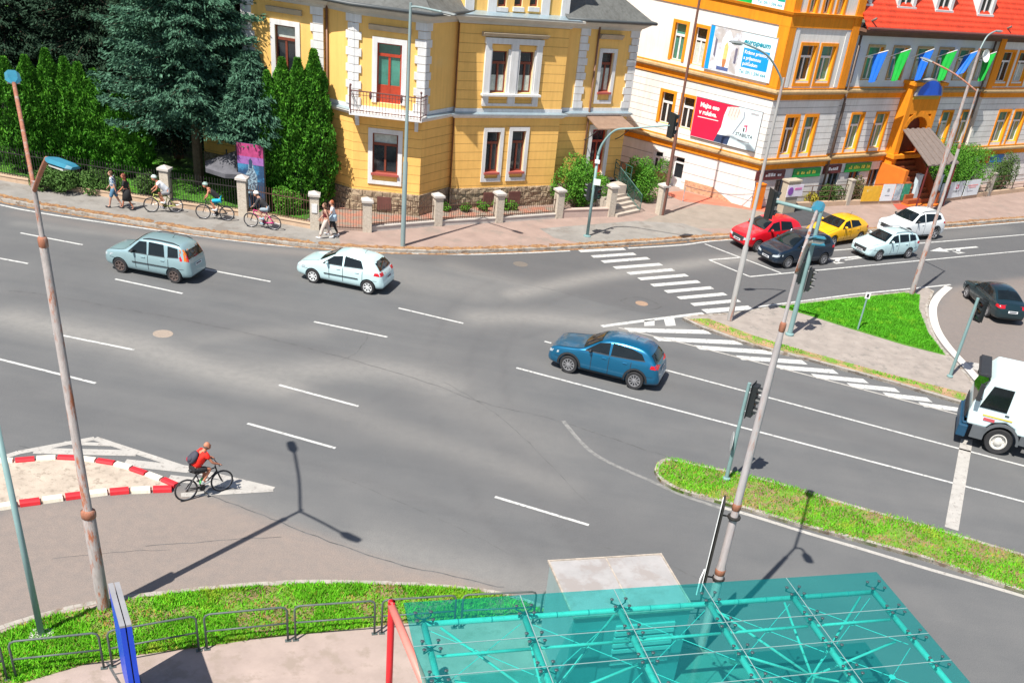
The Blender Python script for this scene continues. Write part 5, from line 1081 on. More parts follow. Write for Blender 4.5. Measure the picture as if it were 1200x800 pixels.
# extra ones hidden partly beyond
for i, x_ in enumerate((-33.6, -35.8)): thuja('clipped_conifer', V(x_, 50.6, KZ), 7, .95, ('conifer of the hedge just outside the rusty lamp', 'farthest conifer at the hedge start')[i], 20+i, group='columnar conifers behind the street fence', n=4000)
r = np.random.default_rng(5); pd_ = G(95, 208, KZ)+V(0, .2, 4.3); c = r.normal(0, .22, (260, 3))*[.6, .5, 1.5]+np.array(pd_); v = leaves(c, np.tile([0, 0, 1.], (260, 1)), .2, .09, r)
for k, (x, y, ty, rd, l) in enumerate(((314, 244, 84, .75, 'shortest of the four pointed conifers by the yellow house'), (331, 244, 68, .85, 'second pointed conifer by the yellow house, beside the shortest'), (348, 246, 68, .9, 'broad pointed conifer by the yellow house'), (366, 246, 58, .95, 'tallest pointed conifer, nearest the yellow wall'))):
    p = G(x, y, KZ)+V(0, .6, 0); h = HZ(p, (315, 328, 340, 360)[k], ty)-KZ; thuja('pointed_conifer', p, h, rd, l, 40+k, 14000, 'pointed conifers beside the yellow house')
def spruce(name, p, h, rad, label, seed, mat, n_wh=30, per=9, z0=1.4, group=None, dens=1., tops=1.):
    r = np.random.default_rng(seed); o = root(name, p, label, 'tree', group); C_ = []; D_ = []; mb = MB()
    for i in range(n_wh):
        f = i/n_wh; z = z0+(h-z0)*f**.95; L_ = rad*(1-f)**.75*(.85+.3*r.random())+.15
        for j in range(per):
            a = 2*np.pi*(j+.5*(i % 2))/per+r.normal(0, .2); l = L_*(.75+.4*r.random()); m_ = max(3, int(l*13*dens)); t_ = (np.arange(m_)+r.random(m_))/m_
            zz = z-.22*l*t_+.16*l*t_**3+.1; x = np.cos(a)*l*t_; y = np.sin(a)*l*t_; w_ = .12+.5*l*(1-t_)*.35+.08
            for q in range(7):
                lat = r.normal(0, 1, m_)*w_*.9; cx = x-np.sin(a)*lat; cyy = y+np.cos(a)*lat; C_.append(np.stack([cx, cyy, zz-abs(lat)*.35+r.normal(0, .07, m_)], 1)); D_.append(np.stack([np.cos(a)+.0*lat-np.sin(a)*lat*1.2, np.sin(a)+np.cos(a)*lat*1.2, -.3+0*lat], 1))
            if l > .6: mb.tube([p+V(0, 0, z+.08), p+V(math.cos(a)*l*.85, math.sin(a)*l*.85, z-.12*l)], [.035, .012], 4, caps=False)
    c = np.concatenate(C_); d = np.concatenate(D_); d /= np.linalg.norm(d, axis=1)[:, None]; v = leaves(c, d, .25, .075, r, .45)+np.array(p)
    raw('crown', v, np.arange(len(v)).reshape(-1, 4), mat, o, p)
    mb.tube([p, p+V(0, 0, h*.5), p+V(0, 0, h*.97)], [.28, .15, .02], 8); mb.build('trunk', bark, o); return o
spruce('blue_spruce', V(-23.0, 53.2, KZ), 17, 4.3, 'big blue green spruce in front of the yellow house end', 2, fsp, 38, 11, 3.7, dens=1.5)
spruce('blue_spruce', V(-19.6, 52.0, KZ), 7.0, 1.9, 'small blue green spruce above the dark parasol', 12, fsp, 18, 9, 3.2, dens=1.8)
spruce('dark_spruce', V(-25.8, 57.2, KZ), 18, 3.6, 'dark spruce between the hedge and the yellow house', 14, fds, 34, 9, 1.5); spruce('dark_spruce', V(-30.4, 58, KZ), 19, 4.4, 'dark spruce behind the clipped hedge', 4, fds, 34, 9, 1.5); spruce('dark_spruce', V(-34.5, 57, KZ), 16, 4.0, 'dark spruce behind the hedge start', 5, fds, 30, 9, 1.5)
spruce('dark_spruce', V(-26, 64, KZ), 20, 5, 'dark spruce farthest back between two others', 6, fds, 30, 9, 2); spruce('dark_spruce', V(-37, 66, KZ), 20, 5, 'dark spruce at the back of the hedge garden', 7, fds, 26, 8, 2); spruce('dark_spruce', V(-42, 58, KZ), 18, 4.5, 'dark spruce at the outer garden edge', 8, fds, 26, 8, 2)
def bush(name, p, rad, h, label, seed, n=2600, mat=None, cat='bush', group=None):
    n = int(n*1.8)
    r = np.random.default_rng(seed); o = root(name, p, label, cat, group); nb = 9; cs = np.stack([r.normal(0, .45, nb)*rad, r.normal(0, .4, nb)*rad, h*(.35+.4*r.random(nb))], 1); C_ = []
    k = n//nb
    for c in cs:
        u = r.normal(0, 1, (k, 3)); u /= np.linalg.norm(u, axis=1)[:, None]; C_.append(c+u*np.array([rad*.55, rad*.55, h*.38])*(.75+.35*r.random((k, 1))))
    c = np.concatenate(C_); c = c[c[:, 2] > .02]; d = r.normal(0, 1, c.shape); v = leaves(c, d/np.linalg.norm(d, axis=1)[:, None], .12, .06, r, .3)+np.array(p)
    raw('foliage', v, np.arange(len(v)).reshape(-1, 4), mat or fbu, o, p); mb = MB()
    for c in cs[:6]: mb.tube([p, p+V(*(c*.9))], [.03, .01], 5)
    mb.build('stem', bark, o); return o
pb_ = G(672, 250, KZ)
bush('round_bush', pb_+V(-.1, 1.1, 0), 1.25, 2.6, 'large bright green bush beside the entrance steps', 1, 5000)
bush('round_bush', G(690, 247, KZ)+V(0, .9, 0), .75, 1.7, 'green bush directly in front of the entrance landing', 2, 3500)
bush('round_bush', G(748, 243, KZ)+V(.3, 1.6, 0), .95, 2.3, 'green bush on the far side of the green stair rail', 3, 4200)
for i, (x, y, l) in enumerate(((492+30, 247, 'tiny garden plant by the corner of the risalit'), (544, 248, 'first low green tuft under the plinth vents'), (565, 247, 'second low green tuft under the plinth vents'), (588, 246, 'third low green tuft under the plinth vents'), (600, 246, 'fourth low green tuft under the plinth vents'))): bush('garden_plant', G(x, y, KZ), .3, .45, l, 10+i, 350, cat='plant')
bush('leafy_shrub', G(333, 252, KZ)+V(0, .35, 0), .65, 1.3, 'yellow green shrub behind the pink bicycle fence', 20, 1600)
for i, (x, l) in enumerate(((44, 'flower shrub below the second hedge conifer'), (70, 'flower shrub below the tallest hedge conifer'), (98, 'flower shrub behind the fence near the walking couple'), (122, 'flower shrub just beside the walking couple'), (168, 'low shrub at the gap in the hedge'))): bush('flower_shrub', G(x, 226+x*.03, KZ)+V(0, .5, 0), .65, 1.0, l, 30+i, 1300, mat=M('shrub_mixed', (.06, .14, .02), .8, .4, 3, col2=(.4, .2, .05), thr=.68, sscale=8), group='shrubs between hedge and fence')
bush('ball_shrub', G(973, 240, KZ)+V(0, .5, 0), .75, 1.25, 'round dark green shrub behind the rail fence by the green shop sign', 40, 1800, mat=M('shrub_dark', (.06, .12, .02), .8, .35, 3))
bush('brown_shrub', G(1003, 238, KZ)+V(0, .6, 0), .7, 1.4, 'brownish shrub behind the concrete post', 41, 1500, mat=M('shrub_brown', (.15, .09, .04), .8, .4, 3, col2=(.08, .12, .03), thr=.5, sscale=5))
bush('big_shrub', G(1106, 236, KZ)+V(0, 1.8, 0), 1.9, 3.4, 'wide bright green shrub behind the double lamp posts', 42, 6500); bush('big_shrub', G(1132, 232, KZ)+V(0, 1.8, 0), 1.8, 3.0, 'wide green shrub above the two pale banners', 43, 6000)
bush('big_shrub', G(1172, 228, KZ)+V(0, 1.2, 0), .9, 2.6, 'dark shrub beyond the last concrete post', 44, 2600, mat=MATS['shrub_dark']); bush('yellow_shrub', G(950, 243, KZ)+V(0, .5, 0), .5, .9, 'small yellowish shrub by the dark driveway', 45, 700, mat=M('shrub_yellow', (.35, .3, .03), .8, .3, 3))

# parasol and banner in the garden
p = G(254, 240, KZ)+V(.3, .9, 0); o = root('parasol', p, 'dark grey garden parasol half hidden by the blue spruce', 'parasol'); mb = MB(); mb.tube([p, p+V(0, 0, 2.5)], .04, 8); mb.build('pole', iron_k, o)
mb = MB(); c = p+V(.45, .1, 2.5); n = 8; rim = [c+V(math.cos(2*math.pi*k/n)*1.6, math.sin(2*math.pi*k/n)*1.6, -.75) for k in range(n)]; vs = [c]+rim+[q+V(0, 0, -.2) for q in rim]; fs = [(0, 1+k, 1+(k+1) % n) for k in range(n)]+[(1+k, 1+n+k, 1+n+(k+1) % n, 1+(k+1) % n) for k in range(n)]
mb.add(vs, fs); mb.build('canopy', M('grey_parasol_cloth', (.10, .10, .115), .7, .35, 2), o, fix=False)
Fb = FC(G(287, 251, KZ)+V(-.42, .5, 0), 4); s1 = 1.25; o = root('event_banner', Fb.P(.6, KZ), 'tall pink to blue banner with a pale figure beside the fence pillar', 'banner')
mb = MB(); Fb.box(mb, 0, s1, .35, 3.35, -.03, 0); mb.build('cloth', M('banner_blue', (.05, .22, .40), .6, .3, 1.5, col2=(.02, .06, .14), thr=.5, sscale=1.2), o)
def bpoly(pts, m_, d, nm='print'): mb = MB(); mb.poly([Fb.P(x*s1, .35+y*3.0, d) for x, y in pts]); mb.build(nm, m_, o, fix=False)
bpoly([(0, .8), (1, .8), (1, 1), (0, 1)], M('banner_pink', (.42, .05, .17), .6, .3, 5), .004); bpoly([(0, .68), (1, .68), (1, .8), (0, .8)], M('banner_violet', (.30, .12, .36), .6, .2, 5), .005); bpoly([(0, 0), (1, 0), (1, .42), (0, .42)], M('banner_navy', (.03, .06, .12), .6, .3, 3), .004)
bpoly([(.42, .68), (.58, .7), (.62, .62), (.74, .5), (.72, .36), (.6, .2), (.3, .18), (.28, .36), (.3, .52), (.4, .6)], M('banner_figure', (.30, .42, .5), .6, .4, 8, col2=(.06, .08, .12), thr=.5, sscale=9), .008); bpoly([(.45, .62), (.55, .62), (.57, .74), (.5, .78), (.43, .74)], MATS['banner_navy'], .012)
mb = MB(); mb.tube([Fb.P(-.04, KZ, -.02), Fb.P(-.04, 3.4, -.02)], .03, 6); mb.tube([Fb.P(s1+.04, KZ, -.02), Fb.P(s1+.04, 3.4, -.02)], .03, 6); mb.build('stand', iron_k, o)

# ---------------------------------------------------------------- lamp posts
rust = M('rusty_painted_steel', (.34, .31, .30), .75, .2, 5, bump=.3, bscale=20, col2=(.33, .11, .05), thr=.56, sscale=2.2, stretch=(3, 3, .7)); rust2 = M('rusty_steel', (.30, .12, .07), .8, .3, 5, bump=.3, col2=(.33, .25, .22), thr=.58, sscale=2, stretch=(3, 3, .5)); galv = M('grey_green_steel', (.26, .34, .34), .55, .1, 4, metal=.2, stretch=(2, 2, .4)); teal_s = M('teal_painted_steel', (.20, .32, .32), .5, .12, 3, stretch=(2, 2, .5)); lampb = M('blue_grey_lamp_cover', (.03, .18, .26), .4, .15, 4); lens_m = M('lamp_lens', (.5, .5, .48), .2)
def lamp_head(o, p, d, L_=.72, mat=None):
    d = Vector(d); d.z *= .3
    d = Vector(d).normalized(); s_ = V(-d.y, d.x, 0).normalized(); u = d.cross(s_) if d.cross(s_).z > 0 else -d.cross(s_); mb = MB(); q = p
    sec = [(0, .05, .03), (.10, .11, .045), (.2, .15, .055), (L_*.85, .14, .05), (L_, .10, .03)]; vs = []; fs = []
    for t_, w_, h_ in sec:
        c = q+d*t_; vs += [c-s_*w_, c-s_*w_*.6+u*h_, c+s_*w_*.6+u*h_, c+s_*w_, c+s_*w_*.7-u*h_*.4, c-s_*w_*.7-u*h_*.4]
    for i in range(len(sec)-1): fs += [(i*6+j, i*6+(j+1) % 6, (i+1)*6+(j+1) % 6, (i+1)*6+j) for j in range(6)]
    fs += [(5, 4, 3, 2, 1, 0), tuple(range(24, 30))]; mb.add(vs, fs); h = mb.build('lamp_head', mat or lampb, o)
    mb = MB(); c = q+d*L_*.5-u*.05; mb.box(c, (L_*.5, .24, .03), mat=Matrix((d, s_, u)).transposed()); mb.build('lens', lens_m, h)
def lamp_post(base, label, prof, arms, mat, base_mat=None, head_mat=None, collars=()):
    o = root('street_lamp', base, label, 'street lamp'); mb = MB()
    mb.tube([base+V(0, 0, z) for z, r_ in prof], [r_ for z, r_ in prof], 14); mb.build('pole', mat, o, smooth=True, auto=40) if False else mb.build('pole', mat, o, auto=40)
    for z, r_ in collars: mb = MB(); mb.lathe([(r_*.7, z-.14), (r_, z-.1), (r_*1.05, z), (r_, z+.06), (r_*.7, z+.1)], c=base, n=14); mb.build('collar', rust2, o, smooth=True)
    for pts, rr_, hd in arms:
        mb = MB(); mb.tube(smoothpts(pts, 6), rr_, 10); mb.build('arm', base_mat or mat, o, smooth=True); lamp_head(o, pts[-1], hd, mat=head_mat)
    return o
bL = G(122, 712, KZ); zf = HZ(bL, 41, 217)-.05; top = bL.copy(); top.z = zf; e2 = G(55, 186, 11.2); dv_ = (e2-top); e1 = G(345, 530)-V(math.cos(SHAD), math.sin(SHAD), 0)*11.4/math.tan(ELEV)+V(0, 0, 11.4)
hd2 = G(77, 192, 11.2)-G(54, 184, 11.2); lamp_post(bL, 'rusty double-armed lamp post beside the blue sign pylon', [(0, .15), (HZ(bL, 99, 604)-.1, .145), (HZ(bL, 99, 604), .10), (HZ(bL, 52, 290)-.1, .085), (HZ(bL, 52, 290), .05), (zf, .048)], [([top, top.lerp(e1, .5)+V(0, 0, .12), e1], .042, e1-top), ([top-V(0, 0, .05), top.lerp(e2, .5), e2], .042, hd2)], rust, rust2, collars=((HZ(bL, 52, 290), .09), (HZ(bL, 98, 607), .16)))
bR = G(822, 755, KZ); zf = 10.2; top = V(bR.x, bR.y, zf); hA = G(957, 243, 10.75); hB = G(948, 268, 10.5); hB = G(952, 282, 11.1); hA = G(957, 248, 10.8)
lamp_post(bR, 'tall pinkish grey lamp post rising from behind the glass shelter', [(0, .13), (2.5, .125), (2.6, .105), (HZ(bR, 882, 345+65)-.0, .078), (HZ(bR, 935, 395), .058), (HZ(bR, 939, 388), .042), (zf, .038)], [([top, top.lerp(hA, .6)+V(0, 0, .15), hA], .04, hA-top), ([top, top.lerp(hB, .5)+V(0, 0, .2), hB], .04, hB-top)], M('pinkish_grey_steel', (.40, .36, .36), .65, .15, 4, col2=(.36, .15, .1), thr=.62, sscale=1.6, stretch=(3, 3, .5)), rust, collars=((HZ(bR, 936, 393), .072), (HZ(bR, 888, 604), .108), (HZ(bR, 856, 676), .13)))
b3 = G(855, 375, KZ); zt = HZ(b3, 917, 95); T = V(b3.x, b3.y, zt); e = G(908, 78, zt+.5)
lamp_post(b3, 'lamp post with a rusty foot at the crosswalk corner of the traffic island', [(0, .13), (3.4, .125), (3.5, .085), (zt-.6, .06), (zt, .05)], [([T-V(0, 0, .3), T+V(-.15, -.1, .15), T+V(-.9, -.6, .9), T+V(-1.9, -1.2, 1.25)], .04, V(-1, -.65, .1))], M('rust_foot_grey_steel', (.36, .35, .34), .65, .15, 4, col2=(.36, .13, .07), thr=.6, sscale=1.2, stretch=(3, 3, .3)), galv, head_mat=M('grey_lamp_cover', (.2, .22, .22), .5))
b4 = G(1068, 345, KZ); zt = HZ(b4, 1138, 106); T = V(b4.x, b4.y, zt); e = G(1093, 73, zt+.7)
lamp_post(b4, 'thin rusty lamp post at the turf tip of the traffic island', [(0, .14), (2.9, .135), (3.0, .09), (7.4, .075), (7.5, .05), (zt, .045)], [([T, T.lerp(e, .5)+V(0, 0, .1), e], .04, e-T)], rust, rust2, head_mat=MATS['grey_lamp_cover'], collars=((7.5, .08),))
b5 = G(1087, 250, KZ); zt = HZ(b5, 1150, 60); T = V(b5.x, b5.y, zt)
lamp_post(b5, 'greyish lamp post on the far sidewalk behind the white off-roader', [(0, .19), (5.8, .17), (6.0, .11), (zt, .08)], [([T, T+V(.3, .4, .8), T+V(.9, 1.1, 1.1)], .05, V(1, 1, .1))], rust, galv, head_mat=MATS['grey_lamp_cover'])
b6 = G(472, 288, KZ); zt = HZ(b6, 480, 7); T = V(b6.x, b6.y, zt)
lamp_post(b6, 'plain grey green lamp post in front of the balcony', [(0, .115), (3.9, .11), (4.0, .085), (zt, .06)], [([T-V(0, 0, .05), T+V(.35, -.15, .02), T+V(1.5, -.7, .05)], .045, V(1, -.45, 0))], galv, galv, head_mat=MATS['grey_lamp_cover'])
b7 = G(776, 252, KZ); zt = HZ(b7, 812, -12); T = V(b7.x, b7.y, zt)
lamp_post(b7, 'dark rusty brown lamp post in front of the red and white billboard', [(0, .11), (4.4, .10), (4.6, .075), (zt+2, .06)], [([T+V(0, 0, 2), T+V(.3, -.3, 2.5), T+V(1.2, -1, 2.7)], .045, V(1, -1, 0))], M('dark_rust_steel', (.16, .07, .05), .75, .25, 5, stretch=(3, 3, .5)), head_mat=MATS['grey_lamp_cover'])

# ---------------------------------------------------------------- traffic signals
blk = M('signal_black', (.018, .022, .024), .45, .1); lr = M('lens_red', (.12, .01, .01), .3); la = M('lens_amber', (.18, .08, .01), .3); lgn = M('lens_green', (.01, .12, .08), .3)
def signal_head(o, c, ang, n=3, s_=1., name='signal_head'):
    "c: centre; ang: heading the lenses face"
    d = V(math.cos(ang), math.sin(ang), 0); l = V(-d.y, d.x, 0); hh = .34*n*s_; mb = MB(); mb.box(c, (.17*s_, .32*s_, hh), rz=ang); mb.box(c-d*.09*s_, (.02, .44*s_, hh+.12), rz=ang); h = mb.build(name, blk, o)
    for i in range(n):
        q = c+V(0, 0, hh/2-.17*s_-.34*s_*i); mb = MB(); R3 = Matrix((l, V(0, 0, 1), d)).transposed(); k = 10; r_ = .125*s_; vs = []; fs = []
        for (rr_, dd_) in ((r_, .085*s_), (r_*1.02, .30*s_)):
            for j in range(k+1): a = -.25+(math.pi+.5)*j/k; ext = dd_ if dd_ < .1 else dd_*(.62+.38*max(0, math.sin(a))); vs.append(q+R3 @ V(rr_*math.cos(a), rr_*math.sin(a), ext))
        vs += [v_+(q-v_).normalized()*.0+V(0, 0, .006) for v_ in vs]
        for j in range(k): fs += [(j, j+1, k+1+j+1, k+1+j), (2*(k+1)+j, 3*(k+1)+j, 3*(k+1)+j+1, 2*(k+1)+j+1)]
        mb.add(vs, fs); mb.build('visor', blk, h, fix=False)
        mb = MB(); mb.lathe([(r_, 0), (r_*.9, .02), (r_*.4, .04), (.001, .045)], c=q+d*.085*s_, n=14, mat=R3); mb.build('lens', (lr, la, lgn)[i] if n == 3 else (lr, lgn)[i], h, smooth=True)
    return h
LD = (G(900, 322)-G(1178, 296)).normalized(); LA_ = math.atan2(LD.y, LD.x)     # travel direction of the waiting cars
LM = (G(778, 433)-G(1178, 540)).normalized(); LMA = math.atan2(LM.y, LM.x)
# curved mast by the crosswalk
bM = G(688, 277, KZ); T = V(bM.x, bM.y, 4.6); E_ = G(788, 147, 6.4); o = root('traffic_light', bM, 'curved mast traffic light at the crosswalk before the yellow house entrance', 'traffic light')
mb = MB(); dd = (E_-T); mb.tube([bM, T-V(0, 0, .3)], [.085, .07], 12); pts = smoothpts([T-V(0, 0, .3), T+V(dd.x*.05, dd.y*.05, .35), T+V(dd.x*.2, dd.y*.2, 1.05), T+dd*.45+V(0, 0, .5), E_], 6); mb.tube(pts, [.07-.042*i/len(pts) for i in range(len(pts))], 10); mb.build('mast', teal_s, o, smooth=True)
signal_head(o, E_+V(0, 0, -.0), LA_+math.pi, 3, 1.05); signal_head(o, bM+V(-.22, -.1, 2.35), LMA, 3, .8); signal_head(o, bM+V(.28, -.12, 2.35), R_(-60), 2, .8)
mb = MB(); mb.box(bM+V(.15, -.16, 2.9), (.35, .04, .3), rz=R_(10)); mb.box(bM+V(.02, -.12, 3.9), (.25, .05, .18)); mb.build('bracket', MATS['white_pole'], o)
mb = MB(); mb.lathe([(.2, 0), (.2, .05), (.1, .07), (.1, .1)], c=bM, n=14); mb.build('base_plate', teal_s, o)
# island mast with arm
bI = G(925, 392, KZ); zt = HZ(bI, 948, 243); T = V(bI.x, bI.y, zt); E_ = G(908, 236, zt-.1); o = root('traffic_light', bI, 'tall teal mast traffic light with a short arm on the traffic island', 'traffic light')
mb = MB(); mb.tube([bI, T], [.12, .085], 12); mb.lathe([(.2, 0), (.2, .06), (.13, .1)], c=bI, n=14); mb.build('mast', teal_s, o, auto=40)
mb = MB(); mb.tube([T-V(0, 0, .12), E_], .075, 10); mb.build('arm', teal_s, o, smooth=True); ea = math.atan2((E_-T).y, (E_-T).x); signal_head(o, E_+(E_-T).normalized()*.12-V(0, 0, .15), R_(20), 3, 1.15)
q = G(938, 318, 3.4); signal_head(o, bI+V(-.22, -.05, HZ(bI, 936, 318)-KZ), R_(150), 3, .85); signal_head(o, bI+V(.25, -.1, HZ(bI, 938, 325)-KZ), R_(-20), 3, .95)
mb = MB(); c = bI+V(.1, -.25, HZ(bI, 945, 280)-KZ); mb.box(c, (.62, .5, .05), rz=R_(15), rx=R_(8)); mb.box(c+V(0, 0, .04), (.4, .3, .04), rz=R_(15)); mb.build('sign_housing', lampb, o)
# signal by the turning lane
bT = G(1113, 441, KZ); T = V(bT.x, bT.y, HZ(bT, 1145, 349)); o = root('traffic_light', bT, 'teal post traffic light at the turning lane of the traffic island', 'traffic light')
mb = MB(); mb.tube([bT, T], [.075, .065], 12); mb.lathe([(.14, 0), (.14, .05), (.08, .08)], c=bT, n=14); mb.build('post', teal_s, o, auto=40); signal_head(o, T+V(.32, .05, -.5), R_(-150), 3, .85); signal_head(o, T+V(.42, .35, -.6), R_(40), 3, .85)
# signal on the median
bN = G(851, 561, KZ); T = V(bN.x, bN.y, HZ(bN, 880, 449)); o = root('traffic_light', bN, 'traffic light with a round sign on the grassy median tip', 'traffic light')
mb = MB(); mb.tube([bN, T], [.07, .06], 12); mb.lathe([(.13, 0), (.13, .05), (.075, .08)], c=bN, n=14); mb.build('post', teal_s, o, auto=40)
mb = MB(); mb.tube([T-V(0, 0, .12), T+V(.22, -.05, -.12)], .02, 6); mb.tube([T-V(0, 0, .98), T+V(.22, -.05, -.98)], .02, 6); mb.build('bracket', teal_s, o); signal_head(o, T+V(.24, -.05, -.55), R_(-22), 3, 1.05)
zc = HZ(bN, 862, 517); c = V(bN.x-.12, bN.y-.02, zc); mb = MB(); rv_ = ray(862, 517); R3 = Matrix.Rotation(math.atan2(rv_.y, rv_.x)+R_(8), 3, 'Z') @ Matrix.Rotation(R_(90), 3, 'X'); mb.lathe([(.32, 0), (.32, .012), (.001, .012)], c=c, n=28, mat=R3); mb.build('round_sign', M('sign_back_grey', (.5, .5, .5), .5), o)
# small marker post on the turf
bW = G(1005, 386, KZ); h_ = HZ(bW, 1015, 346); o = root('marker_post', bW, 'short teal post with a small white plate on the green turf', 'post'); mb = MB(); mb.tube([bW, V(bW.x, bW.y, h_)], .04, 8); mb.build('post', teal_s, o); mb = MB(); mb.box((bW.x, bW.y-.03, h_+.02), (.24, .03, .3), rz=R_(10)); mb.build('plate', MATS['white_pole'], o); mb = MB(); mb.box((bW.x, bW.y-.052, h_+.02), (.1, .01, .16), rz=R_(10)); mb.build('mark', blk, o)
# teal post, bottom corner
bS = G(49, 744, KZ); o = root('signal_post', bS, 'slim teal post standing in the verge near the rusty lamp foot', 'post'); mb = MB(); mb.tube([bS, bS+V(0, 0, 5.6)], [.075, .06], 12); mb.build('post', teal_s, o, smooth=True); mb = MB(); mb.box(bS+V(0, 0, .02), (.5, .4, .05), rz=.3); mb.build('base_plate', M('concrete_pad', (.5, .48, .45), .9, .1), o)

# ---------------------------------------------------------------- little paved island with red and white kerb blocks
isl = GP([(-40, 542), (22, 541.5), (69, 538.5), (108, 541), (141, 547), (168, 556), (192, 564.5), (205, 571), (180, 575.5), (138, 578), (102, 581), (63, 587), (22, 593), (-40, 603)])
mb = MB(); mb.prism([p.to_2d() for p in isl], -.02, .06); struct('splitter_island', mb, M('island_concrete', (.44, .37, .30), .95, .2, 1.5, bump=.3, bscale=25, col2=(.3, .25, .2), thr=.58, sscale=5))
bredm = M('red_block_paint', (.60, .02, .03), .7, .15, 6, col2=(.35, .12, .1), thr=.68, sscale=8); bwhim = M('white_block_paint', (.72, .66, .54), .8, .12, 6, col2=(.5, .42, .34), thr=.64, sscale=8)
U_ = smoothpts(GP([(-34, 544), (22, 541.5), (69, 538.5), (108, 541), (141, 547), (168, 556), (192, 564.5), (208, 571)]), 8); Lw = smoothpts(GP([(-34, 601), (22, 592), (63, 586), (102, 580.5), (138, 577), (180, 575), (203, 574)]), 8)
protos = {}
def blocks(P, st, rowname):
    acc = 0; L_ = [0]
    for a, b in zip(P[:-1], P[1:]): L_.append(L_[-1]+(b-a).length)
    n = int(L_[-1]/.56)
    for i in range(n):
        s_ = (i+.5)*L_[-1]/n; k = max(j for j in range(len(P)-1) if L_[j] <= s_); f = (s_-L_[k])/(L_[k+1]-L_[k]+1e-9); p = P[k].lerp(P[k+1], f); d = P[k+1]-P[k]; an = math.atan2(d.y, d.x); c = (i+st) % 2; key = c
        if key not in protos:
            mb = MB(); w_, h_, l_ = .13, .13, .25
            prof = [(-w_, 0), (w_, 0), (w_*.85, h_*.75), (w_*.6, h_), (-w_*.6, h_), (-w_*.85, h_*.75)]; vs = [(x, y, z) for x in (-l_, l_) for y, z in prof]; mb.add(vs, [tuple(range(5, -1, -1)), tuple(range(6, 12))]+[(j, (j+1) % 6, 6+(j+1) % 6, 6+j) for j in range(6)])
            o = mb.build('kerb_block', (bredm, bwhim)[c]); protos[key] = o
        else: o = protos[key].copy(); scene.collection.objects.link(o)
        o.location = (p.x, p.y, .004); o.rotation_euler = (0, 0, an+random.uniform(-.05, .05)); tag(o, f"{('red', 'white')[c]} kerb block in the {rowname} row round the small paved island", 'kerb block', f"{('red', 'white')[c]} blocks of the {rowname} kerb row")
blocks(U_, 0, 'far'); blocks(Lw, 0, 'near')

# ---------------------------------------------------------------- guard rails along the verge
railm = M('guard_rail_steel', (.085, .105, .10), .5, .15, 4)
rp_ = [(-120, 822), (14, 795), (127, 782), (238, 761), (342, 750), (443, 742), (536, 735), (628, 730), (722, 724), (820, 722)]
RP = [G(x, y, KZ) for x, y in rp_]; desc = ['outermost guard rail section', 'guard rail section in front of the slim teal post', 'guard rail section crossing behind the blue pylon', 'guard rail section over the pylon shadow', 'middle guard rail section on the verge', 'guard rail section behind the red frame', 'guard rail section reaching the grey kiosk', 'guard rail section hidden behind the grey kiosk', 'guard rail section under the glass roof']
for i, (a, b) in enumerate(zip(RP[:-1], RP[1:])):
    d = (b-a).normalized(); a = a+d*.09; b = b-d*.09; h_ = 1.05; o = root('guard_rail', a, desc[i], 'guard rail', 'tubular guard rails along the verge'); r_ = .12
    mb = MB(); mb.tube([a, a+V(0, 0, h_-r_), a+V(0, 0, h_-r_*.3)+d*r_*.3, a+V(0, 0, h_)+d*r_, b+V(0, 0, h_)-d*r_, b+V(0, 0, h_-r_*.3)-d*r_*.3, b+V(0, 0, h_-r_), b], .026, 8); mb.build('frame_tube', railm, o, smooth=True)
    mb = MB(); mb.tube([a+V(0, 0, .55), b+V(0, 0, .55)], .022, 8); mb.build('middle_tube', railm, o, smooth=True)
    for q in (a, b): mb = MB(); mb.box(q+V(0, 0, .01), (.14, .1, .02), rz=math.atan2(d.y, d.x)); mb.build('foot_plate', railm, o)

# blue pylon
PZ = 2.85; q1, q2, q3, q4 = G(127.5, 687, PZ), G(140, 685, PZ), G(140.5, 737, PZ), G(155, 735.5, PZ)
c0 = (q3+q4)/2; c1 = (q1+q2)/2; dd = (c1-c0); dd.z = 0; Ls_ = dd.length; dd.normalize(); sd_ = V(-dd.y, dd.x, 0); o = root('sign_pylon', V(c0.x, c0.y, KZ), 'double blue sign pylon seen edge-on with a grey top', 'sign pylon'); wd = (q4-q3).length
for sg in (-1, 1):
    cc = c0+dd*Ls_/2+sd_*sg*wd*.27; mb = MB(); mb.beam(V(cc.x, cc.y, (PZ+.55)/2)-dd*Ls_/2, V(cc.x, cc.y, (PZ+.55)/2)+dd*Ls_/2, wd*.42, PZ-.5); mb.build('panel', M('pylon_blue', (.002, .06, .60), .4, .05), o)
    mb = MB(); ct = V(cc.x, cc.y, PZ+.06); mb.beam(ct-dd*(Ls_/2+.0), ct+dd*Ls_/2, wd*.44, .05); mb.build('top_cover', M('pylon_top_grey', (.27, .27, .285), .6, .1, 3), o)
mb = MB(); cc = c0+dd*Ls_/2; mb.beam(V(cc.x, cc.y, KZ+.25)-dd*Ls_*.35, V(cc.x, cc.y, KZ+.25)+dd*Ls_*.35, .1, .5); mb.beam(V(cc.x, cc.y, (PZ+.3)/2)-dd*(Ls_/2-.06), V(cc.x, cc.y, (PZ+.3)/2)+dd*(Ls_/2-.06), wd*.12, PZ-.6); mb.build('core', iron_k, o)

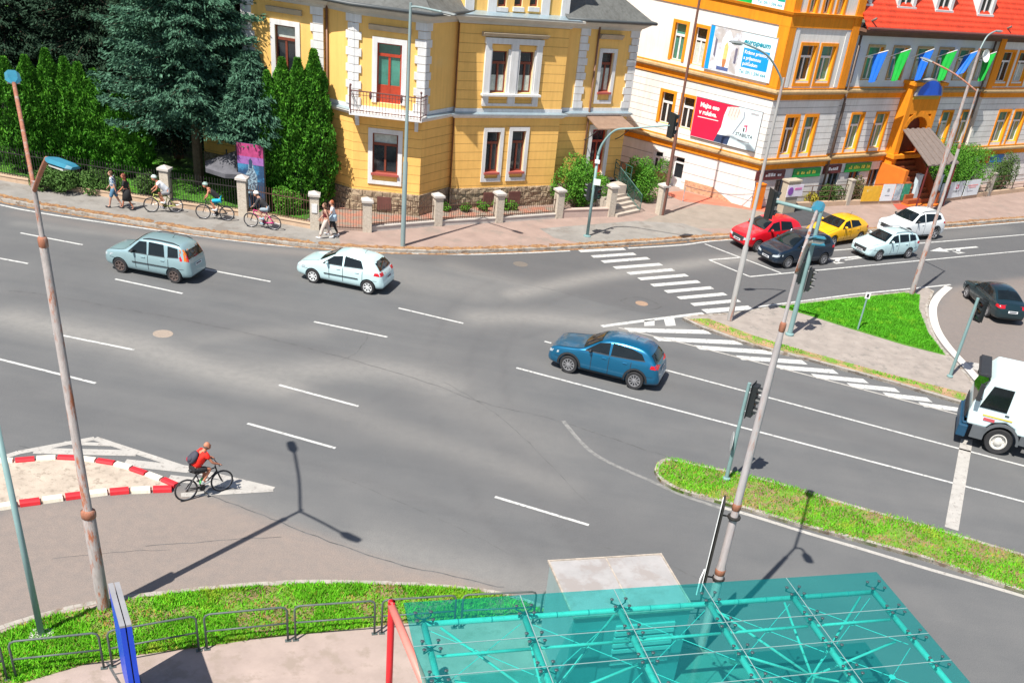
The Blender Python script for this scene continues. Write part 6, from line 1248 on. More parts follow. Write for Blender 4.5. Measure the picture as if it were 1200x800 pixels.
# ---------------------------------------------------------------- kiosk
KH = 2.5; k1, k2, k3 = G(643, 658, KH), G(775, 650, KH), G(810, 712, KH); ku = (k2-k1); kl = ku.length; ku.normalize(); kn = V(ku.y, -ku.x, 0); kd = (k3-k2).dot(kn); kd = max(1.6, min(kd, 2.4))
o = root('kiosk', (k1+ku*kl/2+kn*kd/2).xy.to_3d()+V(0, 0, KZ), 'grey metal kiosk with a stained flat top beside the glass roof', 'kiosk'); ka = math.atan2(ku.y, ku.x)
def kp(s_, n_, z_): p = k1+ku*s_+kn*n_; return V(p.x, p.y, z_)
kgm = M('kiosk_grey', (.27, .35, .36), .5, .1, 2); mb = MB(); mb.box(kp(kl/2, kd/2, (KH+KZ)/2-.05), (kl-.06, kd-.06, KH-KZ-.1), rz=ka); mb.build('body', kgm, o)
ktop = M('stained_white_sheet', (.36, .345, .34), .6, .1, 2, col2=(.31, .28, .265), thr=.53, sscale=1.3)
for a_, b_ in ((0, .495), (.505, 1)):
    mb = MB(); mb.box(kp(kl*(a_+b_)/2, kd/2, KH-.03), (kl*(b_-a_), kd+.06, .06), rz=ka); mb.build('roof_sheet', ktop, o)
mb = MB(); mb.box(kp(kl/2, kd/2, KH-.015), (.03, kd+.05, .05), rz=ka); [mb.box(kp(x, kd/2, KH+.005), (.035, kd+.1, .05), rz=ka) for x in (.0, kl)]; [mb.box(kp(kl/2, y, KH+.002), (kl+.03, .035, .05), rz=ka) for y in (-.03, kd+.03)]; mb.build('roof_edge', M('rusty_edge', (.42, .36, .30), .7, .3, 5), o)
mb = MB()
for k in range(7): mb.box(kp(kl*.62, kd+.0, 1.0+.18*k), (kl*.5, .08, .1), rz=ka)
mb.build('shutter_slats', M('kiosk_pale', (.55, .6, .58), .5), o); mb = MB(); mb.box(kp(kl*.15, kd-.02, 1.1), (.7, .05, 1.9), rz=ka); mb.build('door', M('kiosk_door', (.2, .27, .28), .5), o)

# ---------------------------------------------------------------- glass shelter
SZ = 3.6; a0, a1, a2 = G(473, 706, SZ), G(1027, 670, SZ), G(1143, 797, SZ); su = (a1-a0); SL = su.length; su.normalize(); sn = V(su.y, -su.x, 0); SA = math.atan2(su.y, su.x); SDp = 6.2
o = root('glass_shelter', (a0+su*SL/2+sn*SDp/2).xy.to_3d()+V(0, 0, KZ), 'bus shelter with a turquoise glass roof on green steel tubes', 'bus shelter')
def sp_(s_, n_, z_): p = a0+su*s_+sn*n_; return V(p.x, p.y, z_)
glm = bpy.data.materials.new('turquoise_glass'); glm.use_nodes = True; t = glm.node_tree; t.nodes.clear(); ou = t.nodes.new('ShaderNodeOutputMaterial'); tr = t.nodes.new('ShaderNodeBsdfTransparent'); tr.inputs[0].default_value = (.50, .92, .90, 1); gl = t.nodes.new('ShaderNodeBsdfGlossy'); gl.inputs['Roughness'].default_value = .05; gl.inputs[0].default_value = (.8, .95, .95, 1)
df = t.nodes.new('ShaderNodeBsdfDiffuse'); df.inputs[0].default_value = (.01, .40, .42, 1); m1 = t.nodes.new('ShaderNodeMixShader'); m1.inputs[0].default_value = .08; m2 = t.nodes.new('ShaderNodeMixShader'); fr_ = t.nodes.new('ShaderNodeFresnel'); fr_.inputs[0].default_value = 1.35
t.links.new(tr.outputs[0], m1.inputs[1]); t.links.new(df.outputs[0], m1.inputs[2]); m2.inputs[0].default_value = .035; t.links.new(m1.outputs[0], m2.inputs[1]); t.links.new(gl.outputs[0], m2.inputs[2]); t.links.new(m2.outputs[0], ou.inputs[0])
gt = M('mint_green_steel', (.60, .68, .60), .55, .12, 4, col2=(.46, .54, .44), thr=.6, sscale=5); seam = M('grey_seal', (.24, .34, .34), .6); bolt = M('dark_bolt', (.10, .14, .15), .3, .1, metal=.6)
NB = 5; e0, e1 = .35, SL-.30; n0, dn = .5, .92; NR = 7; bays = [e0+(e1-e0)*i/NB for i in range(NB+1)]
smid = [0]+[b for b in bays[1:-1]]+[SL]; nrow = [0]+[n0+dn*(j+.0)+dn*.0 for j in range(1, NR)]+[SDp]
for i in range(NB):
    for j in range(len(nrow)-1):
        mb = MB(); x0_, x1_ = smid[i]+(.012 if i else 0), smid[i+1]-(.012 if i < NB-1 else 0); y0_, y1_ = nrow[j]+(.012 if j else 0), nrow[j+1]-.012; c = sp_((x0_+x1_)/2, (y0_+y1_)/2, SZ); mb.box(c, (x1_-x0_, y1_-y0_, .016), rz=SA); mb.build('glass_pane', glm, o)
mb = MB()
for j in range(1, len(nrow)-1): mb.box(sp_(SL/2, nrow[j], SZ+.004), (SL, .016, .014), rz=SA)
for i in range(1, NB): mb.box(sp_(smid[i], SDp/2, SZ+.005), (.016, SDp, .012), rz=SA)
mb.build('glass_seal', seam, o)
zb_ = SZ-.2; mb = MB(); mb.tube([sp_(e0, n0, zb_), sp_(e1, n0, zb_)], .062, 12); fb = mb.build('front_beam', gt, o, smooth=True)
mb = MB(); [mb.tube([sp_(e0+(e1-e0)*k/15, n0, zb_)-su*.012, sp_(e0+(e1-e0)*k/15, n0, zb_)+su*.012], .066, 12) for k in range(1, 15)]; mb.build('sleeve_rings', MATS['teal_painted_steel'], fb)
for i, b_ in enumerate(bays):
    mb = MB(); mb.tube([sp_(b_, n0, zb_), sp_(b_, SDp-.2, zb_)], .068, 12); mb.build('rafter', gt, o, smooth=True)
for j in range(1, NR-1):
    y_ = n0+dn*j-.06
    if j % 1 == 0 and j < 6:
        for i in range(NB):
            if (j == 1) or (j % 2 == 0 and False): mb = MB(); mb.tube([sp_(bays[i]+.1, y_+.12, zb_-.05), sp_(bays[i+1]-.1, y_+.12, zb_-.05)], .035, 8); mb.build('purlin', gt, o, smooth=True)
for j in (4, ):
    for i in range(NB): mb = MB(); mb.tube([sp_(bays[i]+.1, n0+dn*j, zb_-.05), sp_(bays[i+1]-.1, n0+dn*j, zb_-.05)], .035, 8); mb.build('purlin', gt, o, smooth=True)
for b_ in bays:
    for y_ in [n0]+nrow[1:-1]:
        mb = MB(); c = sp_(b_, y_, SZ); mb.beam(c+V(0, 0, -.09)-su*.16-sn*.13, c+V(0, 0, -.09)+su*.16+sn*.13, .02, .02); mb.beam(c+V(0, 0, -.09)+su*.16-sn*.13, c+V(0, 0, -.09)-su*.16+sn*.13, .02, .02); mb.tube([c-V(0, 0, .2), c-V(0, 0, .06)], .03, 6)
        for a_, b2_ in ((-.16, -.13), (.16, .13), (.16, -.13), (-.16, .13)): mb.lathe([(.022, -.09), (.022, 0), (.042, .008), (.042, .022), (.025, .032)], c=c+su*a_+sn*b2_, n=8)
        mb.build('glass_clamp', bolt, o)
def kz(a, b): mb = MB(); mb.tube([a, b], .03, 8); return mb
cols = [(bays[1]+.1, n0+1.75), (bays[4]-.15, n0+1.75)]
for cx_, cy_ in cols:
    hd_ = sp_(cx_, cy_, SZ-1.05); mb = MB(); mb.tube([sp_(cx_, cy_, KZ), hd_], .085, 12); mb.lathe([(.15, 0), (.15, .03), (.09, .05)], c=sp_(cx_, cy_, KZ), n=12); cl = mb.build('column', gt, o, auto=40)
    for bx, by in ((cx_-1.9, n0), (cx_+1.9, n0), (cx_-.1, n0), (cx_-1.9, n0+2*dn-.2), (cx_+1.9, n0+2*dn-.2), (cx_-1.9, n0+3.6), (cx_+1.9, n0+3.6)):
        bx = max(e0, min(e1, bx)); mb = kz(hd_, sp_(bx, by+.08, zb_-.06)); mb.build('strut', gt, cl, smooth=True)
rod = M('pale_rod', (.55, .78, .72), .4)
for i in range(NB):
    for j in range(0, 3):
        y0_, y1_ = n0+dn*(2*j)+.05, n0+dn*(2*j+2)-.05; a_, b_ = sp_(bays[i]+.08, y0_, zb_-.12), sp_(bays[i+1]-.08, min(y1_, SDp-.3), zb_-.12); c_, d_ = sp_(bays[i+1]-.08, y0_, zb_-.14), sp_(bays[i]+.08, min(y1_, SDp-.3), zb_-.14)
        mb = MB(); mb.tube([a_, b_], .009, 5); mb.tube([c_, d_], .009, 5); m__ = (a_+b_)/2; mb.lathe([(.05, -.01), (.075, -.01), (.075, .01), (.05, .01)], c=m__, n=12); mb.build('tension_rods', rod, o)
mb = MB(); c = sp_(bays[1]+.1, n0+1.65, SZ-.9); mb.box(c, (.3, .2, .14), rz=SA); lmp = mb.build('junction_box', M('junction_white', (.75, .7, .68), .5), o); mb = MB()
for sg in (-1, 1): mb.lathe([(.055, -.02), (.07, 0), (.055, .02)], c=c+su*.09*sg-V(0, 0, .05)+sn*.11, n=12, mat=Matrix.Rotation(SA, 3, 'Z') @ Matrix.Rotation(R_(90), 3, 'X'))
mb.build('red_ring', M('red_ring', (.5, .01, .02), .4), lmp)
# dark bench and cabinets under the roof
mb = MB(); bc = sp_(SL*.68, 3.2, KZ); mb.box(bc+V(0, 0, .44), (2.6, .42, .06), rz=SA); [mb.box(bc+su*x+V(0, 0, .21), (.08, .36, .42), rz=SA) for x in (-1.1, 0, 1.1)]; b_ = mb.build('bench', M('pale_bench', (.5, .5, .45), .7, .1), loc=bc); tag(b_, 'pale bench standing under the turquoise glass roof', 'bench')
# red frame
r1 = G(459, 706, 3.3); r2 = G(500, 815, 3.1); mb = MB(); b1_ = V(r1.x, r1.y, KZ); o = root('red_frame', b1_, 'red tubular frame standing before the corner of the glass roof', 'frame')
mb.tube(smoothpts([b1_, V(r1.x, r1.y, 3.1), V(r1.x, r1.y, 3.22)], 2), .075, 12); mb.build('upright', M('red_tube_paint', (.70, .02, .03), .5, .1), o, smooth=True); mb = MB(); r2 = V(r2.x, r2.y, 3.22); mb.tube([V(r1.x, r1.y, 3.22), r2], .085, 12); mb.ball((r1.x, r1.y, 3.22), .085, 12, 8); mb.build('top_bar', M('faded_red_tube', (.78, .22, .18), .5, .1), o, smooth=True)
mb = MB(); mb.tube([r2, V(r2.x, r2.y, KZ)], .075, 12); mb.build('upright', MATS['red_tube_paint'], o, smooth=True)
# bus stop sign fixed to the tall lamp post
z0_, z1_ = HZ(bR, 846, 690), HZ(bR, 876, 592); o = root('stop_sign_panel', V(bR.x-.3, bR.y, KZ), 'dark panel seen edge-on, strapped to the tall pinkish lamp post', 'sign panel'); mb = MB(); mb.box((bR.x-.32, bR.y-.03, (z0_+z1_)/2), (.05, .62, z1_-z0_), rz=R_(-5)); mb.build('panel', iron_k, o)
mb = MB(); mb.box((bR.x-.37, bR.y-.05, (z0_+z1_)/2), (.02, .6, z1_-z0_-.08), rz=R_(-8)); mb.box((bR.x-.42, bR.y+.0, z0_+.1), (.03, .5, .5), rz=R_(-14)); mb.build('panel_edge', MATS['white_pole'], o); mb = MB(); [mb.lathe([(.16, z-.03), (.17, z), (.16, z+.03)], c=(bR.x, bR.y, 0), n=12) for z in (z0_+.3, z1_-.4)]; mb.beam((bR.x, bR.y, z0_+.3), (bR.x-.32, bR.y, z0_+.3), .03, .03); mb.beam((bR.x, bR.y, z1_-.4), (bR.x-.32, bR.y, z1_-.4), .03, .03); mb.build('strap', iron_k, o)
# ============================================================= VEHICLES
def paint(name, col, met=.25, rough=.32): return M(name, col, rough, .03, 1.5, metal=met, coat=.8)
cglass = M('car_glass', (.008, .012, .014), .05, .3, 2, spec=.45); tyre = M('tyre_rubber', (.025, .025, .027), .85, .2, 8); rimm = M('alloy_rim', (.48, .48, .5), .35, .1, 6, metal=.7); rimd = M('dark_steel_rim', (.12, .09, .08), .6, .2); blkp = M('black_plastic', (.025, .027, .03), .6, .15, 6); seamd = M('door_seam', (.02, .02, .025), .7)
hlm = M('headlamp_glass', (.42, .47, .50), .12, .25, 20); tlm = M('tail_lamp_red', (.55, .01, .02), .2, .15, 12); tlo = M('tail_lamp_orange', (.6, .16, .02), .25); platem = M('number_plate_white', (.72, .74, .76), .5); platet = M('plate_characters', (.03, .03, .05), .6); chrome = M('chrome_trim', (.6, .6, .62), .2, metal=.9)
def car(name, label, P, L, Wd, H, wb, fo, belt, col, wr=.31, rim='alloy', side=(), roofw=.70, rails=None, clad=False, back=None, rear_lamp='mid', shield=None, rearg=None, pillar=.0, plate_f=True, group=None, mould=False, spoil=False, face='plain', sedan=False, rimw=7, trim=None):
    xf = wb/2+fo; Px = np.array([p[0] for p in P]); Pz = np.array([p[1] for p in P]); W2 = Wd/2
    n = 46; xs = np.concatenate([[0, .012, .04, .09], np.linspace(.16, L-.16, n), [L-.09, L-.04, L-.012, L]]); zt = np.interp(xs, Px, Pz)
    k_ = np.array([1, 2, 3, 2, 1])/9; zs = np.convolve(np.pad(zt, 2, 'edge'), k_, 'valid'); zs[:4] = zt[:4]; zs[-4:] = zt[-4:]; zt = zs
    o = root(name, (0, 0, 0), label, 'car', group); rows = []
    for x, z in zip(xs, zt):
        e = abs(x-L/2)/(L/2); w_ = W2*(1-.13*e**5-.22*max(0, e-.93)/.07*.6)
        zb = .20+.09*max(0, e-.75)/.25+(.12*max(0, e-.985)/.015); bl = belt+.04*(x/L)+ (.0 if x > L*.25 else -.0); be = min(bl, z-.035); g = min(1, max(0, (z-belt-.04)/(H-belt-.04))); be = max(be, zb+.12)
        z = max(z, be+.03); wt = w_*.84*(1-g)+(W2*roofw)*g; wt = min(wt, w_*.86)
        hb = be-zb
        rows.append([(0, zb), (w_*.82, zb), (w_*.95, zb+hb*.08), (w_*.99, zb+hb*.3), (w_, zb+hb*.55), (w_*.985, zb+hb*.82), (w_*.95, be), (w_*.93*(1-.0)+(wt-w_*.93)*.36, be+(z-be)*.33), (wt+(w_*.93-wt)*.24, be+(z-be)*.68), (wt, z-(z-be)*.12-.012), (wt*.86, z-.012*(1+g)), (wt*.5, z+.008), (0, z+.016+.006*g)])
    m = len(rows[0]); vs = []; ring = 2*m-2
    for (x, r_) in zip(xs, rows):
        X_ = xf-x; vs += [(X_, y, z) for y, z in r_]+[(X_, -y, z) for y, z in r_[-2:0:-1]]
    fs = [(i*ring+j, i*ring+(j+1) % ring, (i+1)*ring+(j+1) % ring, (i+1)*ring+j) for i in range(len(xs)-1) for j in range(ring)]; fs += [tuple(range(ring))[::-1], tuple(range((len(xs)-1)*ring, len(xs)*ring))]
    mb = MB(); mb.add(vs, fs); body = mb.build('body', col, o, smooth=True)
    sub = body.modifiers.new('s', 'SUBSURF'); sub.levels = 1; sub.render_levels = 1
    cut = MB(); ax = [(wb/2, 1), (wb/2, -1), (-wb/2, 1), (-wb/2, -1)]
    for x, s_ in ax: cut.lathe([(wr*1.16, -.22), (wr*1.16, .22)], c=(x, s_*(W2-.06), wr+.02), n=26, axis='Y')
    co = cut.build('cutter', blkp); bo = body.modifiers.new('b', 'BOOLEAN'); bo.operation = 'DIFFERENCE'; bo.object = co; bo.solver = 'EXACT'
    bpy.context.view_layer.update(); dg = bpy.context.evaluated_depsgraph_get()
    body.modifiers['b'].show_viewport = False; bpy.context.view_layer.update(); dg = bpy.context.evaluated_depsgraph_get(); bv = BVHTree.FromObject(body, dg)
    body.modifiers['b'].show_viewport = True; bpy.context.view_layer.update(); dg = bpy.context.evaluated_depsgraph_get()
    me = bpy.data.meshes.new_from_object(body.evaluated_get(dg)); body.modifiers.clear(); body.data = me; me.materials.clear(); me.materials.append(col); me.polygons.foreach_set('use_smooth', [True]*len(me.polygons)); me.set_sharp_from_angle(angle=R_(38)); bpy.data.objects.remove(co)
    def patch(nm, bot, top, d, mat, parent=o, off=.005, nu=10, nv=5):
        d = Vector(d).normalized(); bot = [Vector(p) for p in bot]; top = [Vector(p) for p in top]
        def at(pl, t):
            k = t*(len(pl)-1); i = min(int(k), len(pl)-2); return pl[i].lerp(pl[i+1], k-i)
        vs = []
        for j in range(nv+1):
            for i in range(nu+1):
                p = at(bot, i/nu).lerp(at(top, i/nu), j/nv); q_ = None
                for t_ in range(8):
                    h = bv.ray_cast(p-d*3, d, 40)
                    if h[0] is not None and (abs(d.x) < .9 or abs(h[0].x-(xf if d.x < 0 else xf-L)) < .5): q_ = h[0]-d*off+h[1]*off*.4; break
                    p = V(p.x*(.985 if abs(p.x) < 4 else 1), p.y*(.985 if abs(p.y) < 4 else 1), p.z)
                vs.append(q_)
        fs_ = [(j*(nu+1)+i, j*(nu+1)+i+1, (j+1)*(nu+1)+i+1, (j+1)*(nu+1)+i) for j in range(nv) for i in range(nu)]; fs_ = [f for f in fs_ if all(vs[k] is not None for k in f)]
        mb = MB(); mb.add([v if v is not None else V(0, 0, .5) for v in vs], fs_); return mb.build(nm, mat, parent, smooth=True, fix=False)
    X = lambda x: xf-x
    # glass: windscreen, rear window, side windows (given as distances behind the front bumper)
    xa, xb = shield; za, zb_ = np.interp([xa, xb], xs, zt); wt_ = W2*roofw
    patch('windscreen', [(X(xa), -W2*.80, za), (X(xa-.06), 0, za), (X(xa), W2*.80, za)], [(X(xb), -wt_*.9, zb_), (X(xb-.03), 0, zb_), (X(xb), wt_*.9, zb_)], (-.55, 0, -.83), cglass, off=.014, nu=18, nv=10)
    xa, xb, zlo = rearg; zz = np.interp([xa, xb], xs, zt); wl = W2*.74
    if sedan: patch('rear_window', [(X(xb), wl, zz[1]), (X(xb), -wl, zz[1])], [(X(xa), wt_*.86, zz[0]), (X(xa), -wt_*.86, zz[0])], (.45, 0, -.9), cglass)
    else: patch('rear_window', [(-9, wl, zlo), (-9, -wl, zlo)], [(-9, wt_*.86, zz[0]-.05), (-9, -wt_*.86, zz[0]-.05)], (1, 0, -.25 if False else 0), cglass, off=.012, nu=14, nv=8)
    for s_ in (1, -1):
        for (bt, tp) in side: patch('side_window', [(X(x), s_*9, z) for x, z in bt], [(X(x), s_*9, z) for x, z in tp], (0, -s_, 0), cglass, off=.009, nu=14, nv=8)
        # door seams, handles, lamps, arches
        for x_ in (side[0][0][0][0]+.28, side[0][0][-1][0]+.04, side[0][0][-1][0]+.92): patch('door_seam', [(X(x_-.011), s_*9, .36), (X(x_+.011), s_*9, .36)], [(X(x_-.011), s_*9, belt-.02), (X(x_+.011), s_*9, belt-.02)], (0, -s_, 0), seamd, nu=1, nv=8, off=.003)
        for x_ in (side[0][0][-1][0]-.16, side[0][0][-1][0]+.68):
            h = bv.ray_cast(Vector((X(x_), s_*4, belt-.11)), Vector((0, -s_, 0))); 
            if h[0] is not None: mb = MB(); mb.box(h[0]+V(0, s_*.015, 0), (.17, .035, .03)); mb.build('door_handle', trim or col, o)
        if mould: patch('side_moulding', [(X(mould[0]), s_*9, mould[2]), (X(mould[1]), s_*9, mould[2]+.03)], [(X(mould[0]), s_*9, mould[2]+.045), (X(mould[1]), s_*9, mould[2]+.075)], (0, -s_, 0), blkp, off=.02, nv=1)
        if clad:
            for x_ in (wb/2, -wb/2):
                b_ = []; t_ = []
                for k in range(15): a = -.12+(math.pi+.24)*k/14; b_.append((x_+math.cos(a)*wr*1.15, s_*9, wr+.02+math.sin(a)*wr*1.15)); t_.append((x_+math.cos(a)*wr*1.36, s_*9, wr+.02+math.sin(a)*wr*1.36))
                patch('arch_trim', b_, t_, (0, -s_, 0), blkp, off=.012, nu=28, nv=1)
            patch('sill_trim', [(wb/2-wr*1.3, s_*9, .22), (-wb/2+wr*1.3, s_*9, .22)], [(wb/2-wr*1.3, s_*9, .36), (-wb/2+wr*1.3, s_*9, .36)], (0, -s_, 0), blkp, off=.012, nv=2)
        hz0 = min(belt-.27, P[1][1]-.17); patch('headlamp', [(9, s_*W2*.48, hz0), (9, s_*W2*.8, hz0+.04), (9, s_*W2*.99, hz0+.12)], [(9, s_*W2*.52, hz0+.10), (9, s_*W2*.8, hz0+.16), (9, s_*W2*.98, hz0+.2)], (-1, 0, 0), hlm, nu=8, nv=3)
        if rear_lamp == 'mid': patch('tail_lamp', [(X(L-.42), s_*9, belt-.12), (X(L-.06), s_*9, belt-.14)], [(X(L-.38), s_*9, belt+.0), (X(L-.10), s_*9, belt+.02)], (0, -s_, 0), tlm, nu=6, nv=3); patch('tail_lamp', [(-9, s_*W2*.52, belt-.12), (-9, s_*W2*.90, belt-.14)], [(-9, s_*W2*.52, belt-.01), (-9, s_*W2*.9, belt+.02)], (1, 0, 0), tlm, nu=6, nv=3)
        if rear_lamp == 'tall': patch('tail_lamp', [(-9, s_*W2*.76, belt-.02), (-9, s_*W2*.97, belt-.02)], [(-9, s_*W2*.70, belt+.22), (-9, s_*W2*.9, belt+.22)], (1, 0, 0), tlm, nu=4, nv=4); patch('tail_lamp', [(-9, s_*W2*.70, belt+.22), (-9, s_*W2*.9, belt+.22)], [(-9, s_*W2*.66, belt+.42), (-9, s_*W2*.82, belt+.42)], (1, 0, 0), tlo, nu=4, nv=4); patch('tail_lamp', [(X(L-.25), s_*9, belt), (X(L-.08), s_*9, belt)], [(X(L-.33), s_*9, belt+.4), (X(L-.2), s_*9, belt+.4)], (0, -s_, 0), tlo, nu=4, nv=4)
        bx_ = shield[0]-.02; patch('bonnet_seam', [(X(.30), s_*W2*.78, 3), (X(.8), s_*W2*.84, 3), (X(bx_), s_*W2*.86, 3)], [(X(.30), s_*W2*.75, 3), (X(.8), s_*W2*.81, 3), (X(bx_), s_*W2*.83, 3)], (0, 0, -1), seamd, nu=10, nv=1, off=.003)
        patch('bumper_seam', [(X(.30), s_*9, .62), (X(.62), s_*9, .60)], [(X(.30), s_*9, .635), (X(.62), s_*9, .615)], (0, -s_, 0), seamd, nu=5, nv=1, off=.003); patch('bumper_seam', [(X(L-.62), s_*9, .60), (X(L-.28), s_*9, .62)], [(X(L-.62), s_*9, .615), (X(L-.28), s_*9, .635)], (0, -s_, 0), seamd, nu=5, nv=1, off=.003)
        for (bt, tp) in side: patch('window_trim', [(X(bt[0][0]-.03), s_*9, bt[0][1]-.035), (X(bt[-1][0]+.03), s_*9, bt[-1][1]-.035)], [(X(x), s_*9, z-.004) for x, z in (bt[0], bt[-1])], (0, -s_, 0), blkp, off=.008, nu=8, nv=1)
        # mirror
        xm = side[0][0][0][0]+.22; h = bv.ray_cast(Vector((X(xm), s_*4, belt+.06)), Vector((0, -s_, 0))); q = h[0] if h[0] is not None else V(X(xm), s_*W2*.9, belt)
        mb = MB(); mb.ball(q+V(0, s_*.12, .02), (.06, .11, .075), 10, 6); mb.tube([q, q+V(0, s_*.1, 0)], .025, 6); mb.build('mirror', trim or (blkp if clad or rim == 'steel' else col), o, smooth=True)
        if rails:
            xs_ = np.linspace(rails[0], rails[1], 7); pts = []
            for k, x_ in enumerate(xs_):
                h = bv.ray_cast(Vector((X(x_), s_*W2*roofw*.86, 4)), Vector((0, 0, -1))); z_ = h[0].z if h[0] is not None else H; pts.append(V(X(x_), s_*W2*roofw*.88, z_+(.05 if 0 < k < 6 else .0)))
            mb = MB(); mb.tube(pts, .02, 6); mb.build('roof_rail', blkp if clad or rim == 'steel' else chrome, o, smooth=True)
    # face and tail
    gz = belt-.30
    gz = min(gz, P[1][1]-.12)
    if face == 'wide': patch('grille', [(9, W2*.52, gz-.12), (9, -W2*.52, gz-.12)], [(9, W2*.56, gz+.10), (9, -W2*.56, gz+.10)], (-1, 0, 0), blkp, nv=3); patch('lower_grille', [(9, W2*.55, .26), (9, -W2*.55, .26)], [(9, W2*.6, .36), (9, -W2*.6, .36)], (-1, 0, 0), blkp, nv=2)
    else: patch('grille', [(9, W2*.36, gz), (9, -W2*.36, gz)], [(9, W2*.4, gz+.09), (9, -W2*.4, gz+.09)], (-1, 0, 0), blkp, nv=2); patch('lower_grille', [(9, W2*.5, .26), (9, -W2*.5, .26)], [(9, W2*.56, .40), (9, -W2*.56, .40)], (-1, 0, 0), blkp, nv=2)
    for nm, x_, s_ in (('front_plate', 9, -1), ('rear_plate', -9, 1)):
        z_ = .44 if x_ > 0 else (belt-.32 if rear_lamp != 'tall' else .72); pp = patch(nm, [(x_, .26, z_), (x_, -.26, z_)], [(x_, .26, z_+.11), (x_, -.26, z_+.11)], (s_, 0, 0), platem, off=.02, nu=4, nv=1); patch('plate_mark', [(x_, .2, z_+.035), (x_, -.2, z_+.035)], [(x_, .2, z_+.08), (x_, -.2, z_+.08)], (s_, 0, 0), platet, pp, off=.025, nu=6, nv=1)
    patch('rear_bumper_trim', [(-9, W2*.7, .26), (-9, -W2*.7, .26)], [(-9, W2*.74, .36), (-9, -W2*.74, .36)], (1, 0, 0), blkp, nv=2, off=.012)
    for y_ in (-.1, .38): a_ = V(X(shield[0]-.02), y_*W2*1.4, 0); h1 = bv.ray_cast(V(a_.x, a_.y, 4), V(0, 0, -1)); h2 = bv.ray_cast(V(X(shield[0]+.32), a_.y-.38, 4), V(0, 0, -1)); mb = MB(); (mb.tube([h1[0]+V(0, 0, .02), h2[0]+V(0, 0, .02)], .012, 4), mb.build('wiper', blkp, o)) if h1[0] is not None and h2[0] is not None else None
    mb = MB(); mb.box((0, 0, .32), (L*.8, Wd*.62, .22)); mb.build('underbody', blkp, o)
    # wheels
    mb = MB(); mb.lathe([(wr*.66, -.09), (wr*.93, -.105), (wr, -.07), (wr, .07), (wr*.93, .105), (wr*.66, .09)], n=28, axis='Y', caps=False); wh = mb.build('wheel', tyre, o, smooth=True, auto=45); wh.location = (wb/2, W2-.11, wr)
    mb = MB(); mb.lathe([(wr*.68, .02), (wr*.68, .095), (wr*.62, .1), (wr*.6, .05), (wr*.2, .035), (.001, .035)], n=24, axis='Y', caps=False); rr_ = rimm if rim == 'alloy' else (rimd if rim == 'steel' else M('white_hubcap', (.68, .7, .7), .4))
    rb = mb.build('rim_barrel', blkp if rim != 'steel' else rimd, wh, smooth=True, auto=40); mb = MB()
    for k in range(rimw): a = 2*math.pi*k/rimw; mb.box((math.cos(a)*wr*.36, .075, math.sin(a)*wr*.36), (wr*.55, .03, wr*(.10 if rimw > 7 else .15 if rimw > 5 else .2)), ry=-a)
    mb.lathe([(wr*.67, .06), (wr*.67, .102), (wr*.60, .102), (wr*.60, .06)], n=24, axis='Y', caps=False); mb.lathe([(wr*.17, .05), (wr*.15, .1), (.001, .1)], n=12, axis='Y'); rm = mb.build('rim', rr_, wh)
    for x, s_ in ax[1:]:
        w2 = wh.copy(); scene.collection.objects.link(w2); w2.parent = o; w2.location = (x, s_*(W2-.11), wr); w2.rotation_euler = (0, 0, 0 if s_ > 0 else math.pi)
        for c_ in (rb, rm): d_ = c_.copy(); scene.collection.objects.link(d_); d_.parent = w2
    mb = MB(); [mb.lathe([(wr*1.15, -.14), (wr*1.15, .1), (wr*.3, .1)][::1], c=(x, s_*(W2-.2), wr+.02), n=20, axis='Y') for x, s_ in ax]; 
    for a_ in ('ant',):
        h = bv.ray_cast(Vector((X(L*.72), 0, 4)), Vector((0, 0, -1)))
        if h[0] is not None: mb2 = MB(); mb2.tube([h[0], h[0]+V(-.12, 0, .16)], [.012, .005], 5); mb2.build('antenna', blkp, o)
    return o
def place(o, fpx, rpx, Wd, heading=None, ctr=None):
    a, b = G(*fpx), G(*rpx); d = (a-b).normalized() if heading is None else V(math.cos(heading), math.sin(heading), 0); mid = (a+b)/2 if ctr is None else ctr
    rgt = V(d.y, -d.x, 0); c = mid+rgt*(Wd/2-.10); o.location = (c.x, c.y, .004); o.rotation_euler = (0, 0, math.atan2(d.y, d.x))
H1 = (G(135, 327)-G(214, 344)).normalized()
c = car('parked_car'.replace('parked_', 'compact_'), 'silver blue tall compact car with black roof rails and tall tail lamps', [(0, .5), (.04, .76), (.2, .90), (.85, .99), (1.02, 1.04), (1.50, 1.50), (1.7, 1.57), (2.4, 1.60), (3.25, 1.57), (3.47, 1.50), (3.66, 1.1), (3.75, .92), (3.8, .5)], 3.8, 1.65, 1.6, 2.36, .72, .98, paint('silver_blue_paint', (.30, .44, .47), .3), .30, 'steel', side=[([(1.16, 1.0), (1.95, 1.02)], [(1.62, 1.45), (1.93, 1.48)]), ([(2.03, 1.02), (2.72, 1.04)], [(2.03, 1.49), (2.66, 1.48)]), ([(2.86, 1.06), (3.30, 1.10)], [(2.84, 1.46), (3.26, 1.42)])], roofw=.76, rails=(1.75, 3.3), rear_lamp='tall', shield=(1.06, 1.52), rearg=(3.5, 3.62, 1.04), mould=(1.3, 3.0, .58), rimw=6, trim=None)
place(c, (143.5, 319), (205, 331), 1.65)
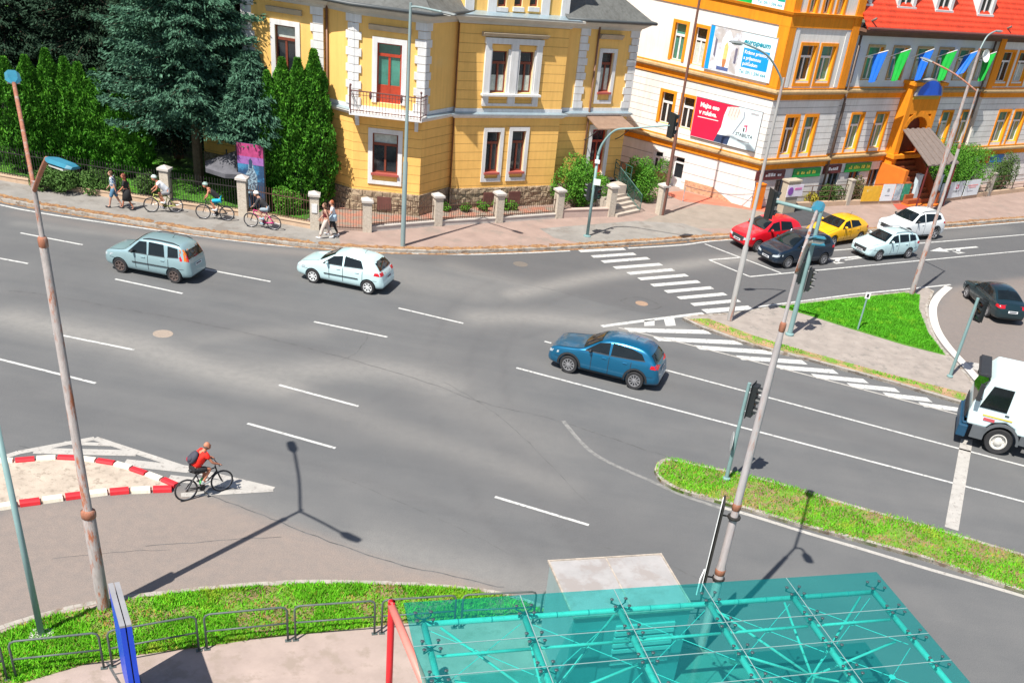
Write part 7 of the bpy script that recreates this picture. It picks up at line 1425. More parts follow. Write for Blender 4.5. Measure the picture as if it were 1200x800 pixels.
c = car('hatchback', 'pale blue white rounded hatchback with dark rear window and white hubcaps', [(0, .5), (.05, .70), (.3, .86), (.95, 1.0), (1.15, 1.06), (1.75, 1.40), (2.1, 1.47), (2.6, 1.49), (3.15, 1.45), (3.5, 1.37), (3.74, 1.12), (3.92, .86), (4.0, .5)], 4.0, 1.74, 1.49, 2.51, .82, .97, paint('pale_blue_paint', (.56, .76, .78), .1), .30, 'hub', side=[([(1.30, 1.0), (2.16, 1.03)], [(1.72, 1.30), (2.14, 1.39)]), ([(2.24, 1.03), (3.10, 1.08)], [(2.24, 1.40), (2.96, 1.34)])], roofw=.70, shield=(1.12, 1.74), rearg=(3.4, 3.7, 1.03), mould=(1.35, 2.9, .55), rimw=7)
place(c, (368, 331), (430.5, 344), 1.74)
c = car('off_roader', 'metallic blue off-roader with dark wheel arches in the middle of the road', [(0, .5), (.05, .82), (.22, .97), (1.1, 1.08), (1.4, 1.14), (2.05, 1.56), (2.4, 1.65), (2.9, 1.68), (3.6, 1.64), (3.95, 1.55), (4.25, 1.22), (4.45, .98), (4.55, .5)], 4.55, 1.86, 1.68, 2.70, .92, 1.08, paint('metallic_blue_paint', (.004, .135, .27), .5, .28), .36, 'alloy', side=[([(1.52, 1.12), (2.46, 1.14)], [(2.02, 1.46), (2.44, 1.56)]), ([(2.54, 1.14), (3.45, 1.18), (3.88, 1.22)], [(2.54, 1.57), (3.3, 1.52), (3.72, 1.42)])], roofw=.70, rails=None, clad=True, shield=(1.40, 2.06), rearg=(3.9, 4.2, 1.12), rimw=10)
place(c, (664.7, 436), (742.7, 455.3), 1.86)
# cars waiting at the crosswalk
Hw = LA_
c = car('hatchback', 'red hatchback at the head of the far waiting lane', [(0, .5), (.05, .72), (.28, .88), (.9, 1.02), (1.1, 1.08), (1.7, 1.44), (2.05, 1.52), (2.7, 1.54), (3.3, 1.48), (3.6, 1.38), (3.78, 1.1), (3.9, .88), (3.95, .5)], 3.95, 1.72, 1.54, 2.5, .80, 1.0, paint('bright_red_paint', (.68, .008, .02), .1), .30, 'alloy', side=[([(1.28, 1.04), (2.14, 1.06)], [(1.70, 1.36), (2.12, 1.44)]), ([(2.22, 1.06), (3.05, 1.10)], [(2.22, 1.45), (2.95, 1.40)])], roofw=.70, shield=(1.10, 1.70), rearg=(3.45, 3.75, 1.06), face='wide')
place(c, (886, 295), (928, 290), 1.82, heading=Hw, ctr=G(886, 295)-LD*1.33); c.scale = (1.07, 1.06, 1.09)
c = car('people_carrier', 'dark navy people carrier at the head of the near waiting lane', [(0, .5), (.05, .75), (.3, .92), (.85, 1.03), (1.05, 1.10), (1.9, 1.56), (2.3, 1.63), (3.3, 1.62), (4.0, 1.55), (4.25, 1.25), (4.45, .95), (4.5, .5)], 4.5, 1.83, 1.64, 2.73, .90, 1.06, paint('navy_paint', (.008, .022, .045), .35), .33, 'alloy', side=[([(1.35, 1.10), (2.36, 1.12)], [(1.95, 1.46), (2.34, 1.54)]), ([(2.44, 1.12), (3.25, 1.14)], [(2.44, 1.54), (3.22, 1.53)]), ([(3.34, 1.14), (3.95, 1.2)], [(3.34, 1.52), (3.82, 1.46)])], roofw=.72, rails=(2.0, 3.9), shield=(1.08, 1.9), rearg=(4.0, 4.2, 1.12), rimw=9)
place(c, (921, 314.4), (962.5, 310), 1.83)
c = car('hatchback', 'bright yellow hatchback, second in the far waiting lane', [(0, .5), (.05, .68), (.3, .83), (1.0, .98), (1.25, 1.03), (1.95, 1.38), (2.35, 1.45), (2.9, 1.455), (3.5, 1.39), (3.88, 1.24), (4.12, 1.02), (4.26, .85), (4.3, .5)], 4.3, 1.77, 1.46, 2.578, .88, .98, paint('bright_yellow_paint', (.90, .46, .005), .05), .32, 'alloy', side=[([(1.5, 1.0), (2.32, 1.02)], [(1.92, 1.29), (2.3, 1.36)]), ([(2.4, 1.02), (3.3, 1.08)], [(2.4, 1.37), (3.12, 1.31)])], roofw=.68, shield=(1.24, 1.96), rearg=(3.7, 4.05, 1.05), rimw=5)
place(c, (974, 289), (1005, 284), 1.77)
c = car('estate_car', 'pale blue white estate car, second in the near waiting lane', [(0, .5), (.04, .72), (.25, .86), (1.0, .98), (1.22, 1.03), (1.82, 1.39), (2.2, 1.46), (3.0, 1.47), (3.7, 1.42), (3.9, 1.36), (4.08, 1.05), (4.2, .88), (4.26, .5)], 4.26, 1.73, 1.47, 2.47, .86, .98, MATS['pale_blue_paint'], .31, 'alloy', side=[([(1.40, 1.0), (2.24, 1.02)], [(1.84, 1.30), (2.22, 1.37)]), ([(2.32, 1.02), (3.1, 1.04)], [(2.32, 1.38), (3.08, 1.37)]), ([(3.18, 1.04), (3.75, 1.09)], [(3.18, 1.36), (3.66, 1.32)])], roofw=.71, rails=(1.95, 3.75), shield=(1.20, 1.82), rearg=(3.85, 4.05, 1.03), face='wide', rimw=6)
place(c, (1029, 305.4), (1060.4, 302.5), 1.73)
c = car('off_roader', 'white off-roader with dark wheel arches beside the far kerb', [(0, .5), (.05, .86), (.22, 1.0), (1.1, 1.08), (1.35, 1.14), (2.0, 1.57), (2.35, 1.66), (2.9, 1.69), (3.7, 1.66), (4.1, 1.57), (4.35, 1.2), (4.5, 1.0), (4.6, .5)], 4.6, 1.86, 1.69, 2.69, .92, 1.10, paint('white_paint', (.76, .79, .80), .02), .37, 'alloy', side=[([(1.5, 1.13), (2.42, 1.15)], [(2.0, 1.47), (2.40, 1.57)]), ([(2.50, 1.15), (3.35, 1.17), (3.95, 1.27)], [(2.5, 1.58), (3.3, 1.55), (3.85, 1.46)])], roofw=.71, rails=(2.1, 4.0), clad=True, shield=(1.36, 2.02), rearg=(4.05, 4.3, 1.14), face='wide', rimw=5)
place(c, (1060, 283), (1092, 280.5), 1.86, heading=Hw, ctr=G(1092, 280.5)+LD*1.345)
c = car('saloon_car', 'dark teal saloon car turning away on the side lane', [(0, .5), (.04, .66), (.3, .8), (1.1, .95), (1.4, 1.0), (2.1, 1.37), (2.5, 1.44), (3.0, 1.43), (3.5, 1.32), (4.0, 1.07), (4.42, 1.03), (4.56, .85), (4.6, .5)], 4.6, 1.8, 1.45, 2.67, .92, .96, paint('dark_teal_paint', (.012, .035, .045), .4), .32, 'alloy', side=[([(1.55, 1.0), (2.40, 1.02)], [(2.05, 1.28), (2.38, 1.35)]), ([(2.48, 1.02), (3.45, 1.06)], [(2.48, 1.36), (3.2, 1.29)])], roofw=.68, shield=(1.38, 2.12), rearg=(3.3, 3.95, 1.0), sedan=True, rimw=8)
hd_ = R_(100); d_ = V(math.cos(hd_), math.sin(hd_), 0); place(c, (0, 0), (1, 1), 1.8, heading=hd_, ctr=G(1155, 371)+d_*1.335)
# truck
o = root('truck', (0, 0, 0), 'white and pale blue truck with dark blue bumper waiting at the stop line', 'truck'); tw = M('truck_white', (.62, .76, .78), .35, .04, 1, coat=.5); tb = M('truck_dark_blue', (.01, .06, .12), .45, .1); tg = M('truck_grey', (.10, .11, .12), .6, .1)
prof = [(1.35, .95), (1.42, 1.4), (1.38, 1.75), (1.05, 2.75), (.85, 3.0), (-.75, 3.05), (-.85, 2.9), (-.85, .95), (-.45, .95), (-.4, 1.15), (0, 1.32), (.45, 1.2), (.62, .95)]
def sideprism(prof, w0, w1=None): 
    mb = MB(); n = len(prof); vs = [(x, w0-(0 if z < 1.7 else (z-1.7)*.07), z) for x, z in prof]+[(x, -(w0-(0 if z < 1.7 else (z-1.7)*.07)), z) for x, z in prof]; mb.add(vs, [tuple(range(n)), tuple(range(2*n-1, n-1, -1))]+[(i, (i+1) % n, n+(i+1) % n, n+i) for i in range(n)]); return mb
cab = sideprism(prof, 1.22).build('cab', tw, o); bv_ = cab.modifiers.new('b', 'BEVEL'); bv_.width = .07; bv_.segments = 3; bv_.limit_method = 'ANGLE'; bv_.angle_limit = R_(25)
mb = MB(); mb.add([(1.40, -1.08, 1.82), (1.40, 1.08, 1.82), (1.105, 1.0, 2.68), (1.105, -1.0, 2.68)], [(0, 1, 2, 3)]); mb.build('windscreen', cglass, cab, fix=False)
for s_ in (1, -1):
    mb = MB(); y = lambda z: s_*(1.232-(max(0, z-1.7))*.07)
    mb.add([(1.12, y(1.72), 1.72), (.1, y(1.72), 1.72), (.1, y(2.6), 2.6), (.86, y(2.6), 2.6)], [(0, 1, 2, 3)]); mb.build('side_window', cglass, cab, fix=False)
    mb = MB(); mb.box((1.28, s_*1.45, 2.35), (.16, .2, .62)); mb.tube([(1.1, s_*1.15, 2.75), (1.28, s_*1.42, 2.68)], .025, 6); mb.tube([(1.1, s_*1.15, 2.0), (1.28, s_*1.42, 2.05)], .025, 6); mb.build('mirror', blkp, cab)
    mb = MB(); mb.box((1.38, s_*.92, .88), (.16, .36, .2)); mb.build('headlamp', hlm, cab); mb = MB(); mb.box((.05, s_*1.235, 1.62), (.16, .03, .04)); mb.build('door_handle', blkp, cab)
    mb = MB(); mb.box((.86, s_*1.225, .72), (.5, .1, .5)); mb.box((-.95, s_*1.1, .8), (.5, .2, .4)); mb.build('step', tg, cab)
    mb = MB(); mb.box((.35, s_*1.236, 1.45), (1.1, .012, .05)); mb.build('stripe', M('yellow_stripe', (.75, .55, .05), .5), cab); mb = MB(); mb.box((.62, s_*1.236, 1.3), (.42, .012, .12)); mb.build('door_mark', M('red_mark', (.5, .08, .1), .5), cab)
    b_ = []; mb = MB()
    for k in range(12): a0_ = math.pi*k/12; a1_ = math.pi*(k+1)/12; mb.add([(math.cos(a)*r_, yy, .54+math.sin(a)*r_) for a in (a0_, a1_) for r_ in (.62, .72) for yy in (s_*1.0, s_*1.25)], [(0, 1, 5, 4), (2, 6, 7, 3), (1, 3, 7, 5), (0, 4, 6, 2)])
    mb.build('mudguard', tg, o)
mb = MB(); mb.box((1.42, 0, .62), (.36, 2.46, .5)); mb.box((1.36, 0, .93), (.3, 2.3, .1)); bm_ = mb.build('bumper', tb, o); q = bm_.modifiers.new('b', 'BEVEL'); q.width = .06; q.segments = 2
mb = MB(); mb.box((1.46, 0, 1.28), (.04, 1.7, .42)); [mb.box((1.48, 0, 1.12+.1*k), (.04, 1.6, .03)) for k in range(4)]; mb.build('grille', blkp, cab); mb = MB(); mb.tube([(1.2, -1.0, 2.9), (1.5, -.95, 2.85), (1.5, .95, 2.85), (1.2, 1.0, 2.9)], .05, 6); mb.box((1.28, 0, 2.88), (.4, 2.2, .06)); mb.build('sun_visor', blkp, cab)
mb = MB(); mb.box((-2.4, 0, .82), (5.6, .9, .28)); mb.build('chassis', tg, o); mb = MB(); mb.box((-3.1, 0, 1.75), (4.1, 2.44, 1.3)); [mb.box((-1.2-.75*k, s_*1.25, 1.75), (.1, .08, 1.3)) for k in range(6) for s_ in (1, -1)]; mb.build('tipper_body', M('tipper_grey', (.35, .37, .38), .6, .15), o)
mb = MB(); mb.lathe([(.32, -.13), (.48, -.15), (.52, -.1), (.52, .1), (.48, .15), (.32, .13)], n=30, axis='Y', caps=False); wh = mb.build('wheel', tyre, o, auto=45); wh.location = (0, 1.06, .52); mb = MB(); mb.lathe([(.33, .0), (.33, .12), (.28, .13), (.25, .02), (.16, .02), (.15, .12), (.10, .14), (.001, .14)], n=24, axis='Y'); [mb.lathe([(.018, .02), (.018, .05), (.001, .05)], c=(math.cos(k*.628)*.2, 0, math.sin(k*.628)*.2), n=6, axis='Y') for k in range(10)]; rm = mb.build('rim', M('truck_rim', (.62, .60, .56), .5, .2, 6), wh)
for x, s_ in ((0, -1), (-3.6, 1), (-3.6, -1), (-4.9, 1), (-4.9, -1)): w2 = wh.copy(); scene.collection.objects.link(w2); w2.parent = o; w2.location = (x, s_*1.06, .52); w2.rotation_euler = (0, 0, 0 if s_ > 0 else math.pi); d2 = rm.copy(); scene.collection.objects.link(d2); d2.parent = w2
cc = G(1164, 530); rg = V(LM.y, -LM.x, 0); cc = cc+rg*1.06; o.location = (cc.x, cc.y, 0); o.rotation_euler = (0, 0, LMA)
# ============================================================= PEOPLE AND BICYCLES
skin = M('skin', (.50, .27, .19), .6, .08, 8); skinr = M('skin_tanned', (.48, .19, .11), .6, .08, 8)
def cloth(n, c, **k): return M('cloth_'+n, c, .85, .15, 8, bump=.2, bscale=20, **k)
def skinmesh(name, chains, mat, parent, M4, sub=2):
    "chains: list of lists of (pos, (rx, ry)); shared joints are given by identical positions"
    vs = []; rad = []; ed = []; idx = {}
    for ch in chains:
        prev = None
        for p, r_ in ch:
            k = tuple(round(c, 4) for c in p)
            if k not in idx: idx[k] = len(vs); vs.append(p); rad.append(r_ if isinstance(r_, tuple) else (r_, r_))
            i = idx[k]
            if prev is not None and prev != i: ed.append((prev, i))
            prev = i
    me = bpy.data.meshes.new(name); me.from_pydata([tuple(v) for v in vs], ed, []); o = bpy.data.objects.new(name, me); scene.collection.objects.link(o)
    bm_ = o.modifiers.new('k', 'SKIN'); sk = me.skin_vertices[0].data if me.skin_vertices else None
    if sk is None: me.skin_vertices.new() if hasattr(me.skin_vertices, 'new') else None; sk = me.skin_vertices[0].data
    for i, r_ in enumerate(rad): sk[i].radius = r_; sk[i].use_root = (i == 0)
    s_ = o.modifiers.new('s', 'SUBSURF'); s_.levels = sub; s_.render_levels = sub
    bpy.context.view_layer.update(); dg = bpy.context.evaluated_depsgraph_get(); m2 = bpy.data.meshes.new_from_object(o.evaluated_get(dg)); m2.name = name; bpy.data.objects.remove(o)
    m2.transform(M4); m2.materials.clear(); m2.materials.append(mat); m2.polygons.foreach_set('use_smooth', [True]*len(m2.polygons)); o = bpy.data.objects.new(name, m2); scene.collection.objects.link(o); o.parent = parent; ORG[o] = V(0, 0, 0)
    return o
def tube_into(me_list, pts, rads): me_list.append((pts, rads))
def person(label, loc, rz, pose, look, hgt=1.72):
    s = hgt/1.75; o = root('person', loc, label, 'person'); ORG[o] = V(0, 0, 0); o.rotation_euler = (0, 0, rz); M4 = Matrix.Scale(s, 4) if pose.get('scale', 1) else Matrix.Identity(4); J = pose; g = look; fem = g.get('fem', False); k = .9 if fem else 1.
    pel, che, nek, hed = V(*J['pelvis']), V(*J['chest']), V(*J['neck']), V(*J['head']); mid = pel.lerp(che, .5)
    ax = (che-pel).normalized(); lat = V(0, 1, 0); bodyc = []
    bodyc.append([(pel, (.125*k+.01, .15*k)), (mid, (.105*k, .135*k)), (che, (.115*k, .16*k)), (nek-ax*.03, (.07, .08)), (nek+(hed-nek)*.35, (.052, .052)), (nek+(hed-nek)*.55, (.055, .055))])
    for sd in ('L', 'R'):
        sh, el, wr_ = V(*J['sh'+sd]), V(*J['el'+sd]), V(*J['wr'+sd]); hp, kn, an, to = V(*J['hp'+sd]), V(*J['kn'+sd]), V(*J['an'+sd]), V(*J['to'+sd])
        bodyc.append([(che, (.115*k, .16*k)), (sh, .058*k), (sh.lerp(el, .45), .046*k), (el, .038*k), (el.lerp(wr_, .35), .038*k), (wr_, .026*k)]); hd = (wr_-el).normalized(); bodyc.append([(wr_, .026*k), (wr_+hd*.05, (.038, .024))])
        bodyc.append([(pel, (.125*k+.01, .15*k)), (hp, .092*k), (hp.lerp(kn, .4), .082*k), (kn, .056*k), (kn.lerp(an, .3), .055*k), (an, .036*k), (an+(to-an)*.5-V(0, 0, .02), (.036, .036)), (to, (.028, .03))])
    body = skinmesh('body', bodyc, g.get('skin', skin), o, M4)
    # head, ears, nose and fingers join the body mesh
    mb = MB(); hdir = V(*J.get('face', (1, 0, 0))).normalized(); hl = V(0, 0, 1).cross(hdir).normalized(); hu = hdir.cross(hl); R3 = Matrix((hdir, hl, hu)).transposed()
    mb.ball(hed, (.098, .078, .118), 14, 10, R3); mb.ball(hed+hdir*.03-hu*.05, (.075, .062, .07), 12, 8, R3); mb.ball(hed+hdir*.105-hu*.012, (.02, .013, .024), 6, 5, R3); mb.ball(hed+hdir*.092-hu*.06, (.012, .026, .009), 6, 4, R3)
    for sg in (1, -1): mb.ball(hed+hl*.079*sg-hu*.01, (.018, .01, .03), 6, 5, R3); mb.ball(hed+hdir*.075+hl*.035*sg+hu*.018, (.018, .016, .012), 6, 4, R3)
    for sd, sg in (('L', 1), ('R', -1)):
        wr_ = V(*J['wr'+sd]); el = V(*J['el'+sd]); hd = (wr_-el).normalized(); cu = V(*J.get('curl', (0, 0, -1))).normalized(); sdv = hd.cross(cu); sdv = sdv.normalized() if sdv.length > .1 else V(0, 1, 0); pal = wr_+hd*.075
        for f in range(4): b = pal+sdv*(.027-.018*f); l_ = (.032, .036, .034, .026)[f]; c1 = b+hd*l_; c2 = c1+(hd*.5+cu*.85)*l_*.75; c3 = c2+(cu-hd*.3)*l_*.55; mb.tube([b-hd*.02, b, c1, c2, c3], [.009, .0095, .009, .008, .006], 6)
        b = wr_+hd*.03+sdv*.03; mb.tube([b, b+sdv*.025+hd*.02, b+sdv*.03+hd*.045+cu*.015], [.011, .010, .007], 6)
    me2 = bpy.data.meshes.new('x'); me2.from_pydata(mb.v, [], mb.f); me2.transform(M4); bm = bmesh.new(); bm.from_mesh(body.data); bm.from_mesh(me2); bmesh.ops.recalc_face_normals(bm, faces=bm.faces); bm.to_mesh(body.data); bm.free(); bpy.data.meshes.remove(me2); body.data.polygons.foreach_set('use_smooth', [True]*len(body.data.polygons))
    def pt(nm, build, mat, par=o): mb = MB(); build(mb); mb.v = [tuple(M4 @ Vector(v)) for v in mb.v]; return mb.build(nm, mat, par, smooth=True)
    # eyes
    pt('eyes', lambda m: [m.ball(hed+hdir*.088+hl*.034*sg+hu*.012, (.008, .011, .007), 6, 4, R3) for sg in (1, -1)], M('eye_dark', (.03, .02, .02), .3), body)
    # hair / helmet
    if g.get('hair'):
        hm = g['hair']
        def hb(m):
            if g.get('bald'): m.ball(hed-hdir*.02-hu*.025, (.088, .082, .085), 12, 8, R3); return
            m.ball(hed-hdir*.022+hu*.022, (.10, .09, .112), 14, 9, R3)
            if g.get('long'):
                m.ball(hed-hdir*.07-hu*.10, (.06, .085, .15), 12, 8, R3); m.ball(hed-hdir*.085-hu*.24, (.045, .075, .13), 10, 7, R3); [m.ball(hed+hl*.07*sg-hu*.12-hdir*.02, (.035, .03, .12), 8, 6, R3) for sg in (1, -1)]
        pt('hair', hb, hm)
    if g.get('helmet'):
        pt('helmet', lambda m: (m.ball(hed+hu*.055-hdir*.005, (.135, .105, .085), 14, 9, R3), [m.box(hed+hu*.135+hl*x-hdir*.01, (.15, .012, .02), mat=R3) for x in (-.04, 0, .04)]), g['helmet'])
    # top
    tp = []; ex = g.get('ex', .018); sl = g.get('sleeve', .45)
    b0 = pel+ax*(.02 if not g.get('longtop') else -.08)
    tp.append([(b0, (.135*k+.01+ex, .16*k+ex)), (mid, (.112*k+ex, .142*k+ex)), (che, (.12*k+ex, .165*k+ex)), (nek-ax*.035, (.075, .088))])
    for sd in ('L', 'R'):
        sh, el, wr_ = V(*J['sh'+sd]), V(*J['el'+sd]), V(*J['wr'+sd])
        if sl > 0:
            ch = [(che, (.12*k+ex, .165*k+ex)), (sh, .064*k+ex*.6)]
            ch += [(sh.lerp(el, min(sl, 1)), .05*k+ex)] if sl <= 1 else [(el, .044*k+ex), (el.lerp(wr_, .85), .036*k+ex*.6)]
            tp.append(ch)
        else: tp.append([(che, (.12*k+ex, .165*k+ex)), (sh+(che-sh)*.25, .055*k)])
    skinmesh('shirt', tp, g['top'], o, M4)
    # bottom
    if g.get('skirt'):
        pt('skirt', lambda m: m.lathe([(.0, 0), (.15, 0), (.19, -.2), (.24, -.55), (.22, -.55), (.001, -.5)], c=pel+V(0, 0, .06), n=16), g['skirt'])
    else:
        ln = g.get('leg', .8); bt = []
        bt.append([(pel+ax*.06, (.13*k+.015, .155*k+.012)), (pel, (.135*k+.015, .16*k+.012))])
        for sd in ('L', 'R'):
            hp, kn, an = V(*J['hp'+sd]), V(*J['kn'+sd]), V(*J['an'+sd]); ch = [(pel, (.135*k+.015, .16*k+.012)), (hp, .10*k+.012), (hp.lerp(kn, .45), .088*k+.014+g.get('wide', 0))]
            ch += [(hp.lerp(kn, ln), .07*k+.016+g.get('wide', 0))] if ln <= 1 else [(kn, .062*k+.014+g.get('wide', 0)), (kn.lerp(an, .85), .05*k+.012+g.get('wide', 0)*1.3)]
            bt.append(ch)
        skinmesh('trousers' if ln > 1 else 'shorts', bt, g['bottom'], o, M4)
    for sd in ('L', 'R'):
        an, to = V(*J['an'+sd]), V(*J['to'+sd]); d = (to-an); d.z = 0; d = d.normalized() if d.length > .02 else V(1, 0, 0); u = (to-an).normalized(); sole = an.lerp(to, .45)-V(0, 0, .035); pitch = math.atan2((to-an).z+.06, max(.05, (to-an).xy.length)); RR = Matrix.Rotation(math.atan2(d.y, d.x), 3, 'Z') @ Matrix.Rotation(-pitch, 3, 'Y')
        pt('shoe', lambda m: (m.ball(sole, (.145, .05, .042), 12, 7, RR), m.ball(an-V(0, 0, .02)-d*.0, (.055, .045, .055), 10, 7)), g.get('shoe', M('shoe_dark', (.03, .03, .035), .7)))
    if g.get('pack'):
        c = che.lerp(pel, .3)-V(ax.z, 0, -ax.x)*.2; Rp = Matrix((V(ax.z, 0, -ax.x), V(0, 1, 0), ax)).transposed()
        pk = pt('backpack', lambda m: (m.ball(c, (.105, .15, .22), 14, 10, Rp), m.ball(c-Rp @ V(.07, 0, .06), (.06, .11, .11), 10, 7, Rp)), g['pack'])
        pt('backpack_panel', lambda m: m.ball(c+Rp @ V(-.065, .03, -.09), (.06, .09, .09), 10, 7, Rp), M('pack_red', (.35, .01, .03), .7, .2, 8), pk)
        pt('backpack_strap', lambda m: [m.tube(smoothpts([che+V(0, .09*sg, .0)+ax*.12-Rp @ V(.09, 0, 0), che+V(0, .1*sg, 0)+ax*.19, che+V(0, .11*sg, 0)+ax*.06+Rp @ V(.125, 0, 0), mid+V(0, .14*sg, 0)+Rp @ V(.06, 0, 0)], 4), .02, 6) for sg in (1, -1)], M('strap_dark', (.04, .04, .05), .8), pk)
    return o
def walk(st=.32, ph=1, arm=.22, lean=.03):
    J = dict(pelvis=(0, 0, .95), chest=(lean, 0, 1.27), neck=(lean*1.3, 0, 1.47), head=(lean*1.6+.02, 0, 1.615))
    for sd, sg in (('L', 1), ('R', -1)):
        f = sg*ph; J['hp'+sd] = (0, .09*sg, .90); x = st*f
        J['kn'+sd] = (x*.45+.05, .09*sg, .50); J['an'+sd] = (x, .085*sg, .085 if f > 0 else .13); J['to'+sd] = (x+.16, .10*sg, .04 if f < 0 else .06)
        J['sh'+sd] = (lean*1.2, .18*sg, 1.41); J['el'+sd] = (lean-arm*f*.4-.03, .22*sg, 1.13); J['wr'+sd] = (lean-arm*f+.06, .21*sg, .89)
    return J
def cyc(lean=.32, stp=1, hx=.43, hz=1.06, hy=.24):
    J = dict(pelvis=(-.26, 0, 1.0), chest=(-.26+lean*.85, 0, 1.30), neck=(-.26+lean*1.25, 0, 1.47), head=(-.26+lean*1.45+.03, 0, 1.60))
    for sd, sg in (('L', 1), ('R', -1)):
        up = sg*stp; px_, pz = (.05, .17) if up < 0 else (-.02, .47)
        J['hp'+sd] = (-.24, .09*sg, .96); J['an'+sd] = (px_-.03, .12*sg, pz+.09); J['to'+sd] = (px_+.12, .13*sg, pz+.04); hp = Vector(J['hp'+sd]); an = Vector(J['an'+sd]); m = hp.lerp(an, .5); L_ = (an-hp).length; off = math.sqrt(max(0.01, .44**2-(L_/2)**2)); d = (an-hp).normalized(); n = V(-d.z, 0, d.x); n = n if n.x > 0 else -n; kn = m+n*off; J['kn'+sd] = (kn.x, .11*sg, kn.z)
        J['sh'+sd] = (-.26+lean*1.18, .18*sg, 1.41); sh = Vector(J['sh'+sd]); w_ = V(hx-.05, hy*sg, hz+.02); J['wr'+sd] = tuple(w_); J['el'+sd] = tuple(sh.lerp(w_, .48)+V(-.02, .05*sg, -.08))
    J['curl'] = (.3, 0, -1); return J
def bicycle(label, loc, rz, frame, tw=.018, wheel=.345, seat=None, bag=None, group=None):
    o = root('bicycle', loc, label, 'bicycle', group); ORG[o] = V(0, 0, 0); o.rotation_euler = (0, 0, rz); rw, fw = V(-.52, 0, wheel), V(.56, 0, wheel); bb = V(-.06, 0, .30); st_ = V(-.20, 0, .80); hd = V(.40, 0, .84); hd2 = V(.43, 0, .72)
    mb = MB(); [mb.tube(p, tw, 8) for p in ([st_, bb], [bb, hd2], [st_.lerp(bb, .08), hd], [rw+V(0, .05, 0), bb+V(0, .03, 0)], [rw-V(0, .05, 0), bb-V(0, .03, 0)], [rw+V(0, .05, 0), st_.lerp(bb, .1)], [rw-V(0, .05, 0), st_.lerp(bb, .1)])]; mb.tube([hd+V(-.01, 0, .04), hd2], tw*1.25, 8); mb.build('frame', frame, o, smooth=True)
    mb = MB(); [mb.tube([hd2+V(0, .0, 0), hd2+V(.02, .055*sg, -.06), fw+V(0, .055*sg, 0)], tw*.8, 8) for sg in (1, -1)]; mb.build('fork', M('fork_dark', (.06, .06, .06), .5), o, smooth=True)
    def whl(c, nm='wheel'):
        mb = MB(); n = 28; ring = [c+V(math.cos(2*math.pi*k/n)*wheel*.95, 0, math.sin(2*math.pi*k/n)*wheel*.95) for k in range(n+1)]; mb.tube(ring, .024, 6, caps=False); t_ = mb.build('tyre', tyre, None, smooth=True); t_.name = nm; t_.parent = o; ORG[t_] = V(0, 0, 0)
        mb = MB(); ring = [c+V(math.cos(2*math.pi*k/n)*wheel*.87, 0, math.sin(2*math.pi*k/n)*wheel*.87) for k in range(n+1)]; mb.tube(ring, .010, 5, caps=False); mb.build('rim', rimm, t_, smooth=True)
        mb = MB(); [mb.tube([c+V(0, .02*(-1)**k, 0), c+V(math.cos(2*math.pi*k/20)*wheel*.87, 0, math.sin(2*math.pi*k/20)*wheel*.87)], .0022, 3, caps=False) for k in range(20)]; mb.tube([c-V(0, .05, 0), c+V(0, .05, 0)], .018, 8); mb.build('spokes', rimm, t_)
    whl(rw); whl(fw)
    mb = MB(); mb.tube([st_, V(-.24, 0, .92)], .014, 8); mb.build('seat_post', chrome, o); mb = MB(); mb.ball((-.30, 0, .95), (.11, .07, .03), 12, 6); mb.ball((-.18, 0, .95), (.11, .03, .022), 10, 6); mb.build('saddle', seat or blkp, o, smooth=True)
    mb = MB(); mb.tube([hd+V(0, 0, .03), hd+V(-.01, 0, .14), V(.43, 0, 1.0)], .015, 8); mb.tube(smoothpts([V(.40, -.30, 1.03), V(.44, -.15, 1.02), V(.44, 0, 1.0), V(.44, .15, 1.02), V(.40, .30, 1.03)], 4), .013, 8); [mb.tube([V(.42, .19*sg, 1.02), V(.40, .30*sg, 1.03)], .018, 8) for sg in (1, -1)]; mb.build('handlebar', blkp, o, smooth=True)
    mb = MB(); mb.lathe([(.09, -.005), (.095, 0), (.09, .005), (.07, .005), (.07, -.005)], c=bb+V(0, -.05, 0), n=20, axis='Y'); mb.beam(bb+V(0, -.07, 0), bb+V(.05, -.08, -.15), .02, .02); mb.beam(bb+V(0, .07, 0), bb+V(-.03, .08, .16), .02, .02); mb.box(bb+V(.06, -.12, -.15), (.09, .08, .02)); mb.box(bb+V(-.03, .12, .16), (.09, .08, .02)); mb.build('crank', blkp, o)
    mb = MB(); mb.tube([bb+V(0, -.05, .09), rw+V(0, -.05, .035)], .005, 4); mb.tube([bb+V(0, -.05, -.09), rw+V(0, -.05, -.035)], .005, 4); mb.lathe([(.04, -.01), (.04, .01)], c=rw+V(0, -.05, 0), n=12, axis='Y'); mb.build('chain', M('chain_steel', (.15, .13, .12), .5, metal=.5), o)
    if bag: mb = MB(); mb.ball((-.06, 0, .52), (.045, .045, .12), 10, 7, Matrix.Rotation(.5, 3, 'Y')); mb.build('bottle', bag, o, smooth=True)
    return o
def ride(rpx, fpx, bl, pl, frame, look, lean=.32, z=KZ, h=1.72, stp=1, **k):
    a, b = G(*rpx, z), G(*fpx, z); d = (b-a).normalized(); an = math.atan2(d.y, d.x); c = a+d*.53; bicycle(bl, (c.x, c.y, z), an, frame, **k); s = 1; J = cyc(lean, stp); return person(pl, (c.x, c.y, z), an, J, look, 1.75)
def cm(n, c, **k): return cloth(n, c, **k)
grey = cm('grey', (.24, .24, .25)); 
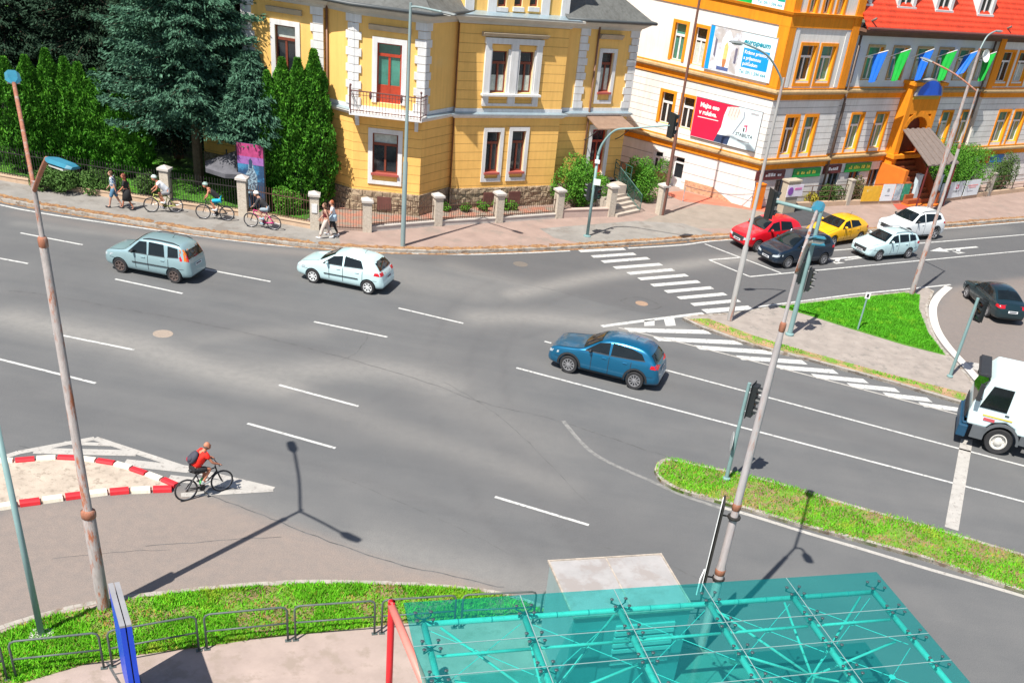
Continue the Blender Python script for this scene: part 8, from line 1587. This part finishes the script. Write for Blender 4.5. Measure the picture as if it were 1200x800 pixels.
# plaid shirt material
pm = M('cloth_plaid', (.62, .66, .70), .85, .1, 8); t = pm.node_tree; b = t.nodes['Principled BSDF']; tc = t.nodes.new('ShaderNodeTexCoord'); ck = t.nodes.new('ShaderNodeTexChecker'); ck.inputs['Scale'].default_value = 9; ck.inputs[1].default_value = (.62, .66, .70, 1); ck.inputs[2].default_value = (.05, .12, .22, 1); t.links.new(tc.outputs['Object'], ck.inputs[0]); t.links.new(ck.outputs[0], b.inputs['Base Color'])
wht_sh = M('shoe_white', (.7, .7, .7), .7, .1)
west = math.atan2((G(120, 243, KZ)-G(220, 252, KZ)).y, (G(120, 243, KZ)-G(220, 252, KZ)).x)
person('person walking in a blue white plaid shirt and blue knee shorts', G(136, 243.5, KZ), west, walk(.26, 1), dict(top=pm, bottom=cm('denim', (.08, .19, .30)), leg=.98, hair=M('hair_brown', (.10, .05, .025), .7), sleeve=.9), 1.72)
person('person in a short black dress with dark red hair beside the plaid shirt', G(150.5, 245.5, KZ), west, walk(.28, -1), dict(top=cm('black', (.018, .018, .02)), skirt=cm('black', (.018, .018, .02)), bottom=None, hair=M('hair_dark_red', (.14, .03, .015), .6), long=True, fem=True, sleeve=.9, skin=skinr), 1.68)
person('person with long brown hair, maroon top and wide beige trousers', G(382.5, 279.5, KZ), west+.05, walk(.30, 1), dict(top=cm('maroon', (.14, .02, .025)), bottom=cm('beige', (.60, .52, .46)), leg=1.2, wide=.02, hair=M('hair_brown', (.10, .05, .025), .7), long=True, fem=True, sleeve=0, shoe=wht_sh), 1.70)
w2 = person('person with red hair, white top and black trousers, pale jacket at the waist', G(390.5, 276.0, KZ), west+.05, walk(.24, -1), dict(top=cm('white', (.72, .74, .78)), bottom=cm('black', (.018, .018, .02)), leg=1.2, hair=M('hair_red', (.34, .09, .03), .6), fem=True, sleeve=.6, shoe=wht_sh, longtop=True), 1.70)
mb = MB(); mb.lathe([(.15, .0), (.17, -.1), (.2, -.32), (.18, -.32), (.14, -.1)], c=(0, 0, 1.06), n=16); mb.build('tied_jacket', cm('pale_blue', (.45, .60, .72)), w2, smooth=True) if False else None
j = MB(); j.lathe([(.16, .0), (.175, -.1), (.2, -.30), (.185, -.30), (.15, -.1)], c=(0, 0, 1.04), n=16); jo = j.build('tied_jacket', cm('pale_blue', (.45, .60, .72)), None, smooth=True); jo.parent = w2
ride((206.7, 249.3), (176, 248.7), 'yellow green bicycle ridden along the far sidewalk', 'person cycling in a white shirt, pale vest, grey shorts and helmet', M('frame_lime', (.45, .50, .12), .4), dict(top=cm('white', (.72, .74, .78)), bottom=grey, leg=.8, helmet=M('helmet_mint', (.55, .68, .60), .4), sleeve=.5, shoe=wht_sh, hair=MATS['hair_brown'], skin=skinr), .38)
ride((266.7, 258.7), (239.3, 256.7), 'dark bicycle with pale fork ridden along the far sidewalk', 'person cycling in a black top, turquoise shorts and a helmet', M('frame_dark', (.03, .03, .035), .4), dict(top=cm('black', (.018, .018, .02)), bottom=cm('turquoise', (.01, .38, .55)), leg=.85, helmet=M('helmet_grey_green', (.30, .42, .38), .4), sleeve=0, fem=True, shoe=wht_sh, hair=MATS['hair_brown'], skin=skinr), .42)
ride((321.5, 269.7), (296, 266.3), 'pink bicycle ridden along the far sidewalk', 'person cycling in a black and white top with grey shorts and white helmet', M('frame_pink', (.70, .05, .25), .4), dict(top=cm('dark_top', (.03, .03, .035), col2=(.7, .7, .7), thr=.66, sscale=6), bottom=cm('grey_blue', (.26, .32, .36)), leg=.8, helmet=M('helmet_white', (.72, .70, .68), .4), sleeve=1.2, shoe=M('shoe_blue', (.3, .45, .55), .7), hair=MATS['hair_brown'], fem=True), .34)
ride((219, 586), (263, 574), 'black bicycle with a green bottle crossing the worn hatching', 'person cycling in a red shirt with black shorts and dark red backpack', M('frame_black', (.02, .02, .022), .4), dict(top=cm('red', (.80, .02, .01)), bottom=cm('black', (.018, .018, .02)), leg=.85, hair=M('hair_short_grey', (.12, .08, .06), .8), bald=True, sleeve=.55, pack=cm('pack', (.05, .05, .07)), shoe=M('shoe_grey', (.35, .38, .38), .7), skin=skinr, ex=.032), .30, z=.006, bag=M('bottle_green', (.15, .55, .18), .4), stp=-1)
